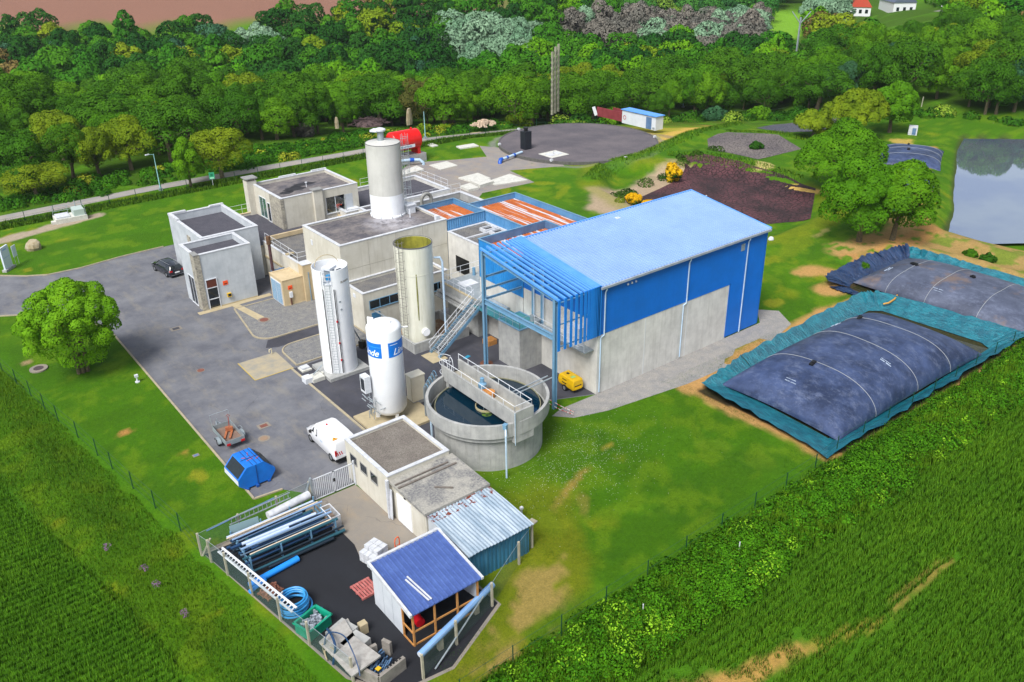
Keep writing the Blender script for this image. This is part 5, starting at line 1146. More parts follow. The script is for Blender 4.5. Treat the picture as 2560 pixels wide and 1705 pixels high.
# ---------------- geotextile bags in lined basins ----------------
def bag_mat(name, a, b_, stain):
    t = NT(name); v = t.coord(); f = t.noise(v, .32, 7, .72, .38, .64); o = t.mix(f, c(a), c(b_))
    o = t.mix(t.math('MULTIPLY', t.noise(t.coord(True,(1.2,.6,1)), 1.3, 7, .82, .5, .68), .26), o, c('#8f9ab4'))
    if stain: o = t.mix(t.math('MULTIPLY', t.noise(v, .28, 4, .7, .55, .68), .6), o, c(stain))
    t.link(o, t.b.inputs['Base Color']); t.b.inputs['Roughness'].default_value = .5; t.b.inputs['Specular IOR Level'].default_value = .3
    t.bump(t.noise(v, 1.6, 6, .7, .3, .7), .1, .06); return t.m
m_bag = bag_mat('woven_bag_grey', '#232e48', '#3f4e72', None); m_bag2 = bag_mat('woven_bag_brown', '#3d4354', '#555c70', '#7a6450')
m_strap = M('pale_strap', '#8f9498', rough=.8)
def geobag(label, x0, x1, y0, y1, H, mat, straps, ports, marks, rot=0, z0=-.5, along='y', smark=()):
    t = thing('dewatering_bag', label, 'bag', ((x0+x1)/2,(y0+y1)/2,z0), rot, 'dewatering bags')
    ax, ay = (x1-x0)/2, (y1-y0)/2
    def hz_(u_, v_): return H*(max(0,(1-abs(u_)**2.8))**.5*max(0,(1-abs(v_)**2.6))**.5)
    def top(u_, v_):
        u_, v_ = u_*2-1, v_*2-1; su = math.sin(u_*PI/2); sv = math.sin(v_*PI/2)
        return (ax*su*(1-.035*(1-sv**2)), ay*sv*(1-.035*(1-su**2)), .35+hz_(su,sv)+.04*math.sin(7*su+3*sv)*hz_(su,sv)/H)
    def bot(u_, v_):
        p_ = top(1-u_, v_); return (p_[0]*.97, p_[1]*.97, .35-.35*min(1, hz_(p_[0]/ax, p_[1]/ay)/H*2.5))
    b = MB(); b.grid(top, 64, 40); b.build('skin', mat, t, True, True); b = MB(); b.grid(bot, 32, 24); b.build('underside', M('bag_underside','#15171d',rough=.7), t, True, True)
    inv = lambda s_: (math.asin(max(-1,min(1,s_)))/(PI/2)+1)/2
    for s_ in straps:
        P = []
        for k in range(41):
            w = k/40
            p_ = top(inv(s_), w) if along == 'y' else top(w, inv(s_))
            P.append((p_[0],p_[1],p_[2]+.015))
        MB().tube(P, .024, 5).build('strap', m_strap, t, True, True)
    for (u_, v_, l, w, a) in ports:
        p_ = top(inv(u_), inv(v_)); q = MB(); q.obox(p_[0],p_[1],p_[2]-.02,p_[2]+.14,l,w,a); q.obox(p_[0]+.1,p_[1],p_[2]+.1,p_[2]+.2,l*.6,w*.7,a+.3); q.build('filling_sleeve', m_black, t, local=True)
    for (u_, v_, a) in marks:
        for k, (dx, dy, l, w) in enumerate(((0,0,.5,.12),(.62,0,.42,.12),(.2,-.25,.9,.07))):
            p_ = top(inv(u_+dx/ax*math.cos(a)-dy/ax*math.sin(a)), inv(v_+dx/ay*math.sin(a)+dy/ay*math.cos(a)))
            e_ = top(inv(u_+(dx+l)/ax*math.cos(a)-dy/ax*math.sin(a)), inv(v_+(dx+l)/ay*math.sin(a)+dy/ay*math.cos(a)))
            MB().bar((p_[0],p_[1],p_[2]+.012),(e_[0],e_[1],e_[2]+.012),w,.012).build('printed_mark', M('printed_white','#b4c4d8','#7f8ca0',rough=.6,sc=12,lo=.42,hi=.55), t, local=True)
    return t
geobag('large grey bag in the nearest teal lined basin, three pale straps across it', 52.4,74.4,28.1,39.2,2.6,m_bag,(-.52,.05,.52),((-.56,.1,.75,.35,.2),(.5,.62,.8,.35,.3)),((-.83,.0,PI/2),(-.1,-.66,PI/2),(.25,.83,.0)))
geobag('grey-brown stained bag in the farther basin by the right edge', 80.2,90.4,26.5,44.6,2.1,m_bag2,(-.42,.15,.6),((.0,.62,.9,.35,1.2),(.1,-.05,.5,.3,1.2)),((-.75,.15,-PI/2),(-.5,.82,0)),along='x')
geobag('smooth slate grey bag nearest the pond bank beyond the trees', 112.4,123.2,56.6,66.0,1.35,m_bag,(-.35,.35),((.55,.2,.8,.4,0),),((.6,.5,0),),rot=.5,z0=-.1)
geobag('slate grey bag with two pale seams behind the other pond side bag', 123.6,136.0,61.9,71.0,1.45,m_bag,(-.45,.1,.55),((-.1,.1,.9,.4,0),(.5,.15,.6,.3,0)),(),rot=.45,z0=-.1)
# liners: sheets lying on the basin sides, wrinkled
def liner_mat(name, a, b_, d):
    t = NT(name); v = t.coord(); o = t.mix(t.noise(v, 1.1, 6, .75, .4, .6), c(a), c(b_)); o = t.mix(t.math('MULTIPLY', t.noise(t.coord(True,(3.5,1,1)), 1.5, 6, .7, .48, .7), .7), o, c(d))
    t.link(o, t.b.inputs['Base Color']); t.b.inputs['Roughness'].default_value = .35; t.bump(t.noise(t.coord(True,(2.4,.8,1)), 1.6, 6, .7, .3, .7), .9, .12); return t.m
m_liner = liner_mat('teal_liner', '#0d5d70', '#1b7a8b', '#083a4c'); m_liner2 = liner_mat('navy_liner', '#122a50', '#1a3c66', '#0a1730')
def liner(name, label, outer, inner, zo, zi, mat, wr=.12, seed=1):
    b = MB(); n = len(outer); seg = 14; rows = 7; rnd = random.Random(seed); P = []; tot = 0
    ring_ = []
    for i in range(n-1):
        for k in range(seg if i < n-2 else seg+1):
            q = k/seg; ring_.append(((outer[i][0]*(1-q)+outer[i+1][0]*q, outer[i][1]*(1-q)+outer[i+1][1]*q), (inner[i][0]*(1-q)+inner[i+1][0]*q, inner[i][1]*(1-q)+inner[i+1][1]*q)))
    for i, (o_, i_) in enumerate(ring_):
        ph = rnd.uniform(-1,1); ph2 = rnd.uniform(-1,1)
        for r_ in range(rows+1):
            q = r_/rows; x = o_[0]*(1-q)+i_[0]*q; y = o_[1]*(1-q)+i_[1]*q
            e = .22*ph2*(1-q); gz_ = tz(x+e, y+e)
            P.append((x+e, y+e, max(gz_+.05, zo*(1-q)**1.3+zi*(1-(1-q)**1.3))+wr*.5*(1+ph)*math.sin(PI*min(1,q+.15))*1.3))
    m = rows+1; b.add(P, [(i*m+j,(i+1)*m+j,(i+1)*m+j+1,i*m+j+1) for i in range(len(ring_)-1) for j in range(rows)])
    o_ = b.build(name, mat, None, True); tag(o_, label, 'liner'); return o_
liner('basin_liner', 'teal plastic liner round the nearest bag, wrinkled and wet along its edges', [(57,40.9),(50.6,39.9),(49.2,27.0),(64,26.95),(80.4,27.0),(80.6,28.4),(79.0,40.9),(77.5,42.0),(65,41.4),(57,40.9)], [(57,39.3),(53.2,38.2),(52.6,29.0),(64,28.3),(76.6,28.5),(77.2,29.5),(76.6,39.0),(75.6,39.9),(65,39.5),(57,39.3)], .38, -.42, m_liner)
liner('basin_liner', 'dark navy plastic liner rising behind the stained bag in the far basin', [(76.7,45.4),(77.4,46.3),(81.7,46.8),(86.5,46.9),(90.5,46.4),(92.8,45.9)], [(79.2,44.3),(79.8,44.6),(83,44.9),(86.7,44.9),(90.2,44.6),(91.2,44.3)], .75, -.25, m_liner2, .3, 4)
liner('basin_liner', 'ragged dark teal liner edge on the soil bank beyond the stained bag', [(92.6,46.0),(93.0,42),(92.8,36),(93.1,24)], [(91.3,45.0),(91.2,42),(91.0,36),(91.2,24)], .6, -.1, m_liner, .3, 14)
liner('basin_liner', 'narrow navy liner strip along the low soil edge of the far basin', [(76.7,45.2),(76.6,43.6),(76.9,41.6)], [(78.9,44.2),(78.4,43.0),(77.9,41.5)], .15, -.2, m_liner2, .15, 9)
drape('basin_water', [(51.8,28.2),(51.8,38.8),(75.5,39.4),(76.6,28.2)], M('murky_water','#1c2414','#3a3a20',rough=.12,sc=1.2), .04, 2)
drape('basin_water', [(79.4,25),(79.4,44.2),(91,44.2),(91.2,25)], M('murky_water2','#3a3a20','#2a2c1a',rough=.15,sc=1.2), .04, 2)
one('hose', MB().tube([at(2208,760,.1),at(2222,757,.25),at(2236,748,.3),at(2243,738,.2)], .09, 7), M('ochre_hose','#b98a3c',rough=.6), 'short ochre hose crossing between the two bag basins', 'hose', smooth=True)
lin = MB()
for k in range(13): lin.obox(106+k*2.55+random.uniform(-.3,.3), 54.3+k*1.13+random.uniform(-.3,.3), -.1, .25+random.uniform(0,.15), random.uniform(1.2,2.6), random.uniform(.5,1.1), .42+random.uniform(-.3,.3))
one('liner_edge', lin, m_liner, 'crumpled teal liner edge between the pond side bags and the grass bank', 'liner')

# ---------------- clean-water structures, digester, red tank ----------------
t = thing('digester_tank', 'wide buried round tank with dark gravel lid and low grey kerb', 'tank', (97.8,107.6,0))
MB().cyl(97.8,107.6,-.2,.42,13.2,n=120).build('lid', M('dark_gravel_lid','#57535a','#6d666a',rough=.95,sc=.16,fine=.6,fcol='#2f2d33',bs=7,bump=.5,lo=.4,hi=.62), t)
MB().lathe([(13.2,-.2),(13.2,.5),(13.42,.5),(13.42,-.2)],97.8,107.6,120).build('kerb', M('dark_kerb','#5e5d5a','#4a4a48',rough=.95,sc=3), t)
for a in (100,150,210,262,330): MB().obox(97.8+13.3*math.cos(math.radians(a)),107.6+13.3*math.sin(math.radians(a)),.4,.75,.4,.4,0).build('vent_box', m_coping, t)
m_slabw = M('pale_slab', '#cfcfc8', '#bdbdb6', rough=.9, sc=1.5, fine=.2, bs=4)
def slab(pts, h, label, grid=None):
    b = MB().prism([at(*p)[:2] for p in pts], 0.0, h); o_ = b.build('cover_slab', m_slabw); tag(o_, label, 'slab', 'concrete covers on the lawn')
    return o_
Z = lambda x, y: (850+x/4.48, 300+y/4.48)
slab([Z(975,285),Z(1035,268),Z(1100,293),Z(1040,306)], .15, 'small square concrete cover on the lawn nearest the red tank')
slab([Z(1300,305),Z(1495,273),Z(1555,300),Z(1350,330)], .2, 'long low concrete cover alone on the lawn between red tank and digester')
slab([Z(1000,512),Z(1195,468),Z(1320,515),Z(1125,562)], .12, 'wide jointed concrete cover beside the grey service yard')
s_ = slab([Z(1325,660),Z(1545,605),Z(1690,665),Z(1480,705)], .2, 'tall group cover of two slabs at the back of the service yard')
slab([Z(1460,712),Z(1600,668),Z(1725,720),Z(1570,768)], .5, 'raised thick concrete cover in front of the slab group')
slab([Z(1345,765),Z(1455,730),Z(1555,780),Z(1440,806)], .35, 'lowest small concrete cover nearest the blue roofs')
slab([Z(1640,700),Z(1900,612),Z(2100,680),Z(1960,705),Z(1740,735)], .15, 'long pale concrete apron pointing away to the right')
slab([Z(700,640),Z(700,590),Z(860,530),Z(945,570)], .3, 'concrete cover under the red tank pipe behind the rear roof')
t = thing('well_cover', 'low square concrete well cover with two lids by the digester edge', 'slab', at(1384,395))
x, y, _ = at(1384, 392)
MB().obox(x,y,0,.45,3.6,3.4,.0).build('slab', m_slabw, t); MB().obox(x-.7,y,.45,.52,1.1,1.4).build('lid', m_coping, t); MB().obox(x+.8,y,.45,.52,1.0,1.4).build('lid', m_coping, t); MB().tube([(x,y,.5),(x,y,1.0)], .03, 6).build('handle_post', m_galv, t)
x, y, _ = at(1315, 378)
t = thing('odour_filter', 'tall black filter box with a cap beside the digester', 'filter', (x,y,0))
MB().box(x-.65,x+.65,y-.65,y+.65,.3,3.3).build('casing', M('black_casing','#11151d','#1c212c',rough=.5,sc=2), t); MB().cyl(x,y,3.3,3.75,.32,n=16).build('outlet', m_black, t); MB().cyl(x,y,3.75,3.9,.42,n=16).build('cap', m_black, t)
MB().obox(x+.1,y-.1,.0,.3,1.7,1.7).build('base', m_steelb, t)
a = at(1255,398,.5); b_ = at(1305,380,.6); q = MB(); q.tube([b_, tuple(Vector(b_).lerp(Vector(a),.5)), a], .2, 12); t = thing('blue_coupled_pipe', 'white ducting with bright blue elbow running from the black filter', 'pipe', (a[0],a[1],0)); q.build('duct', m_pipe, t, True)
m_bco = M('blue_coupling', '#1450b0', rough=.4)
q = MB(); q.tube([a, (a[0]-.35,a[1]-.1,.5),(a[0]-.65,a[1]-.3,.2),(a[0]-.7,a[1]-.4,-.2)], .32, 12); q.build('elbow', m_bco, t, True)
for w_ in (.25,.6): p_ = Vector(a).lerp(Vector(b_), w_); q = MB(); dd = (Vector(b_)-Vector(a)).normalized()*.18; q.tube([p_-dd,p_+dd], .27, 12); q.build('coupling', m_bco, t)
# red horizontal tank
t = thing('red_tank', 'bright red horizontal tank on two legs and a concrete block behind the grey silo', 'tank', (69,116.3,0))
m_rt = M('red_tank_paint', '#d81410', '#c8100e', rough=.3, sc=1)
ax0, ax1, cyy, czz, rr = 66.6, 72.2, 116.6, 3.55, 1.55
prof = [(0,0)]+[(rr*math.sin(a), .55*(1-math.cos(a))) for a in [k*PI/2/8 for k in range(1,9)]]+[(rr*math.sin(PI/2-a), (ax1-ax0)-.55*(1-math.cos(PI/2-a))) for a in [k*PI/2/8 for k in range(0,8)]]+[(0,ax1-ax0)]
q = MB().lathe(prof,0,0,40); q.v = [(ax0+p[2], cyy+p[0], czz+p[1]) for p in q.v]; q.build('shell', m_rt, t, True)
for x in (67.4,71.2): MB().box(x,x+.5,cyy-1.0,cyy+1.0,1.3,3.0).build('leg', m_rt, t)
MB().box(66.6,72.6,115.4,117.9,0,1.3).build('plinth', m_conc, t); MB().cyl(70.8,cyy,5.05,5.35,.14,n=10).build('nozzle', m_rt, t)
q = MB(); q.box(66.9,70.3,cyy-1.75,cyy-1.68,2.7,3.15); so_ = q.build('nameplate', m_wsteel, t); q = MB()
for k in range(9): q.box(67.8+k*.22,67.8+k*.22+.13,cyy-1.765,cyy-1.75,2.82,3.02+.05*(k%2))
q.build('lettering', M('dark_blue_letter','#3a6a94','#7f9ab4',sc=8), so_)
q = MB(); q.tube([(66.2,115.0,1.0),(68.9,114.6,.9),(70.4,114.0,.8),(70.9,113.7,.3),(70.9,113.7,0)], .24, 12); q.build('duct', m_pipe, t, True); q = MB(); q.tube([(69.0,114.58,.9),(69.6,114.35,.86)], .31, 12); q.build('coupling', m_bco, t)
# small shed, lane furniture
x0, y0 = 113.9, 105.2
t = thing('pump_shed', 'white ribbed pump shed with blue roof and grey door by the digester', 'shed', (114,105,0))
b = MB(); b.box(114.4,116.3,105.6,114.0,0,2.4); b.build('wall', m_pan, t); b = MB(); b.box(114.2,116.5,105.4,114.2,2.4,2.5); b.build('roof', m_louv, t); MB().box(114.34,114.4,106.6,107.9,.05,2.1).build('door', m_bluedk, t)
MB().box(114.34,114.4,105.8,106.3,.2,.5).build('grille', m_galv, t); q = MB().lathe([(.28,0),(.38,0)],0,0,20); q.v = [(114.36, 113.3+p[0], 1.1+p[1]) for p in q.v]; q.build('round_sign', M('sign_red','#b0202c'), t)
t = thing('tank_enclosure', 'dark red walled enclosure with a white gate attached to the pump shed', 'enclosure', (115,118,0))
MB().box(115.0,115.15,114.2,121.4,0,1.7).build('wall', M('oxide_red','#6e2028','#82323a',rough=.8,sc=1), t); MB().box(116.9,117.0,114.2,119,0,1.7).build('wall', M('oxide_red','#6e2028'), t); q = MB(); q.bar((114.9,121.4,.1),(114.5,121.8,1.7),.08,.6); q.build('gate', m_wsteel, t)
def pole(name, label, p, h, mat, arm=True, r=.09, group=None):
    t = thing(name, label, 'lamp', (p[0],p[1],tz(p[0],p[1])), 0, group); z = tz(p[0],p[1])
    MB().tube([(p[0],p[1],z),(p[0],p[1],z+h)], [r,r*.6], 8).build('pole', mat, t, True)
    if arm: q = MB(); q.tube([(p[0],p[1],z+h-.1),(p[0]-.9,p[1]-.3,z+h+.15)], .04, 6); q.build('arm', mat, t); MB().obox(p[0]-.95,p[1]-.32,z+h+.05,z+h+.18,.6,.22,.3).build('lamp_head', m_wsteel, t)
    return t
m_teals = M('pale_teal_steel', '#8fc0c4', rough=.5)
for nm, lb, p, h, ar in (('street_lamp','pale teal lamp post beside the lane in front of the trees on the left',(34.5,127.0),5.3,True),('lane_post','slim pale post on a square foot beside the lane right of the red tank',(80.5,128.0),4.7,False),('lane_post','short pale post in the trees behind the digester',(120.9,141.5),3.4,False),('lane_post','pale post in front of the dark wood above the straw coloured grass',(154.5,134.5),3.6,False)):
    t = pole(nm, lb, p, h, m_teals, ar); MB().obox(p[0],p[1],tz(*p),tz(*p)+.35,.5,.5,0).build('foot', m_galv, t)
m_oldc = M('mossy_concrete', '#aaa898', '#908e78', rough=.95, sc=2, fine=.3, bs=5)
for k, (px, lab, hh) in enumerate(((1379,'left concrete power pole of the bare group of three',11.6),(1386.5,'tallest middle concrete power pole of the bare group of three',12.3),(1394,'right ivy footed concrete power pole of the bare group of three',12.6))):
    p = at(px+1, 287-k*4); b = MB(); b.bar((p[0],p[1],0),(p[0],p[1],hh),.36,.3,(1,0,0)); t = thing('power_pole', lab, 'pole', (p[0],p[1],0), 0, 'concrete power poles'); b.build('shaft', m_oldc, t)
    b = MB()
    for z in range(1, int(hh)): b.box(p[0]-.08,p[0]+.08,p[1]-.23,p[1]-.21,z,z+.5); b.box(p[0]-.24,p[0]-.22,p[1]-.08,p[1]+.08,z,z+.5)
    b.build('recess', M('recess_dark','#77756a',rough=.95), t)
p = at(1993,118); p = (205,141); t = thing('pylon', 'distant Y shaped power line pylon above the wood', 'pylon', (p[0],p[1],tz(*p))); z = tz(*p)
q = MB(); q.bar((p[0],p[1],z),(p[0],p[1],z+15),.35,.35,(1,0,0)); 
for s_ in (-1,1): q.bar((p[0],p[1],z+13.5),(p[0]+s_*2.4*RT[0],p[1]+s_*2.4*RT[1],z+16.4),.2,.2)
q.build('mast', m_galv, t)
t = thing('green_sign', 'small green notice sign on a post inside the lane fence', 'sign', (41.1,123.9,0)); MB().tube([(41.1,123.9,0),(41.1,123.9,1.8)], .03, 6).build('post', m_wsteel, t)
so_ = MB().obox(41.1,123.85,1.1,2.1,.75,.04,-.3).build('board', M('notice_green','#3fae86',rough=.5), t); MB().obox(41.09,123.82,1.55,1.9,.35,.02,-.3).build('symbol', M('notice_dark_green','#157a5a'), so_); MB().obox(41.09,123.82,1.15,1.4,.6,.02,-.3).build('caption', M('notice_pale','#9fe0c4'), so_)
# white totem sign and small board at the entrance
t = thing('totem_sign', 'tall white entrance totem with faint blue heading at the left edge', 'sign', (11.0,107.1,0), math.radians(50)); MB().obox(0,0,.25,2.75,1.5,.18).build('panel', M('totem_white','#c9d3e2',rough=.4,world=False), t, local=True)
MB().obox(0,0,0,.25,1.9,.5).build('base', m_conc, t, local=True); q = MB()
for k in range(5): q.box(-.35+k*.14,-.35+k*.14+.09,-.1,-.09,2.35,2.5)
q.build('heading', M('heading_blue','#7f9fd8',world=False), t, local=True); MB().box(-.6,.6,-.1,-.09,1.5,1.53).build('rule', M('heading_blue','#7f9fd8'), t, local=True)
t = thing('board_sign', 'smaller pale board on two thin legs beside the entrance totem', 'sign', (12.1,108.2,0), math.radians(50)); MB().obox(0,0,1.0,2.3,.75,.06).build('panel', M('totem_white','#c9d3e2'), t, local=True)
for s_ in (-.3,.3): MB().tube([(s_,0,0),(s_,0,1.1)], .025, 6).build('leg', m_galv, t, local=True)
def rock(name, label, p, sx, sy, sz, mat, seed, cat='boulder'):
    b = MB(); rnd = random.Random(seed); b.lathe([(0,0),(.9,.05),(1,.35),(.85,.75),(.5,.97),(0,1)],0,0,12); b.v = [(x*sx*(1+.18*math.sin(3*x+seed)+rnd.uniform(-.06,.06)), y*sy*(1+.15*math.sin(4*y+seed)), z*sz*(1+.12*math.sin(2*x+3*y+seed))) for x,y,z in b.v]
    return one(name, b, mat, label, cat, (p[0],p[1],tz(p[0],p[1])-.05), seed, smooth=False)
m_rock = M('boulder_stone', '#a39a84', '#8a7c5e', rough=.95, sc=2.2, bump=.6, bs=6, world=False)
rock('boulder', 'rounded beige boulder alone on the left lawn', at(84,624), .95, .75, 1.15, m_rock, 3)
b = MB(); b.lathe([(0,0),(.75,0),(.8,.8),(.62,2.2),(.4,2.9),(0,3.05)],0,0,9); b.v = [(x*1.1,y*.55,z) for x,y,z in b.v]; one('standing_stone', b, m_rock, 'pale standing stone in the scrub across the lane', 'standing stone', (84.2,139.0,0), .4)
b = MB(); b.lathe([(0,0),(.4,0),(.38,1.3),(.2,2.0),(0,2.1)],0,0,8); one('standing_stone', b, m_rock, 'small thin standing stone left of the brushwood heap', 'standing stone', (72.5,145.2,0), .4)
b = MB(); rnd = random.Random(5)
for k in range(220): 
    a = rnd.uniform(0,6.3); r_ = rnd.uniform(0,2.6); z = max(.05,(1-(r_/2.8)**2)*1.3)*rnd.uniform(.5,1); d_ = rnd.uniform(0,6.3); b.bar((r_*math.cos(a)*1.4,r_*math.sin(a),z),(r_*math.cos(a)*1.4+math.cos(d_)*.9,r_*math.sin(a)+math.sin(d_)*.9,z+rnd.uniform(-.2,.25)),.07,.07)
b.lathe([(0,1.0),(1.6,.7),(2.6,0)],0,0,14); one('brushwood_heap', b, M('brushwood','#3c2f33','#5c4a48',rough=.95,sc=3), 'dark heap of brushwood in the scrub across the lane', 'heap', (78.5,144.0,0), -.5)
b = MB(); rnd = random.Random(8)
for k in range(90):
    a = rnd.uniform(0,6.3); r_ = rnd.uniform(0,2.3); s_ = rnd.uniform(.15,.4); b.obox(r_*math.cos(a)*1.2, r_*math.sin(a), 0, max(.1,.9*(1-r_/2.5))+s_*.3, s_*1.4, s_, a)
one('rubble_heap', b, M('rubble','#c9b49c','#a89684',rough=.95,sc=3), 'pale heap of rubble at the end of the lane', 'heap', (94.5,129.8,0), .4)
# galvanised valve chamber beside the lane
t = thing('valve_chamber', 'pale concrete valve chamber with steel guard rails near the lane, far left', 'chamber', (21,121.5,0), math.radians(-3))
def lb(o_): return o_
MB().box(-1.9,1.9,-1.2,1.2,0,.6).build('plinth', m_slabw, t, local=True); MB().box(-1.7,-.1,-1.0,1.0,.6,.8).build('lid', m_coping, t, local=True); MB().box(.4,1.7,-1.0,1.0,.6,1.4).build('housing', M('pale_green_grey','#a9b8b4',rough=.6,world=False), t, local=True)
MB().box(-2.4,-1.9,-1.0,-.3,0,.35).build('outlet_block', m_slabw, t, local=True)
q = MB()
for z in (1.1,1.7): q.tube([(-1.8,1.1,z),(1.8,1.1,z),(1.8,-1.1,z)], .03, 6)
for x, y in ((-1.8,1.1),(0,1.1),(1.8,1.1),(1.8,-1.1)): q.tube([(x,y,.6),(x,y,1.7)], .03, 6)
q.build('railing', m_galv, t, local=True); MB().cyl(1.0,.9,1.4,2.2,.06,n=8).build('valve_stem', m_galv, t, local=True)
t = thing('concrete_cube', 'white concrete box alone on the grass beyond the pond side bags', 'box', (145.4,74.9,tz(145.4,74.9)), .5); b = MB(); b.box(-.9,.9,-.7,.7,0,1.35); b.build('body', m_coping, t, local=True); MB().box(-.93,-.9,-.5,.1,.1,1.2).build('opening', m_bluedk, t, local=True)
rock('boulder', 'white stone lying on the grass behind the hall corner', at(1927,600), .35,.3,.4, m_coping, 6)

# ---------------- small things on the yard ----------------
def disc(name, label, p, r, mat, z=.02, rim=None, cat='manhole cover'):
    t = thing(name, label, cat, (p[0],p[1],tz(p[0],p[1]))); zz = tz(p[0],p[1])
    if rim: MB().cyl(p[0],p[1],zz-.02,zz+z,rim,n=28).build('surround', m_conc_floor, t)
    MB().cyl(p[0],p[1],zz+z,zz+z+.015,r,n=24).build('cover', mat, t); return t
m_iron = M('rusty_iron', '#6a4038', '#7d4e40', rough=.8, sc=4); m_irond = M('dark_iron', '#3c3034', '#4d4044', rough=.8, sc=4)
disc('manhole_cover', 'round rusty cover at the end of the beige path in the gravel', (27.75,75.6), .42, m_iron, .09, .62)
disc('manhole_cover', 'dark round cover on the lawn below the big bush', (8.1,78.9), .42, m_irond, .12, .75)
disc('manhole_cover', 'brown round cover in the middle of the asphalt', at(502,926), .3, m_iron, .014, .36)
disc('manhole_cover', 'faint tan round cover near the red square drain', at(660,1096), .3, M('tan_patch','#8a7460',rough=.9), .012, .45)
for lab, p, s_, mt in (('square drain with a red-brown grid in a pale frame', (19.71,57.36), .5, m_iron), ('faint square drain outline in the asphalt by the office', at(440,822), .55, m_asph2), ('small square grey cover on the lawn edge left of the trailer', (14.1,56.7), .25, m_bluedk)):
    t = thing('drain_cover', lab, 'drain', (p[0],p[1],0)); MB().obox(p[0],p[1],.012,.026,s_*1.9,s_*1.5).build('frame', m_conc_floor, t); MB().obox(p[0],p[1],.026,.036,s_*1.15,s_*.85).build('grid', mt, t)
p = (14.2,70.9); t = thing('hydrant', 'small white hydrant post on the lawn by the kerb', 'hydrant', (p[0],p[1],0)); MB().cyl(p[0],p[1],0,.55,.07,n=10).build('post', m_wsteel, t); MB().obox(p[0],p[1],.5,.72,.28,.2).build('head', m_wsteel, t); MB().cyl(p[0],p[1],0,.08,.2,n=12).build('foot', m_coping, t)
x, y, _ = at(680, 885); t = thing('standpipe', 'bent white standpipe on the rust stained concrete pad', 'standpipe', (x,y,0)); MB().tube([(x,y,0),(x,y,.55),(x-.25,y-.1,.55),(x-.25,y-.1,.3)], .045, 7).build('pipe', M('cream_pipe','#d8cfae',rough=.5), t, True)
b = MB(); b.tube([(x-.1+.0,y+.05,.02),(x+.5,y+.2,.02)], .03, 6)
t = thing('valve_pit', 'pale pit covers and small pipes beside the white notched silo', 'pit', (25.8,62.6,0)); b = MB(); b.box(25.8,26.9,61.0,62.1,0.012,.35); b.box(25.9,26.8,63.3,64.3,.012,.15); b.box(26.9,27.0,61.4,61.7,.3,.5); b.build('slab', m_slabw, t); MB().obox(26.35,63.8,.15,.3,.7,.6).build('lid', m_coping, t); MB().tube([(26.1,61.6,.5),(27.3,62.2,.8)], .05, 6).build('pipe', m_galv, t); MB().box(25.2,25.85,61.2,62.0,.012,.5).build('box', m_wsteel, t)
t = thing('screw_conveyor', 'dark inclined pipe with a black motor between the white silo and annexe', 'conveyor', (31.5,63,0)); MB().tube([(30.2,62.9,4.6),(32.3,64.2,.5)], .07, 8).build('tube', m_galv, t); MB().obox(32.3,64.2,.1,.75,.5,.5,.5).build('motor', m_black, t)
t = thing('screw_conveyor', 'short pale inclined pipe in front of the strip window', 'conveyor', (36,65,0)); MB().tube([(34.6,65.6,2.6),(36.6,63.6,.9)], .08, 8).build('tube', m_galv, t)
one('black_barrel', MB().cyl(0,0,0,.7,.28,n=16), m_black, 'small black barrel at the foot of the beige annexe wall', 'barrel', (34.0,76.2,.07))
b = MB()
for k in range(8): b.box(41.3,42.3,57.0+k*.12,57.06+k*.12,0.012,.5)
one('timber_stack', b, m_tim, 'small stack of timber behind the foot of the steel stair', 'timber', (0,0,0))
one('teal_rag', MB().obox(0,0,0,.03,.7,.35,.3), M('rag_teal','#1c7fa0',rough=.9), 'teal rag lying on the dark asphalt under the canopy', 'rag', (38.6,56.6,.012))
one('orange_stain', MB().cyl(0,0,0,.004,.6,n=9), M('rust_patch','#7a4326','#46332c',rough=.9,sc=3), 'orange rust patch on the asphalt by the concrete tank', 'stain', (39.3,54.6,.012))
# barrier tape by the canopy
b = MB(); P = [at(1375,1000,.8), at(1420,1018,.7), at(1436,1030,.7)]
q = MB(); q.tube([at(1372,998,.6), at(1402,1015,.55), at(1435,1030,.6)], .03, 5); q.tube([at(1372,1008,.3), at(1400,1024,.3), at(1433,1036,.3)], .03, 5)
one('barrier_tape', q, M('red_white_tape','#d8d2d0','#b0302c',rough=.6,sc=3,lo=.49,hi=.51), 'red and white barrier tape strung from the blue column', 'tape')

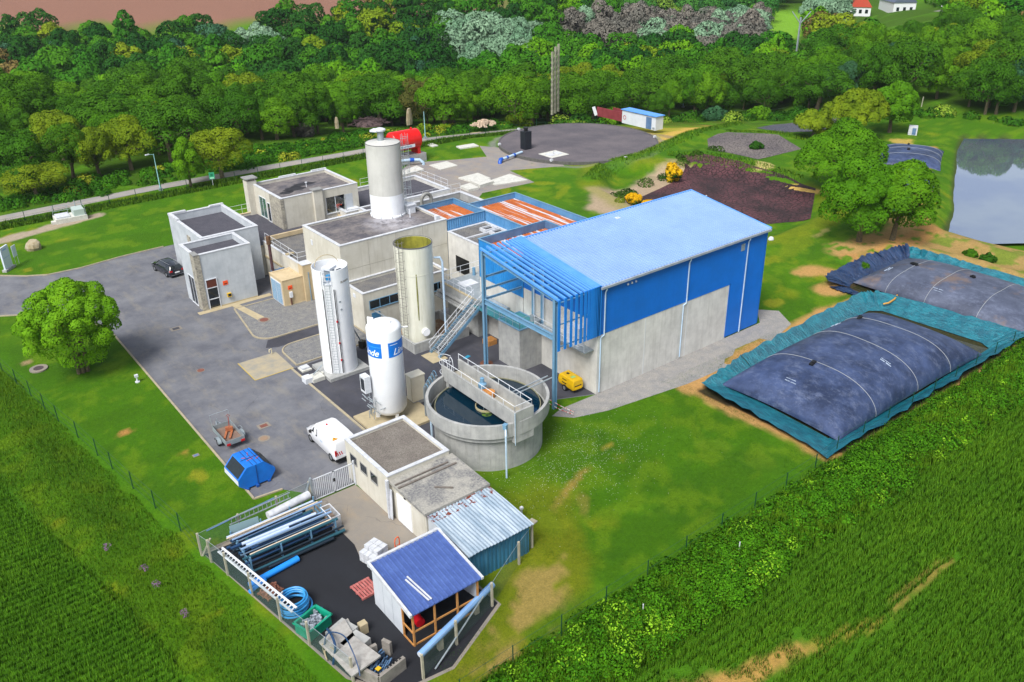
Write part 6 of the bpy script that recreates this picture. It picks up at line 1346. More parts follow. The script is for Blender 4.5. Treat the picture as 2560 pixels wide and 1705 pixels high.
# ---------------- pipe store compound ----------------
m_post = M('concrete_post', '#b0aa98', '#9a9584', rough=.9, sc=3)
net = NT('wire_net'); tr = net.add('ShaderNodeBsdfTransparent'); mxs = net.add('ShaderNodeMixShader'); mxs.inputs[0].default_value = .22
net.b.inputs['Base Color'].default_value = c('#5f7f78'); net.link(tr.outputs[0], mxs.inputs[1]); net.link(net.b.outputs[0], mxs.inputs[2]); net.link(mxs.outputs[0], net.out.inputs['Surface'])
def fence(name, label, posts, h, pm, nm_, r=.055, square=True, top=True, net_on=True, group=None, wire=None):
    z0 = tz(*posts[0]); t = thing(name, label, 'fence', (posts[0][0], posts[0][1], 0), 0, group)
    for x, y in posts:
        b = MB(); z = tz(x,y)
        if square: b.box(x-r,x+r,y-r,y+r,z-.2,z+h)
        else: b.tube([(x,y,z-.2),(x,y,z+h)], r, 6)
        b.build('post', pm, t)
    if top: 
        b = MB()
        for (x0,y0),(x1,y1) in zip(posts[:-1],posts[1:]):
            for q in ((.97,) if net_on else (.97,.55,.15)): b.tube([(x0,y0,tz(x0,y0)+h*q),(x1,y1,tz(x1,y1)+h*q)], .012, 4)
        b.build('wire', wire or nm_ if not net_on else (wire or m_galv), t)
    if net_on:
        b = MB()
        for (x0,y0),(x1,y1) in zip(posts[:-1],posts[1:]): b.add([(x0,y0,tz(x0,y0)+.05),(x1,y1,tz(x1,y1)+.05),(x1,y1,tz(x1,y1)+h*.97),(x0,y0,tz(x0,y0)+h*.97)], [(0,1,2,3)])
        b.build('netting', net.m, t)
    return t
fence('wire_fence', 'concrete posted wire fence round the left side of the pipe compound', [(18.2,46.1),(15.8,45.95),(13.1,45.75),(10.4,45.5),(10.65,44.5),(11.0,42.75),(11.45,40.15),(11.9,37.2),(12.35,34.5),(13.0,30.8)], 1.75, m_post, m_galv, .06)
fence('wire_fence', 'concrete posted wire fence along the right side of the pipe compound', [(15.95,28.65),(18.65,29.5),(21.9,30.6),(25.3,32.4),(26.9,33.1)], 1.75, m_post, m_galv, .06)
b = MB(); b.bar((10.45,45.45,.0),(10.9,44.7,1.6),.1,.1); one('brace_post', b, m_post, 'leaning brace post at the corner of the compound fence', 'post')
t = thing('yard_gate', 'white barred double gate between the garage and the lawn corner', 'gate', (18.3,46.1,0))
for x0, x1 in ((18.4,19.95),(20.0,21.5)):
    b = MB(); b.box(x0,x1,46.0,46.05,1.75,1.82); b.box(x0,x1,46.0,46.05,.12,.18); b.box(x0,x0+.05,46.0,46.05,.12,1.82); b.box(x1-.05,x1,46.0,46.05,.12,1.82)
    lf = b.build('leaf', m_wsteel, t); b = MB(); k = x0+.15
    while k < x1-.1: b.box(k-.016,k+.016,46.005,46.04,.15,1.8); k += .14
    b.build('bars', m_wsteel, lf)
b = MB(); b.box(18.25,18.37,45.95,46.1,0,2.0); b.bar((18.3,46.05,1.9),(17.5,46.15,0),.1,.1); b.build('gate_post', m_galv, t); b = MB(); b.box(21.5,21.58,45.95,46.08,0,2.0); b.build('gate_post', m_wsteel, t); MB().box(19.9,20.05,45.96,46.0,1.0,1.25).build('lock', m_black, t)
def ladder(name, label, a, b_, w, mat, n=14, up=(0,0,1), group=None, plate=False):
    A = Vector(a); B_ = Vector(b_); d = (B_-A).normalized(); u_ = Vector(up); s_ = u_*w/2; t = thing(name, label, 'ladder', tuple(A), 0, group)
    b = MB(); b.bar(A+s_,B_+s_,.06 if not plate else .12,.06); b.bar(A-s_,B_-s_,.06 if not plate else .12,.06); b.build('side_rail', mat, t); b = MB()
    for k in range(n): p_ = A.lerp(B_, (k+.5)/n); b.bar(p_-s_,p_+s_,.035 if not plate else .1,.035, (1,0,0))
    b.build('rung', mat, t); return t
ladder('ladder', 'aluminium ladder hung along the back fence of the compound', (12.45,45.55,1.55),(16.7,45.8,1.5),.42,m_galv,14)
one('rail_tube', MB().tube([(11.0,45.55,1.6),(15.6,45.85,1.75)], .045, 8), m_bluedk, 'single grey tube along the top of the back compound fence', 'tube')
ladder('ladder', 'long white perforated ladder resting along the left compound fence', (11.05,43.5,1.45),(12.35,36.0,1.45),.3,m_wsteel,26,(.93,.17,.35),plate=True)
# pipe rack
rnd = random.Random(21)
palette = [('pipe_navy','#1d3f66'),('pipe_steel','#7f9cc0'),('pipe_pale','#b4c4dc'),('pipe_teal','#23505e'),('pipe_dark','#14222e'),('pipe_cream','#cfc0ac'),('pipe_grey','#5d7288')]
pmats = {n_: M(n_, h_, rough=.4, sc=1, streak=('#202830', .2)) for n_, h_ in palette}
words = {'pipe_navy':'navy blue','pipe_steel':'mid grey-blue','pipe_pale':'pale grey','pipe_teal':'dark teal','pipe_dark':'almost black','pipe_cream':'cream','pipe_grey':'slate grey'}
rk = thing('pipe_rack', 'steel rack with uprights carrying the stored pipes in the compound', 'rack', (15,43.5,0)); b = MB()
for x in (12.3,14.3,16.3,18.0):
    b.bar((x,42.0,.15),(x,45.2,.15),.1,.1); b.bar((x,42.3,.7),(x,45.2,.7),.06,.08)
    for y in (42.1,43.1,44.1,45.2): b.box(x-.04,x+.04,y-.04,y+.04,0,1.1)
b.build('frame', m_steelb, rk)
rows = [(45.0,.85,'pipe_pale'),(44.75,.85,'pipe_cream'),(44.5,.86,'pipe_navy'),(44.3,.84,'pipe_grey'),(44.05,.85,'pipe_teal'),(43.85,.84,'pipe_navy'),(43.6,.86,'pipe_steel'),(43.4,.84,'pipe_pale'),(43.2,.84,'pipe_steel'),(43.0,.84,'pipe_navy'),(42.8,.85,'pipe_grey'),(42.55,.84,'pipe_cream'),(42.4,.84,'pipe_teal'),
        (45.1,.3,'pipe_dark'),(44.6,.3,'pipe_navy'),(44.1,.3,'pipe_dark'),(43.7,.3,'pipe_teal'),(43.3,.3,'pipe_dark'),(42.9,.3,'pipe_navy'),(42.5,.3,'pipe_teal'),(42.05,.3,'pipe_dark'),(41.75,.16,'pipe_teal'),(41.5,.16,'pipe_dark'),(44.4,1.0,'pipe_steel'),(43.5,1.02,'pipe_pale'),(43.1,1.0,'pipe_steel'),(44.9,.55,'pipe_navy'),(44.4,.55,'pipe_dark'),(43.95,.55,'pipe_grey'),(43.5,.55,'pipe_navy'),(43.1,.55,'pipe_dark'),(42.7,.55,'pipe_teal'),(42.3,.55,'pipe_navy'),(42.2,.95,'pipe_teal'),(41.9,.5,'pipe_dark'),(44.7,1.05,'pipe_cream'),(44.0,1.04,'pipe_navy'),(41.65,.3,'pipe_teal'),(42.95,1.05,'pipe_grey')]
for k, (y, z, mn) in enumerate(rows):
    x0, x1 = 11.9+rnd.uniform(-.2,1.4), 17.4+rnd.uniform(-.9,1.1); r_ = rnd.choice([.045,.06,.075,.1]) if z > .2 else .11
    if k == 7: x0, x1, r_ = 12.6, 15.4, .13
    dy = rnd.uniform(-.08,.08); q = MB().tube([(x0,y-dy,z+r_),(x1,y+dy,z+r_)], r_, 10)
    lev = 'top layer' if z > .9 else 'upper layer' if z > .5 else 'lower layer' if z > .2 else 'floor'
    one('stored_pipe', q, pmats[mn], f'{"thick" if r_>.09 else "thin"} {words[mn]} pipe, {lev} of the rack, {["far side","far middle","near middle","near side"][min(3,int((45.3-y)/1.0))]}, {"long" if x1-x0>5.5 else "shorter"}', 'pipe', group='pipes stored on the rack', smooth=True)
b = MB(); b.tube([(14.9,45.45,.9),(18.0,45.85,.9)], .28, 14); one('white_column', b, m_coping, 'thick off-white tube lying behind the pipe rack', 'tube', smooth=True)
one('blue_pipe', MB().tube([(11.6,40.85,.22),(14.9,41.2,.22)], .2, 16), M('bright_blue_pipe','#1f86e6','#2a90ee',rough=.35), 'thick bright blue pipe lying on the black tarmac', 'pipe', smooth=True)
one('blue_pipe', MB().tube([(11.35,40.2,.3),(12.5,40.6,.3)], .13, 12), M('bright_blue_pipe','#1f86e6'), 'short bright blue pipe behind the white perforated ladder', 'pipe', smooth=True)
t = thing('steel_crate', 'white steel mesh crate of fittings at the end of the pipe rack', 'crate', (18.3,43.2,0)); b = MB()
for k in range(8): b.box(18.55,18.58,42.5+k*.2,42.53+k*.2,.1,1.0); b.box(17.9+k*.08,17.93+k*.08,42.47,42.5,.1,1.0)
ring(b,17.9,18.58,42.47,44.0,.95,1.0,.05); b.build('mesh', m_wsteel, t); MB().box(17.95,18.5,42.5,43.9,.1,.5).build('contents', M('mixed_fittings','#9a8878','#5c4a40',rough=.8,sc=6), t)
one('grey_sheet', MB().bar((13.2,45.15,.0),(13.3,45.4,1.3),1.9,.03,(0,1,0)), M('slate_sheet','#7f9aa0',rough=.6), 'grey sheet leaning against the back fence left of the rack', 'sheet')
def pallet(name, label, x, y, z, rot, mat, lx=1.2, ly=1.0):
    t = thing(name, label, 'pallet', (x,y,z), rot); b = MB()
    for k in range(7): b.box(-lx/2+k*lx/7,-lx/2+k*lx/7+lx/7*.72,-ly/2,ly/2,.11,.135)
    b.build('deck', mat, t, local=True); b = MB()
    for yy in (-ly/2,-.05,ly/2-.1): b.box(-lx/2,lx/2,yy,yy+.1,0,.11)
    b.build('bearer', mat, t, local=True); return t
pallet('pallet', 'red pallet on the tarmac beside the white panel shed', 16.9,36.4,.012,.05,M('red_pallet','#9a4a48','#b5706a',rough=.8,sc=5,world=False),1.3,1.4)
pallet('pallet', 'brown wooden pallet of scrap behind the perforated ladder', 12.4,39.7,.012,.3,M('brown_pallet','#8a5a44','#6f4636',rough=.85,sc=5,world=False))
b = MB(); rnd = random.Random(4)
for k in range(26): a = rnd.uniform(0,3); x, y = rnd.uniform(-.5,.5), rnd.uniform(-.4,.4); b.obox(x,y,.14,.2+rnd.uniform(0,.12),.3,.08,a)
one('scrap_pile', b, M('rust_scrap','#7a4a3a','#9c6a58',rough=.9,sc=6,world=False), 'rusty scrap pieces lying on the brown pallet', 'scrap', (12.4,39.7,.012), .3)
b = MB(); rnd = random.Random(6)
for lv_ in range(4):
    for i in range(3):
        for j in range(3): 
            if lv_ == 3 and i == 0: continue
            b.obox(-.45+i*.45,-.4+j*.4,.15+lv_*.24,.15+lv_*.24+.21,.42,.37,rnd.uniform(-.06,.06))
one('block_stack', b, m_coping, 'stack of white blocks on a pallet behind the panel shed', 'blocks', (18.6,38.3,0), .25)
one('blue_sack', MB().obox(0,0,.15,.5,.5,.35,.2), M('sack_blue','#1c48c0',rough=.5), 'small blue sack beside the white block stack', 'sack', (18.9,37.3,0))
t = thing('sack_truck', 'orange tubular sack truck standing by the white blocks', 'trolley', (20.1,38.0,0), .3); b = MB(); b.tube([(-.2,0,.1),(-.2,0,1.0),(-.12,0,1.18),(.12,0,1.18),(.2,0,1.0),(.2,0,.1)], .035, 6); b.tube([(-.2,0,.6),(.2,0,.6)], .02, 6); b.tube([(-.2,0,.1),(-.2,-.35,.05),(.2,-.35,.05),(.2,0,.1)], .025, 6); b.build('frame', M('orange_tube','#e05a14',rough=.5,world=False), t, local=True)
for s_ in (-.25,.25): wheel(t, .12, s_, .12, .06)
# hose coil
t = thing('hose_coil', 'loose coil of thick bright blue hose in the compound corner', 'hose', (12.95,37.6,0)); P = []
for k in range(7*28+1):
    a = k*2*PI/28; n_ = k/28; rr = .88+.07*math.sin(n_*2.4)-.02*n_; P.append((12.95+rr*math.cos(a)+.06*math.sin(n_*1.7), 37.6+rr*math.sin(a)+.05*math.cos(n_*2.1), .06+n_*.125+.03*math.sin(3*a+n_)))
q = MB().tube(P, .062, 8); q.tube([(13.5,36.9,.1),(13.9,36.55,.1),(14.15,36.5,.15)], .06, 8); q.build('hose', M('hose_blue','#2a84c4','#3a96d2',rough=.4,sc=3), t, True)
MB().tube([(12.4,38.1,.98),(12.6,38.2,1.05)], .05, 6).build('tie', m_wsteel, t)
# green tub of fittings
t = thing('green_tub', 'open green plastic tub filled with fittings', 'tub', (13.1,35.5,0), .3); b = MB(); m_gt = M('tub_green','#10977a','#0c8468',rough=.45,world=False,sc=2)
b.box(-.75,.75,-.55,.55,0,.06); b.box(-.75,.75,-.6,-.55,0,.75); b.box(-.75,.75,.55,.6,0,.75); b.box(-.8,-.75,-.6,.6,0,.75); b.box(.75,.8,-.6,.6,0,.75); b.box(-.86,.86,-.68,-.6,.68,.76); b.box(-.86,.86,.6,.68,.68,.76); b.box(-.88,-.8,-.68,.68,.68,.76); b.box(.8,.88,-.68,.68,.68,.76); b.build('shell', m_gt, t, local=True)
b = MB(); rnd = random.Random(2)
for k in range(40): a = rnd.uniform(0,3); b.obox(rnd.uniform(-.6,.6),rnd.uniform(-.45,.45),.3,.45+rnd.uniform(0,.2),.3,.1,a)
b.build('fittings', M('shiny_fittings','#aab4c0','#39424e',rough=.4,world=False,sc=7), t, local=True)
# stacked slabs, blocks and bent hoses at the bottom corner
t = thing('slab_pile', 'pale concrete slabs laid over block walls at the compound corner', 'slabs', (14,33,0))
b = MB(); b.prism([at(*p,.9)[:2] for p in ((797,1605),(862,1548),(888,1591),(832,1640))], .8, .92); b.prism([at(*p,1.0)[:2] for p in ((833,1640),(885,1590),(952,1640),(880,1692))], .93, 1.03); b.prism([at(*p,.7)[:2] for p in ((845,1560),(870,1546),(890,1585),(870,1590))], .6, .72); b.build('slab', M('weathered_slab','#a8a6a2','#8f8c88',rough=.9,sc=3,world=True,bump=.2), t)
b = MB(); b.obox(13.95,33.7,0,.8,1.3,1.2,.3); b.obox(14.1,32.4,0,.92,1.2,1.1,.3); b.build('block_support', m_conc, t)
b = MB(); b.box(14.9,15.35,33.3,33.7,0,.7); one('breeze_block', b, m_path, 'upright beige block beside the slab pile', 'block')
t = thing('block_bay', 'low hollow block bay full of scrap at the bottom edge of the compound', 'bay', (14.4,30,0))
b = MB(); b.bar((13.1,31.7,.4),(13.9,29.6,.4),.2,.8); b.bar((13.1,31.7,.4),(14.9,31.6,.4),.2,.8); b.bar((13.9,29.6,.4),(15.6,29.9,.4),.22,.8); b.bar((15.3,31.6,.45),(15.5,31.1,.45),.2,.9); b.build('block_wall', M('hollow_block','#8e8982','#77726c',rough=.95,sc=3,bump=.3), t)
b = MB()
for k in range(5):
    for j in range(2): b.obox(14.55+k*.2,29.85+j*.12-.06+k*.03,.8,.81,.13,.08,.15)
b.build('block_cell', m_black, t); b = MB(); rnd = random.Random(9)
for k in range(30): a = rnd.uniform(.2,1.0); b.obox(rnd.uniform(13.9,15.0),rnd.uniform(30.2,31.3),.2,.35+rnd.uniform(0,.3),rnd.uniform(.3,.9),.07,a)
b.build('scrap', M('blue_scrap','#5a7fa8','#2a3644',rough=.5,sc=5), t); MB().obox(14.2,31.1,.5,.62,.6,.1,.8).build('red_white_bar', M('bar_red','#b81a24','#d8d8d8',sc=3,lo=.49,hi=.51), t); MB().obox(14.2,30.2,.62,.66,.25,.25,.3).build('yellow_tag', M('tag_yellow','#d0a818'), t)
def hose(label, pts, r, mat):
    P = [Vector(p) for p in pts]; Q = []
    for i in range(len(P)-1):
        p0 = P[max(0,i-1)]; p1 = P[i]; p2 = P[i+1]; p3 = P[min(len(P)-1,i+2)]
        for k in range(8):
            q = k/8; Q.append(.5*((2*p1)+(-p0+p2)*q+(2*p0-5*p1+4*p2-p3)*q*q+(-p0+3*p1-3*p2+p3)*q**3))
    Q.append(P[-1]); one('bent_hose', MB().tube(Q, r, 7), mat, label, 'hose', smooth=True)
hose('dark blue hose arched over the slab pile', [at(812,1612,.9),at(815,1590,1.3),at(830,1580,1.7),at(860,1590,1.9),at(880,1625,1.7),at(895,1665,1.2),at(900,1690,.9)], .035, pmats['pipe_navy'])
hose('thick navy hose curving down from the green tub', [at(818,1572,.8),at(830,1590,1.3),at(838,1615,1.3),at(836,1640,.7),at(833,1660,.1)], .07, pmats['pipe_navy'])
hose('tan flat hose loop hanging on the compound fence', [at(806,1610,1.0),at(808,1625,.3),at(818,1650,.1),at(812,1628,.6),at(825,1618,.9),at(842,1630,.9)], .03, m_path)
t = thing('large_pipe', 'very long pale blue pipe leaning along the right compound fence', 'pipe', (16.3,30.1,0)); q = MB(); A = Vector((16.25,29.35,.95)); B_ = Vector((22.4,31.2,.9)); q.tube([A,B_], .2, 18); q.build('shell', M('pipe_sky','#84aee0','#769fd4',rough=.35,sc=1), t, True); d_ = (B_-A).normalized(); MB().tube([A-d_*.012,A+d_*.02], .17, 18).build('end_cap', m_coping, t)
b = MB()
for q_ in (.25,.75): p_ = A.lerp(B_,q_); b.box(p_.x-.15,p_.x+.15,p_.y-.12,p_.y+.12,0,.76)
one('pipe_trestle', b, m_post, 'pair of low supports under the long pale blue pipe', 'trestle')
one('thin_pole', MB().tube([(16.75,28.75,.1),(19.0,29.6,.7),(21.3,30.6,1.1)], .05, 8), m_galv, 'thin grey pole leaning outside the right compound fence', 'pole')

# ---------------- green wire fences ----------------
m_gp = M('green_post', '#0c3f2a', rough=.5)
fence('field_fence', 'green posted wire fence between the lawn and the right-hand bank', [(16.6+3.42*k,26.2+.06*min(k,9)+(.5 if k > 9 else 0)) for k in range(22)], 1.55, m_gp, m_gp, .035, False, wire=m_gp, net_on=False)
fence('field_fence', 'green posted wire fence beside the left crop field', [(5.1,84),(5.5,80.4),(6.0,76.9),(6.5,74.0),(6.9,71.0),(7.3,68.3),(7.9,64.8),(8.4,61.3),(8.75,58.8),(9.2,55.4),(9.7,52.2),(10.2,48.7),(10.4,45.7)], 1.5, m_gp, m_gp, .035, False, wire=m_gp, net_on=False)
fence('lane_fence', 'green posted fence along the lane behind the buildings', [(2+3.55*k, 124.2+.5*math.sin(k*.25)) for k in range(30)], 1.5, m_gp, m_gp, .04, False, wire=m_gp, net_on=False)
fence('back_fence', 'thin green fence in front of the wood behind the mud beds', [(106,128.5),(110.5,128.0),(115,127.5),(120,127),(125,127),(130,126.5),(136,125.5),(142,124),(148,121.5),(153,118.5),(157.5,114),(161,109),(164,103.5)], 1.6, m_gp, m_gp, .05, False, wire=m_gp, net_on=False)
for k, (x, y) in enumerate(((119.5,136.0),(124.5,134.5),(127,133.8),(166.5,85),(178,76))): one('old_post', MB().tube([(0,0,-.1),(.05,0,1.9)], .1, 7), m_oldc, ('leftmost old grey post by the fence behind the pump shed','middle old grey post behind the pump shed','rightmost old grey post behind the pump shed','old post at the wood edge above the pond side bags','old post at the wood edge by the right border')[k], 'post', (x,y,tz(x,y)))
for k, p in enumerate((at(1846,1386,.8), at(1606,1543,.8))): one('marker_stake', MB().tube([(0,0,-.3),(0,0,.75)], .035, 6), m_wsteel, ('upper white marker stake on the grassy bank','lower white marker stake on the grassy bank')[k], 'stake', (p[0],p[1],tz(p[0],p[1])))
t = thing('tap_post', 'small grey post with a stone slab on the lawn by the tin shed', 'post', (28.3,35.9,0)); MB().box(28.25,28.35,35.85,35.95,0,.75).build('post', m_galv, t); MB().obox(28.3,35.9,.65,.8,.2,.18).build('cap', m_coping, t); MB().obox(28.4,35.0,.0,.08,.7,.5,.2).build('slab', m_post, t)
# far houses
def house(label, x, y, rot, lx, ly, h, hr, wm, rm):
    t = thing('house', label, 'house', (x,y,tz(x,y)), rot, 'far houses'); MB().box(-lx/2,lx/2,-ly/2,ly/2,0,h).build('wall', wm, t, local=True)
    b = MB(); b.add([(-lx/2-.3,-ly/2-.3,h-.1),(lx/2+.3,-ly/2-.3,h-.1),(lx/2+.3,ly/2+.3,h-.1),(-lx/2-.3,ly/2+.3,h-.1),(-lx/2-.3,0,h+hr),(lx/2+.3,0,h+hr)], [(0,1,5,4),(2,3,4,5),(0,4,3),(1,2,5),(0,3,2,1)]); r = b.build('roof', rm, t, local=True)
    MB().box(lx/2-1,lx/2-.2,-.4,.4,h+hr-.8,h+hr+.9).build('chimney', wm, r, local=True)
    for k in (-.3,.0,.3):
        f_ = MB(); f_.box(k*lx-.5,k*lx+.5,-ly/2-.05,-ly/2,1,2.3); f_.build('window', m_glass, t, local=True); f_ = MB(); f_.box(-lx/2-.05,-lx/2,k*ly-.5,k*ly+.5,1,2.3); f_.build('window', m_glass, t, local=True)
    return t
m_wh = M('white_house','#d6d8dc',rough=.8,world=False); m_slr = M('slate_roof','#4a5468','#5a6478',rough=.6,world=False,sc=2); m_rdr = M('red_roof','#c0402a','#b04a34',rough=.7,world=False,sc=2)
house('small far house with a bright red steep roof', 306,186,.6, 7,7,3.2,5.0,m_wh,m_rdr)
house('far white house with slate roof right of the red roofed one', 322,181,.9, 14,8,4.0,3.8,m_wh,m_slr)
house('farthest low white building beyond the houses at the top edge', 352,176,.5, 16,7,3.2,1.6,m_wh,m_slr)
drape('far_lane', [(318,168),(330,163),(360,168),(358,174),(330,170),(320,173)], m_road, .5, 6)
# ---------------- vegetation ----------------
def leaf_mat(name, a, b_, dk, var=.6, world_sc=.35):
    t = NT(name); oi = t.add('ShaderNodeObjectInfo'); v = t.coord(True)
    o = t.mix(oi.outputs['Random'], c(a), c(b_)); o = t.mix(t.math('MULTIPLY', t.noise(v, world_sc, 3, .6, .35, .65), var), o, c(dk))
    o = t.mix(t.math('MULTIPLY', t.noise(v, 1.2, 3, .6, .4, .75), .4), o, t.mix(1.0, o, (1.7,1.5,1.2,1), 'MULTIPLY'))
    t.link(o, t.b.inputs['Base Color']); t.b.inputs['Roughness'].default_value = .75; t.b.inputs['Specular IOR Level'].default_value = .12
    tl = t.add('ShaderNodeBsdfTranslucent'); t.link(o, tl.inputs['Color']); mx = t.add('ShaderNodeMixShader'); mx.inputs[0].default_value = .22
    t.link(t.b.outputs[0], mx.inputs[1]); t.link(tl.outputs[0], mx.inputs[2]); t.link(mx.outputs[0], t.out.inputs['Surface']); return t.m
KIND = {
 'lime': (leaf_mat('leaf_lime','#629412','#6ea016','#44780b'), 'lime green'),
 'bright': (leaf_mat('leaf_bright','#4c800a','#5f8c0f','#356408'), 'bright green'),
 'mid': (leaf_mat('leaf_mid','#38690a','#4a780d','#264f08'), 'mid green'),
 'dark': (leaf_mat('leaf_dark','#22500e','#2f5e11','#183e0c'), 'dark green'),
 'olive': (leaf_mat('leaf_olive','#6a8210','#788c18','#4c6a0b'), 'olive yellow-green'),
 'grey': (leaf_mat('leaf_grey','#5f8660','#749374','#436848'), 'pale grey-green'),
 'bare': (leaf_mat('leaf_bare','#5c5e56','#6e6a62','#464c44'), 'grey leafless'),
 'brown': (leaf_mat('leaf_brown','#5a5c28','#66622e','#3c4a1a'), 'brownish'),
 'blue': (leaf_mat('leaf_blue','#2f5e3a','#44704a','#1c4028'), 'bluish green')}
m_bark = M('bark', '#6a6048', '#4a4434', rough=.95, sc=4, bump=.4, bs=12, world=False)
def leaves(seed, lobes, n, size, low=-.35, jit=.13, normal_mix=.9):
    """leaf quads on the shells of overlapping lobes [(x,y,z,r)]"""
    g = np.random.default_rng(seed); Lb = np.array(lobes, float); pr = Lb[:,3]**2; pr /= pr.sum()
    k = g.choice(len(Lb), n*2, p=pr); d = g.normal(size=(n*2,3)); d /= np.linalg.norm(d,axis=1)[:,None]; d[:,2] = np.where(d[:,2] < low, -d[:,2], d[:,2])
    P = Lb[k,:3]+d*(Lb[k,3]*(1-jit+jit*1.3*g.random(n*2)))[:,None]
    D = np.linalg.norm(P[:,None,:]-Lb[None,:,:3],axis=2); D[np.arange(len(P)),k] = 1e9
    ok = (D > Lb[None,:,3]*.82).all(1); P = P[ok][:n]; d = d[ok][:n]; m = len(P)
    nr = d*normal_mix+g.normal(size=(m,3))*.4; nr /= np.linalg.norm(nr,axis=1)[:,None]
    a = np.cross(nr, g.normal(size=(m,3))); a /= np.linalg.norm(a,axis=1)[:,None]; b_ = np.cross(nr, a)
    s = size*(.55+.9*g.random(m))[:,None]; a = a*s; b_ = b_*s*.62
    V = np.stack([P-a, P-b_*.9, P+a, P+b_], 1).reshape(-1,3); F_ = np.arange(m*4).reshape(-1,4)
    N = np.repeat(d*.8+nr*.55+np.array([0,0,.1]), 4, 0); return V, F_, N/np.linalg.norm(N,axis=1)[:,None]
def leafmesh(name, V, F_, N, mat):
    o_ = npmesh(name, V, F_, mat); me = o_.data
    try: me.polygons.foreach_set('use_smooth', np.ones(len(me.polygons), bool)); setnormals(me, N)
    except Exception as ex: print('normals', ex)
    return o_
def dome(seed, R, H, base, nl=26, flat=.8, lr=(.16,.2,.24,.3,.36), spread=.74):
    r = random.Random(seed); L_ = []
    for k in range(nl):
        a = k*2.399+r.uniform(-.3,.3); q = math.sqrt((k+.5)/nl); rr = R*q*spread; z = base+(H-base)*(.18+.62*math.sqrt(max(0,1-q*q))*flat+r.uniform(-.08,.10))
        L_.append((rr*math.cos(a)*r.uniform(.8,1.15), rr*math.sin(a)*r.uniform(.8,1.15), z, R*r.choice(lr)))
    for k in range(5):
        a = r.uniform(0,6.3); L_.append((R*.35*math.cos(a), R*.35*math.sin(a), base+(H-base)*r.uniform(.15,.4), R*.38))
    m = max(q[2]+q[3] for q in L_); L_ = [(x,y,z*H/m,rr_) for x,y,z,rr_ in L_]; return L_
def trunk_mb(seed, H, R, base, r0=.28, limbs=6, stems=1):
    b = MB(); r = random.Random(seed)
    for s_ in range(stems):
        ox = (s_-(stems-1)/2)*.35; lean = (r.uniform(-.3,.3), r.uniform(-.3,.3)); top = base+(H-base)*.35
        P = [(ox,0,-.3),(ox+lean[0]*.3,lean[1]*.3,top*.35),(ox+lean[0]*.8,lean[1]*.8,top*.75),(ox+lean[0],lean[1],top)]
        b.tube(P, [r0*1.25,r0,r0*.8,r0*.6], 8)
        for k in range(limbs):
            a = k*2.4+r.uniform(-.4,.4)+s_; q = r.uniform(.45,1); p = Vector(P[2]).lerp(Vector(P[3]), q) if q > .6 else Vector(P[1]).lerp(Vector(P[2]), q)
            e = Vector((math.cos(a)*R*.62, math.sin(a)*R*.62, base+(H-base)*r.uniform(.3,.65))); mid = p.lerp(e,.5)+Vector((0,0,-.25)); b.tube([p,mid,e],[r0*.5,r0*.32,r0*.12],6)
    return b
# --- shared shapes for the wood
SHAPES = []
for i in range(7):
    R_, H_, bs_ = [(4.8,8.2,1.2),(5.8,8.8,1.4),(4.2,7.6,.9),(5.2,9.6,1.5),(4.4,8.8,1.0),(6.2,8.4,1.6),(3.9,9.4,1.0)][i]
    lb_ = dome(100+i, R_, H_, bs_, 24); SHAPES.append((leaves(200+i, lb_, 11500, .135), trunk_mb(300+i, H_, R_, bs_), lb_, R_, H_))
CROWN = {}; TRUNK = {}
def tree_thing(x, y, kind, shape, s, sz, rot, label, group, cat='tree', name='tree', z=None):
    t = thing(name, label, cat, (x,y,tz(x,y)-.1 if z is None else z), rot, group)
    key = (kind, shape)
    if key not in CROWN: (V,F_,N) = SHAPES[shape][0]; CROWN[key] = leafmesh('crown', V, F_, N, KIND[kind][0]); cr = CROWN[key]
    else: cr = CROWN[key].copy(); COL.objects.link(cr)
    if shape not in TRUNK: TRUNK[shape] = SHAPES[shape][1].build('trunk', m_bark, None, True); tr_ = TRUNK[shape]
    else: tr_ = TRUNK[shape].copy(); COL.objects.link(tr_)
    for o_ in (cr, tr_): o_.parent = t
    q_ = 1+.22*math.sin(x*7.1+y*3.3); t.scale = (s*q_, s/q_, sz); return t
def own_tree(x, y, R, H, base, kind, label, seed, n=9000, size=.2, nl=26, stems=1, flat=.8, name='tree', low=-.35, r0=.3, extra=(), **kw):
    t = thing(name, label, 'tree' if name == 'tree' else 'bush', (x,y,tz(x,y)-.05)); lb_ = dome(seed, R, H, base, nl, flat, **kw)+list(extra); V,F_,N = leaves(seed, lb_, n, size, low)
    cr = leafmesh('crown', V, F_, N, KIND[kind][0]); cr.parent = t; tr_ = trunk_mb(seed, H, R, base, r0, 7, stems).build('trunk', m_bark, t, True, True); return t
own_tree(11.05,75.75,4.35,8.5,2.4,'lime','big rounded bright green bush-like tree alone on the left lawn',11,40000,.10,90,3,.95,r0=.16,lr=(.14,.17,.2),spread=.86,extra=[(.6,-.5,2.6,1.9),(-1.3,.2,3.0,1.7),(.3,1.2,3.0,1.8),(.9,-1.3,2.0,1.1),(-.2,-.3,1.5,1.1),(-.6,-1.2,2.4,1.3),(1.6,.2,2.8,1.4),(.3,.2,1.0,.8)])
own_tree(91.4,51.0,4.8,10.3,1.5,'bright','nearer left trunk of the paired oaks between the hall and the pond',21,26000,.14,44,1,.9)
own_tree(94.8,48.8,4.9,9.8,1.4,'bright','nearer right trunk of the paired oaks, limb reaching towards the pond',22,24000,.14,40,1,.9)
own_tree(at(2090,484)[0],at(2090,484)[1],6.0,10.2,1.2,'bright','broad round oak between the red mud pit and the pond side bags',23,30000,.15,48,1,.85)
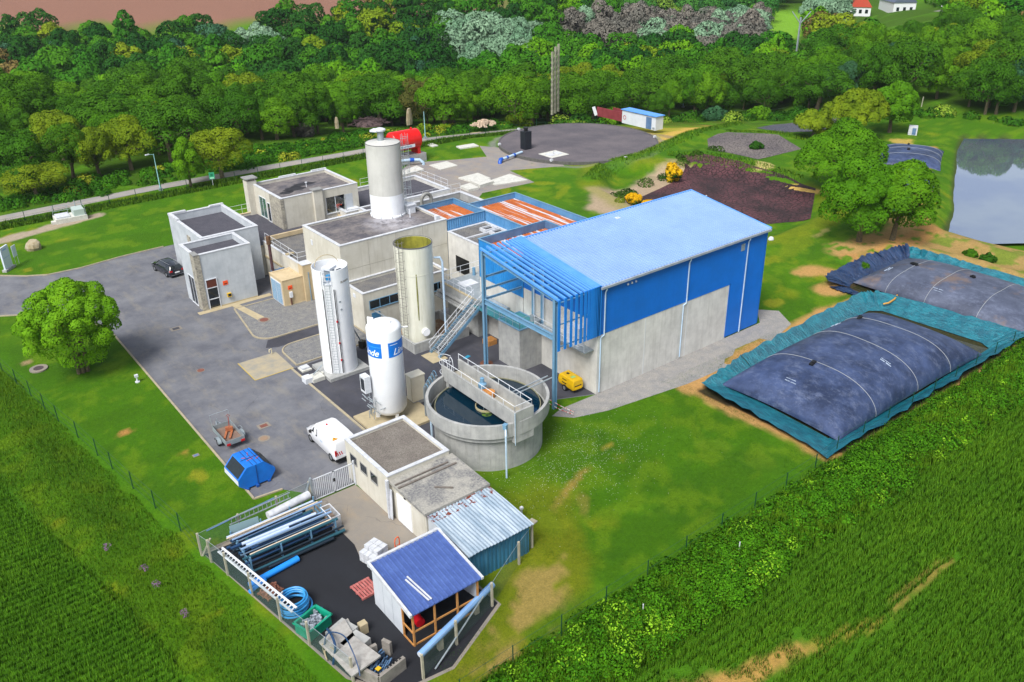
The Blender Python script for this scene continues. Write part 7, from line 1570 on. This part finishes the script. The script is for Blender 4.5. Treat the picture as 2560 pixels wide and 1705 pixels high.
own_tree(134.5,79.5,5.6,8.6,1.6,'olive','wide yellow-olive tree behind the round oak, beside the mud beds',24,20000,.17,36,1,.8)
own_tree(143.5,78.0,4.4,8.8,1.6,'bright','bright green tree right of the olive one with a dark trunk',25,15000,.17,30,1,.9)
own_tree(131.5,85.0,3.6,4.6,.4,'olive','low sprawling olive shrub at the end of the mud beds',26,6000,.24,20,1,.7,name='shrub')
def gorse(label, x, y, R, H, kind_mat, seed, n=2600, nm='gorse_bush'):
    t = thing(nm, label, 'bush', (x,y,tz(x,y)-.05)); lb_ = dome(seed, R, H, .15, 12, .9); V,F_,N = leaves(seed, lb_, n, .14, -.9); o_ = leafmesh('flowers' if 'yellow' in label else 'foliage', V, F_, N, kind_mat); o_.parent = t
    lb2 = [(a,b_,z*.8,r_*.95) for a,b_,z,r_ in lb_]; V,F_,N = leaves(seed+1, lb2, n//2, .15, -.9); o_ = leafmesh('foliage', V, F_, N, KIND['dark'][0]); o_.parent = t
m_gorse = leaf_mat('gorse_yellow','#d8a80c','#e0b818','#8f8a14',.3,1.2)
for lb_, px_, py_, R_, H_ in (('tall bright yellow gorse bush above the pale mud slope',1682,432,1.5,3.0),('left low yellow gorse bush by the corner of the blue roof',1585,488,1.3,1.6),('right low yellow gorse bush touching the blue roof edge',1625,500,1.3,1.3),('yellow flowering bush behind the lane post',1062,328,1.7,2.3),('small yellow bush in the scrub right of the lane post',1112,314,1.6,1.6)):
    x, y, _ = at(px_, py_); gorse(lb_, x, y, R_, H_, m_gorse if 'gorse' in lb_ else KIND['olive'][0], int(px_))
for k, (px_, py_, R_, H_, kd, lb_) in enumerate(((1890,372,1.3,1.1,'dark','small dark shrub at the corner of the near grey mud bed'),
    (1300,282,3.0,2.6,'olive','low olive bush left of the power poles'),(1535,268,3.0,3.3,'bright','bright green bush behind the tank enclosure'),(1450,272,2.6,2.4,'dark','dark bush right of the power poles'),(1790,245,3.6,2.8,'blue','bluish hedge bush at the foot of the wood'),(1900,240,3.2,2.6,'bright','bright hedge bush right of the bluish one'),(2020,225,3.0,2.4,'mid','hedge bush at the back fence near the single trunk'),(760,330,2.2,2.6,'bare','grey leafless bush by the brushwood heap'),(2425,640,.9,.7,'mid','tuft bush on the soil bank, left one'),(2470,655,.9,.8,'dark','tuft bush on the soil bank, right one'),(2150,668,1.0,.5,'mid','weedy tuft on the soil heap by the navy liner'))):
    x, y, _ = at(px_, py_); t = thing('shrub', lb_, 'bush', (x,y,tz(x,y)-.05)); V,F_,N = leaves(400+k, dome(400+k,R_,H_,.1,12,.9), int(500+700*R_), .2, -.9); leafmesh('foliage', V, F_, N, KIND[kd][0]).parent = t

# --- the wood: individual trees, nearest and largest first
BX = [-200,0,160,330,420,520,600,700,860,1000,1120,1260,1400,1520,1700,1850,2000,2100,2330,2560,2800]
BY = [430,412,408,396,384,372,352,342,318,303,292,282,276,262,240,236,236,246,276,300,316]
def proj(x, y, z):
    q = CR@np.array([x,y,z-CAMZ]); return CX+F*q[0]/q[2], CY+F*q[1]/q[2], q[2]
cands = []; rnd = random.Random(77); sp = 7.0; u = 128.0
while u < 300:
    v_ = -.66*u-18
    while v_ < .68*u+22:
        uu = u+rnd.uniform(-.5,.5)*sp; vv_ = v_+rnd.uniform(-.55,.55)*sp; x = uu*FW[0]+vv_*RT[0]; y = uu*FW[1]+vv_*RT[1]; v_ += sp
        z = tz(x,y); px_, py0, dep = proj(x,y,0); _, pyz, _ = proj(x,y,z); lim = np.interp(px_, BX, BY)
        if py0 > lim or px_ < -140 or px_ > 2700: continue
        a = vv_/uu
        if uu > 281+max(0,(a+.27)*130) and a < .02: continue
        _, pyt, _ = proj(x,y,z+8.5)
        if 1905 < px_ < 2030 and pyt < 92: continue
        if 2090 < px_ < 2350 and pyt < np.interp(px_, [2090,2150,2350], [75,48,36]): continue
        near = lim-py0
        cands.append((uu, x, y, z, px_, py0, pyz, near, a))
    u += sp*.9
cands.sort(key=lambda q: q[0]+q[3]*0)
def kind_of(px_, py_, top, r):
    if 1120 < px_ < 1345 and 75 < py_ < 165: return 'grey'
    if 1390 < px_ < 1935 and 42 < py_ < 128: return 'bare' if r.random() < .75 else 'grey'
    if 1990 < px_ < 2200 and py_ < 75: return 'grey'
    if 560 < px_ < 700 and 80 < py_ < 130 and r.random() < .5: return 'grey'
    q = r.random()
    if py_ > 215 and px_ < 2000: return 'bright' if q < .30 else 'mid' if q < .86 else 'olive' if q < .96 else 'brown'
    if px_ > 1900: return 'bright' if q < .32 else 'mid' if q < .86 else 'olive' if q < .92 else 'brown' if q < .95 else 'blue'
    if px_ < 1200: return 'dark' if q < .52 else 'mid' if q < .86 else 'blue' if q < .91 else 'olive' if q < .97 else 'brown'
    return 'mid' if q < .5 else 'dark' if q < .75 else 'bright' if q < .9 else 'olive'
CN = [(60,'at the left border'),(200,'left of the teal street lamp'),(330,'just left of the teal street lamp'),(440,'behind the teal street lamp'),(560,'behind the green notice sign'),(680,'behind the chimney building'),(800,'left of the standing stones'),(920,'behind the grey silo'),(1040,'behind the red tank'),(1160,'right of the red tank'),(1280,'just left of the power poles'),(1400,'behind the power poles'),(1520,'above the pump shed'),(1660,'above the straw coloured grass'),(1790,'above the near mud bed'),(1920,'above the far mud bed'),(2060,'above the olive tree'),(2180,'above the bright tree by the pond bags'),(2300,'above the white box'),(2430,'above the pond'),(9999,'at the right border')]
def column(px_): return next(n_ for lim, n_ in CN if px_ < lim)
rr_ = random.Random(5); far = []; used = {}
groups = {}
sel = cands[:292]; far = cands[292:]
for (uu,x,y,z,px_,py0,pyz,near,a) in sel:
    kd = kind_of(px_, pyz-45, 0, rr_); kd = 'mid' if kd == 'brown' and rr_.random() < .7 else kd; sh = rr_.randrange(7); s_ = rr_.choice([.75,.9,1.0,1.1,1.25,1.45])*rr_.uniform(.93,1.07); szz = s_**.6*rr_.uniform(.85,1.15)
    if near < 16: s_ *= .85
    row = 'front row tree' if near < 26 else 'second row tree' if near < 52 else 'mid-wood tree' if near < 90 else 'deep wood tree'
    size = 'small' if s_ < .85 else 'broad' if SHAPES[sh][3]*s_ > 6.2 else 'tall narrow' if sh in (4,6) else 'round'
    lab = f"{size} {KIND[kd][1]} {row} {column(px_)}"
    tree_thing(x, y, kd, sh, s_, szz, rr_.uniform(0,6.28), lab, 'trees of the wood beyond the lane and fences')
# front line of trees along the lane, placed one by one
for k, (px_, py_, R_, H_, kd, lb_) in enumerate(((60,480,1.15,1.1,'mid','big front tree with drooping branches at the left border by the lane'),(95,497,.8,.6,'olive','low olive tree under the big front tree at the left border'),(250,440,1.05,1.0,'olive','olive front tree halfway between the left border and the street lamp'),(185,452,.9,.9,'mid','mid green front tree with a bare leaning trunk left of the street lamp'),(330,425,1.0,1.0,'olive','lighter front tree just left of the street lamp'),(430,405,1.35,1.15,'mid','very broad domed tree behind the street lamp'),(478,468,.72,.8,'bright','small bright tree standing at the lane edge right of the street lamp'),(556,445,.9,.95,'olive','olive tree with a forked pale trunk leaning over the lane'),(598,352,.95,1.0,'mid','front tree with a forked white dead trunk'),(692,345,.95,1.0,'bright','front tree with a single pale trunk on the yellow verge'),(735,332,.8,.9,'mid','front tree right of the pale trunked tree'),(1110,297,1.35,1.15,'bright','large bushy bright tree behind the lane right of the red tank'),(1285,283,1.0,1.15,'bright','dense bright tree left of the power poles'),(1330,285,.62,.75,'bright','small white flowering bush tree left of the power poles'),(1440,262,1.25,1.25,'mid','large dense tree just right of the power poles'),(1500,258,1.1,1.1,'mid','large dense tree second to the right of the power poles'),(1770,235,1.1,1.3,'bright','tall yellow-green tree above the straw coloured grass'),(2045,250,1.2,1.0,'mid','broad tree with one visible trunk above the far mud bed'))):
    x, y, _ = at(px_, py_); tree_thing(x, y, kd, k % 7, R_, H_, k*1.3, lb_, 'trees of the wood beyond the lane and fences')
# the rest of the wood as one far-off mass
gS = np.random.default_rng(4); PV = []; PC = []; PN = []
u = 300.
while u < 560:
    v_ = -.1*u
    while v_ < .7*u+10:
        uu = u+rnd.uniform(-4,4); vv_ = v_+rnd.uniform(-4,4); x = uu*FW[0]+vv_*RT[0]; y = uu*FW[1]+vv_*RT[1]; v_ += 9.5; z = tz(x,y); px_, pyz, _ = proj(x,y,z); a = vv_/uu
        if a < .05 and uu < 480: continue
        if pyz < -60 or pyz > 140: continue
        _, pyt, _ = proj(x,y,z+9)
        if 1915 < px_ < 2015 and pyt < 92 and pyz > 25: continue
        if 2105 < px_ < 2345 and (pyz > -5) and pyt < 60: continue
        far.append((uu,x,y,z,px_,0,pyz,200,a))
    u += 9.
FL = [leaves(500+i, SHAPES[i][2], 1700, .34) for i in range(7)]
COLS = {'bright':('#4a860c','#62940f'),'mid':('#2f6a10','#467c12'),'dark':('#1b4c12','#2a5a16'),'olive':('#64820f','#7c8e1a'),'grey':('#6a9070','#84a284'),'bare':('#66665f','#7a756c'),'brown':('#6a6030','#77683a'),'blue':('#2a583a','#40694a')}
for (uu,x,y,z,px_,py0,pyz,near,a) in far:
    kd = kind_of(px_, pyz-35, 0, rr_); sh = rr_.randrange(7); V,F_,N = FL[sh]; s_ = rr_.uniform(.85,1.25); th = rr_.uniform(0,6.28); ca, sa = math.cos(th), math.sin(th); hz_ = s_*rr_.uniform(.85,1.15)
    R3 = np.array([[ca,-sa,0],[sa,ca,0],[0,0,1]]); P = (V*np.array([s_,s_,hz_]))@R3.T+np.array([x,y,z]); q = rr_.random(); cc = L(COLS[kd][0])*(1-q)+L(COLS[kd][1])*q
    if uu > 300: cc = cc*.85+L('#4f8068')*.15  # distant crowns pulled towards blue-green, haze mixed into the leaf colour
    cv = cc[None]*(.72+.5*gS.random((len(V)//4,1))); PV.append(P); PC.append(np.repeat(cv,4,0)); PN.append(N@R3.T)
V = np.vstack(PV); Cc = np.vstack(PC); N = np.vstack(PN)
def vcol_mat(name, tl_=.2):
    t = NT(name); ca_ = t.add('ShaderNodeVertexColor'); ca_.layer_name = 'Col'; t.link(ca_.outputs[0], t.b.inputs['Base Color']); t.b.inputs['Roughness'].default_value = .8; t.b.inputs['Specular IOR Level'].default_value = .1
    tr_ = t.add('ShaderNodeBsdfTranslucent'); t.link(ca_.outputs[0], tr_.inputs[0]); mx = t.add('ShaderNodeMixShader'); mx.inputs[0].default_value = tl_; t.link(t.b.outputs[0], mx.inputs[1]); t.link(tr_.outputs[0], mx.inputs[2]); t.link(mx.outputs[0], t.out.inputs['Surface']); return t.m
m_vc = vcol_mat('plant_mass')
def mass(name, V, Fq, Cc, N=None, label=None, cat=None):
    o_ = npmesh(name, V, Fq, m_vc, Cc); o_['kind'] = 'stuff'
    if label: o_['label'] = label; o_['category'] = cat
    if N is not None:
        o_.data.polygons.foreach_set('use_smooth', np.ones(len(o_.data.polygons), bool)); setnormals(o_.data, N)
    return o_
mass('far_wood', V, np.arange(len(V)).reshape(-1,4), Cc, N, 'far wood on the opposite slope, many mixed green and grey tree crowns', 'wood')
print('trees', len(sel), 'far', len(far))

# --- crops, rough grass and bank plants
def blades(name, region, n, h0, h1, w, cols, label, cat, lean=.35, seed=1, bias=None):
    g = np.random.default_rng(seed); x0,x1,y0,y1,fn = region; X = g.uniform(x0,x1,n); Y = g.uniform(y0,y1,n); k = fn(X,Y); X = X[k]; Y = Y[k]; m = len(X); Zg = terr(X,Y)
    Y = Y+(.075*np.sin(2*PI*Y/.5) if 'crop' == name else 0); cl = fbm(X,Y,1.1,3); big = .5*fbm(X+300,Y,6,3)+.5*fbm(X*.3+300,Y*1.1,1.6,3)
    h = (h0+(h1-h0)*g.random(m))*(.75+.5*cl); a = g.uniform(0,2*PI,m); ln = lean*h*g.random(m); la = g.normal(.8,.9,m)
    dx, dy = np.cos(a)*w*(.6+.8*g.random(m)), np.sin(a)*w*(.6+.8*g.random(m)); tx, ty = X+np.cos(la)*ln, Y+np.sin(la)*ln
    V = np.stack([np.stack([X-dx,Y-dy,Zg-.03],1), np.stack([X+dx,Y+dy,Zg-.03],1), np.stack([tx,ty,Zg+h],1)],1).reshape(-1,3)
    C0, C1, C2 = [L(q) for q in cols]; f1 = np.clip((big-.35)*3,0,1)[:,None]; f2 = g.random(m)[:,None]
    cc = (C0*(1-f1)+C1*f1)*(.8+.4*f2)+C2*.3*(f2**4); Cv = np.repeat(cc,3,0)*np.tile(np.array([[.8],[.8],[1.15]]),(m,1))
    nn = np.stack([np.cos(a+1.57)*.25,np.sin(a+1.57)*.25,np.ones(m)],1); nn /= np.linalg.norm(nn,axis=1)[:,None]
    return mass(name, V, np.arange(m*3).reshape(-1,3), Cv, np.repeat(nn,3,0), label, cat)
cropL = lambda X,Y: (X < 2.2+(63.1-Y)*.155+(fbm(X,Y,3)-.5)*1.5)
tram = lambda X,Y: (np.abs(Y-15.8-.06*(X-40)+(fbm(X,Y,2)-.5)*1.2) > .14)|(X < 34)|(X > 47)
bare = lambda X,Y: ~(((X-24.3)/4.4)**2+((Y-19.4)/1.6)**2+(fbm(X,Y,1.5)-.5)*2.4 < 1)&~(((X-31)/4)**2+((Y-17.9)/.9)**2+(fbm(X,Y,1.5)-.5)*2 < 1)
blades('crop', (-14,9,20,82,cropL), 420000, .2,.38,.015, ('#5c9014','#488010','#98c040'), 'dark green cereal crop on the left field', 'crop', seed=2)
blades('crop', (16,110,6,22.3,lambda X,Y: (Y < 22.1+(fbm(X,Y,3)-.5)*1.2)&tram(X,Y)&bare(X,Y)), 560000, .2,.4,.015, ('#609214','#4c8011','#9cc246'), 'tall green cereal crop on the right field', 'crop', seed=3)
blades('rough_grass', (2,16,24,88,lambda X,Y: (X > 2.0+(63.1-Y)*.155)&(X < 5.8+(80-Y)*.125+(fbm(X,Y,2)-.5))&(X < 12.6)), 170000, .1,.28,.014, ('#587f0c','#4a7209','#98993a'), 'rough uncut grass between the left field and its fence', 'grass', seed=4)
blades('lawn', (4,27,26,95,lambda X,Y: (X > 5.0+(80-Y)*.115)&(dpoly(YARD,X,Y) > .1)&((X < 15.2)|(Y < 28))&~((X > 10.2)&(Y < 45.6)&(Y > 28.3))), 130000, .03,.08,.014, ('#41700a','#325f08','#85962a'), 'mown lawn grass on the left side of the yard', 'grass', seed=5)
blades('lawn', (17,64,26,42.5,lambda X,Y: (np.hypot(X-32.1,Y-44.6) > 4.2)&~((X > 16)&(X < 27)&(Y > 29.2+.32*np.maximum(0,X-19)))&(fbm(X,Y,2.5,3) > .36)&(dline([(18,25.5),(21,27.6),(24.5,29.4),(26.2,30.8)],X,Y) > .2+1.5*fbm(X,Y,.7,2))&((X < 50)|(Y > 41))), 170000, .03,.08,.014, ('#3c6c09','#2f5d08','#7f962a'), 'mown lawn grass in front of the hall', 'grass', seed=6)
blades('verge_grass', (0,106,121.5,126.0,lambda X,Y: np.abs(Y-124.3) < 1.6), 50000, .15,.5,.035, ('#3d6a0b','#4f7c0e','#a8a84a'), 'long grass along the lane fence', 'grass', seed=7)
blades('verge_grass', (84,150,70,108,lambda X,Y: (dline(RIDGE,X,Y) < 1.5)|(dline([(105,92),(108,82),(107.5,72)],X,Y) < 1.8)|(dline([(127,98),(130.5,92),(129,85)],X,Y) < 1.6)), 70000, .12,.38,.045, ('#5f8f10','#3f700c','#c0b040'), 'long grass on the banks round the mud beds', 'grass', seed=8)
def leafmass(name, region, n, size, hmax, cols, label, cat, seed, flowers=None):
    g = np.random.default_rng(seed); x0,x1,y0,y1,fn = region; X = g.uniform(x0,x1,n); Y = g.uniform(y0,y1,n); w = fn(X,Y); k = g.random(n) < w; X, Y, w = X[k], Y[k], w[k]; m = len(X)
    hh = hmax*w*(.25+1.1*fbm(X,Y,1.6,3))*np.sqrt(g.random(m)); Zg = terr(X,Y)+hh; P = np.stack([X,Y,Zg],1)
    nr = g.normal(size=(m,3))*.55+np.array([0,0,1.]); nr /= np.linalg.norm(nr,axis=1)[:,None]; a = np.cross(nr,g.normal(size=(m,3))); a /= np.linalg.norm(a,axis=1)[:,None]; b_ = np.cross(nr,a)
    s = size*(.4+1.1*g.random(m)**1.5)*(.6+.9*fbm(X+40,Y,2.3,2)); a = a*s[:,None]; b_ = b_*(s*.5)[:,None]
    V = np.stack([P-a,P-b_,P+a,P+b_],1).reshape(-1,3); f = np.clip((fbm(X-70,Y,3,3)-.3)*2.5,0,1)[:,None]; r_ = g.random((m,1)); C0,C1,C2 = [L(q) for q in cols]
    cc = (C0*(1-f)+C1*f)*(.6+.7*r_)+C2*.4*(r_**5)
    if flowers is not None:
        q = (g.random(m) < .06)&(fbm(X,Y+90,2.2,2) > .56); cc[q] = L(flowers)*.8; s[q] *= .45
    a = a*s[:,None]; b_ = b_*(s*.5)[:,None]; V = np.stack([P-a,P-b_,P+a,P+b_],1).reshape(-1,3)
    return mass(name, V, np.arange(m*4).reshape(-1,4), np.repeat(cc,4,0), np.repeat(nr,4,0), label, cat)
EDGE = [at(*q)[:2] for q in ((1390,288),(1520,266),(1700,248),(1850,243),(2000,256),(2150,268),(2280,283),(2420,296),(2600,312),(2750,322))]
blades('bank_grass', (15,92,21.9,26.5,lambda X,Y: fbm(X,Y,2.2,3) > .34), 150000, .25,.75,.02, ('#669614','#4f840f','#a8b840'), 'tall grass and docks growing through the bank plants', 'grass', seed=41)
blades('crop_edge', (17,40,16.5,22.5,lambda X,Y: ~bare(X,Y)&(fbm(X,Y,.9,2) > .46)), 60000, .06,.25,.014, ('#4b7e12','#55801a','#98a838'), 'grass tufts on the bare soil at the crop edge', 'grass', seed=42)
def bushmass(name, region, nlobe, r0, r1, per, size, cols, label, cat, seed, low=-.15):
    g = np.random.default_rng(seed); x0,x1,y0,y1,fn = region; X = g.uniform(x0,x1,nlobe*3); Y = g.uniform(y0,y1,nlobe*3); k = g.random(nlobe*3) < fn(X,Y); X, Y = X[k][:nlobe], Y[k][:nlobe]
    Zg = terr(X,Y); R_ = (r0+(r1-r0)*g.random(len(X))**1.8)*(.6+.8*fbm(X,Y,4,2)); VV=[];CC=[];NN=[]; C0,C1,C2 = [L(q) for q in cols]
    for i in range(len(X)):
        m = int(per*(R_[i]/r1)**1.6)+12; d = g.normal(size=(m,3)); d /= np.linalg.norm(d,axis=1)[:,None]; d[:,2] = np.abs(d[:,2])-.12; P = np.array([X[i],Y[i],Zg[i]+R_[i]*.12])+d*R_[i]*np.array([1,1,.8])*(.82+.25*g.random((m,1)))
        nr = d+g.normal(size=(m,3))*.45; nr /= np.linalg.norm(nr,axis=1)[:,None]; a = np.cross(nr,g.normal(size=(m,3))); a /= np.linalg.norm(a,axis=1)[:,None]; b_ = np.cross(nr,a); s = (size*(.5+g.random(m)))[:,None]
        VV.append(np.stack([P-a*s,P-b_*s*.6,P+a*s,P+b_*s*.6],1).reshape(-1,3)); q = g.random(); lt = g.random() < .08
        base = C2 if lt else C0*(1-q)+C1*q; CC.append(np.repeat(base[None]*(.7+.6*g.random((m,1))),4,0)); NN.append(np.repeat(d*1.0+nr*.35+np.array([0,0,.2]),4,0))
    V = np.vstack(VV); N = np.vstack(NN); N /= np.linalg.norm(N,axis=1)[:,None]
    return mass(name, V, np.arange(len(V)).reshape(-1,4), np.vstack(CC), N, label, cat)
bushmass('bank_shrubs', (16,92,22.0,26.3,lambda X,Y: np.clip(1.5-np.abs(Y-24.1)/1.9,0,1)), 2600, .22, 1.0, 200, .075, ('#4c820f','#376c0c','#7fb024'), 'low bramble clumps on the bank behind the right fence', 'plants', 61)
SCR = [at(*q)[:2] for q in ((1530,474),(1600,452),(1655,424),(1715,396),(1790,378))]; SCR2 = [at(*q)[:2] for q in ((1462,486),(1510,500),(1560,508))]
bushmass('ridge_scrub', (78,125,70,105,lambda X,Y: np.clip(1.6-dline(SCR,X,Y)/.9,0,1)), 150, .5, 1.3, 300, .12, ('#2c4c10','#3d5c16','#7a7436'), 'dark scrub along the ridge above the red mud pit', 'scrub', 71)
bushmass('ridge_scrub', (70,110,75,105,lambda X,Y: np.clip(1.4-dline(SCR2,X,Y)/.8,0,1)), 90, .4, 1.0, 300, .12, ('#38640e','#2e560d','#6c7c20'), 'low hedge scrub on the lawn edge left of the gorse', 'scrub', 72)
bushmass('lane_shrubs', (-10,106,129.6,141,lambda X,Y: np.clip((Y-130)/1.2,0,1)*np.clip((X-40)/12+.5,.4,1)*(1-sst(137,141,Y))*(1-sst(98,105,X))), 620, .6, 1.7, 330, .16, ('#28590d','#3d700e','#8f9a28'), 'bramble mounds between the lane and the trees', 'plants', 62)
bushmass('wood_edge_shrubs', (98,215,45,150,lambda X,Y: np.clip(1.3-dline(EDGE,X,Y)/3.5,0,1)), 800, .8, 2.6, 420, .2, ('#25550d','#3a6a0e','#7f9a30'), 'shrubs along the foot of the right-hand wood', 'plants', 63)
leafmass('bank_plants', (15,92,21.8,26.6,lambda X,Y: np.clip(1.25-np.abs(Y-24.2)/2.5,0,1)*(.5+.6*fbm(X,Y,3))), 110000, .10, .6, ('#558c12','#3c740d','#96bc30'), 'leafy weeds and brambles on the bank behind the right fence', 'plants', 11, '#c8b41c')
leafmass('bank_plants', (1,9,24,80,lambda X,Y: np.clip(1-np.abs(X-(3.1+(63.1-Y)*.155))/1.3,0,1)*(fbm(X,Y,3)>.55)), 6000, .05, .3, ('#33600c','#426a12','#7f9040'), 'weeds with small purple flowers along the left field edge', 'plants', 12, '#8a5a94')
leafmass('undergrowth', (-10,108,129.2,143,lambda X,Y: np.clip((Y-129.6)/1.2,0,1)*np.clip((X-40)/12+.45,.35,1)*(1-sst(136,142,Y))*(1-sst(98,106,X))*(.4+.9*fbm(X,Y,4))), 70000, .24, 1.2, ('#22520c','#3b6c0d','#8a9a30'), 'bramble and fern undergrowth between the lane and the trees', 'plants', 13, '#c8b018')
leafmass('undergrowth', (98,215,45,150,lambda X,Y: np.clip(1-dline(EDGE,X,Y)/3.5,0,1)*(.5+.7*fbm(X,Y,5))), 50000, .3, 2.0, ('#1f4c0c','#35660d','#7f9a30'), 'hedge of weeds and brambles at the foot of the right-hand wood', 'plants', 14, '#9a7a9c')
leafmass('bank_plants', (98,150,33,72,lambda X,Y: np.clip(1-np.abs(dline([(99.5,38),(101,47.5),(118,57.8),(139,68.2),(150,72)],X,Y))/2.2,0,1)*(fbm(X,Y,3)>.42)), 40000, .16, .5, ('#3f760f','#548612','#a8b43a'), 'grass and weeds on the narrow bank of the pond', 'plants', 15)
leafmass('bank_plants', (76,108,78,100,lambda X,Y: np.clip(1.1-np.abs(dpoly(REDPIT,X,Y)-2.2)/2.0,0,1)*((Y > 88)|(X > 104))), 40000, .15, .6, ('#35640e','#4f7c10','#a89a4a'), 'rough growth round the rim of the red mud pit', 'plants', 16)
g = np.random.default_rng(31); n = 1300; X = g.normal(35.5,3.4,n); Y = g.normal(38.8,2.4,n); k = (np.hypot(X-32.1,Y-44.6) > 4.3)&(Y > 31)&(Y < 43.2); X, Y = X[k], Y[k]; s = .013+.012*g.random(len(X))
Zf = terr(X,Y)+.10; V = np.stack([np.stack([X-s,Y,Zf],1),np.stack([X,Y-s,Zf],1),np.stack([X+s,Y,Zf],1),np.stack([X,Y+s,Zf],1)],1).reshape(-1,3)
mass('daisies', V, np.arange(len(V)).reshape(-1,4), np.full((len(V),3),.75), None, 'small white daisies scattered in the lawn by the settling tank', 'flowers')
# drifts of purple flowers by the left field
for k, (px_, py_) in enumerate(((272,1385),(365,1437),(466,1550),(395,1478))):
    x, y, _ = at(px_, py_); V,F_,N = leaves(700+k, dome(700+k,.35,.5,.1,8), 110, .035, -.9); o_ = leafmesh('flower_clump', V, F_, N, M('thistle_purple','#7f4f88','#8f6292',rough=.8)); o_.location = (x,y,tz(x,y)); tag(o_, ('purple flower clump highest on the left field edge','small pink-purple flower clump on the left bank, second from top','lowest purple flower clump on the left bank','pale purple flower clump left of centre on the left bank')[k], 'flowers')
x, y, _ = at(1330, 285)
# ---------------- air ----------------
HAZE = 0.0001
if HAZE:
    hz = MB().box(-320, 1200, -200, 1200, -25, 75).build('haze', bpy.data.materials.new('haze_air')); hz['kind'] = 'stuff'
    hm_ = hz.data.materials[0]; hm_.use_nodes = True; nt = hm_.node_tree; nt.nodes.clear(); ou = nt.nodes.new('ShaderNodeOutputMaterial'); pv = nt.nodes.new('ShaderNodeVolumePrincipled')
    pv.inputs['Color'].default_value = (.80,.88,1,1); pv.inputs['Density'].default_value = HAZE; pv.inputs['Anisotropy'].default_value = .2; nt.links.new(pv.outputs[0], ou.inputs['Volume'])
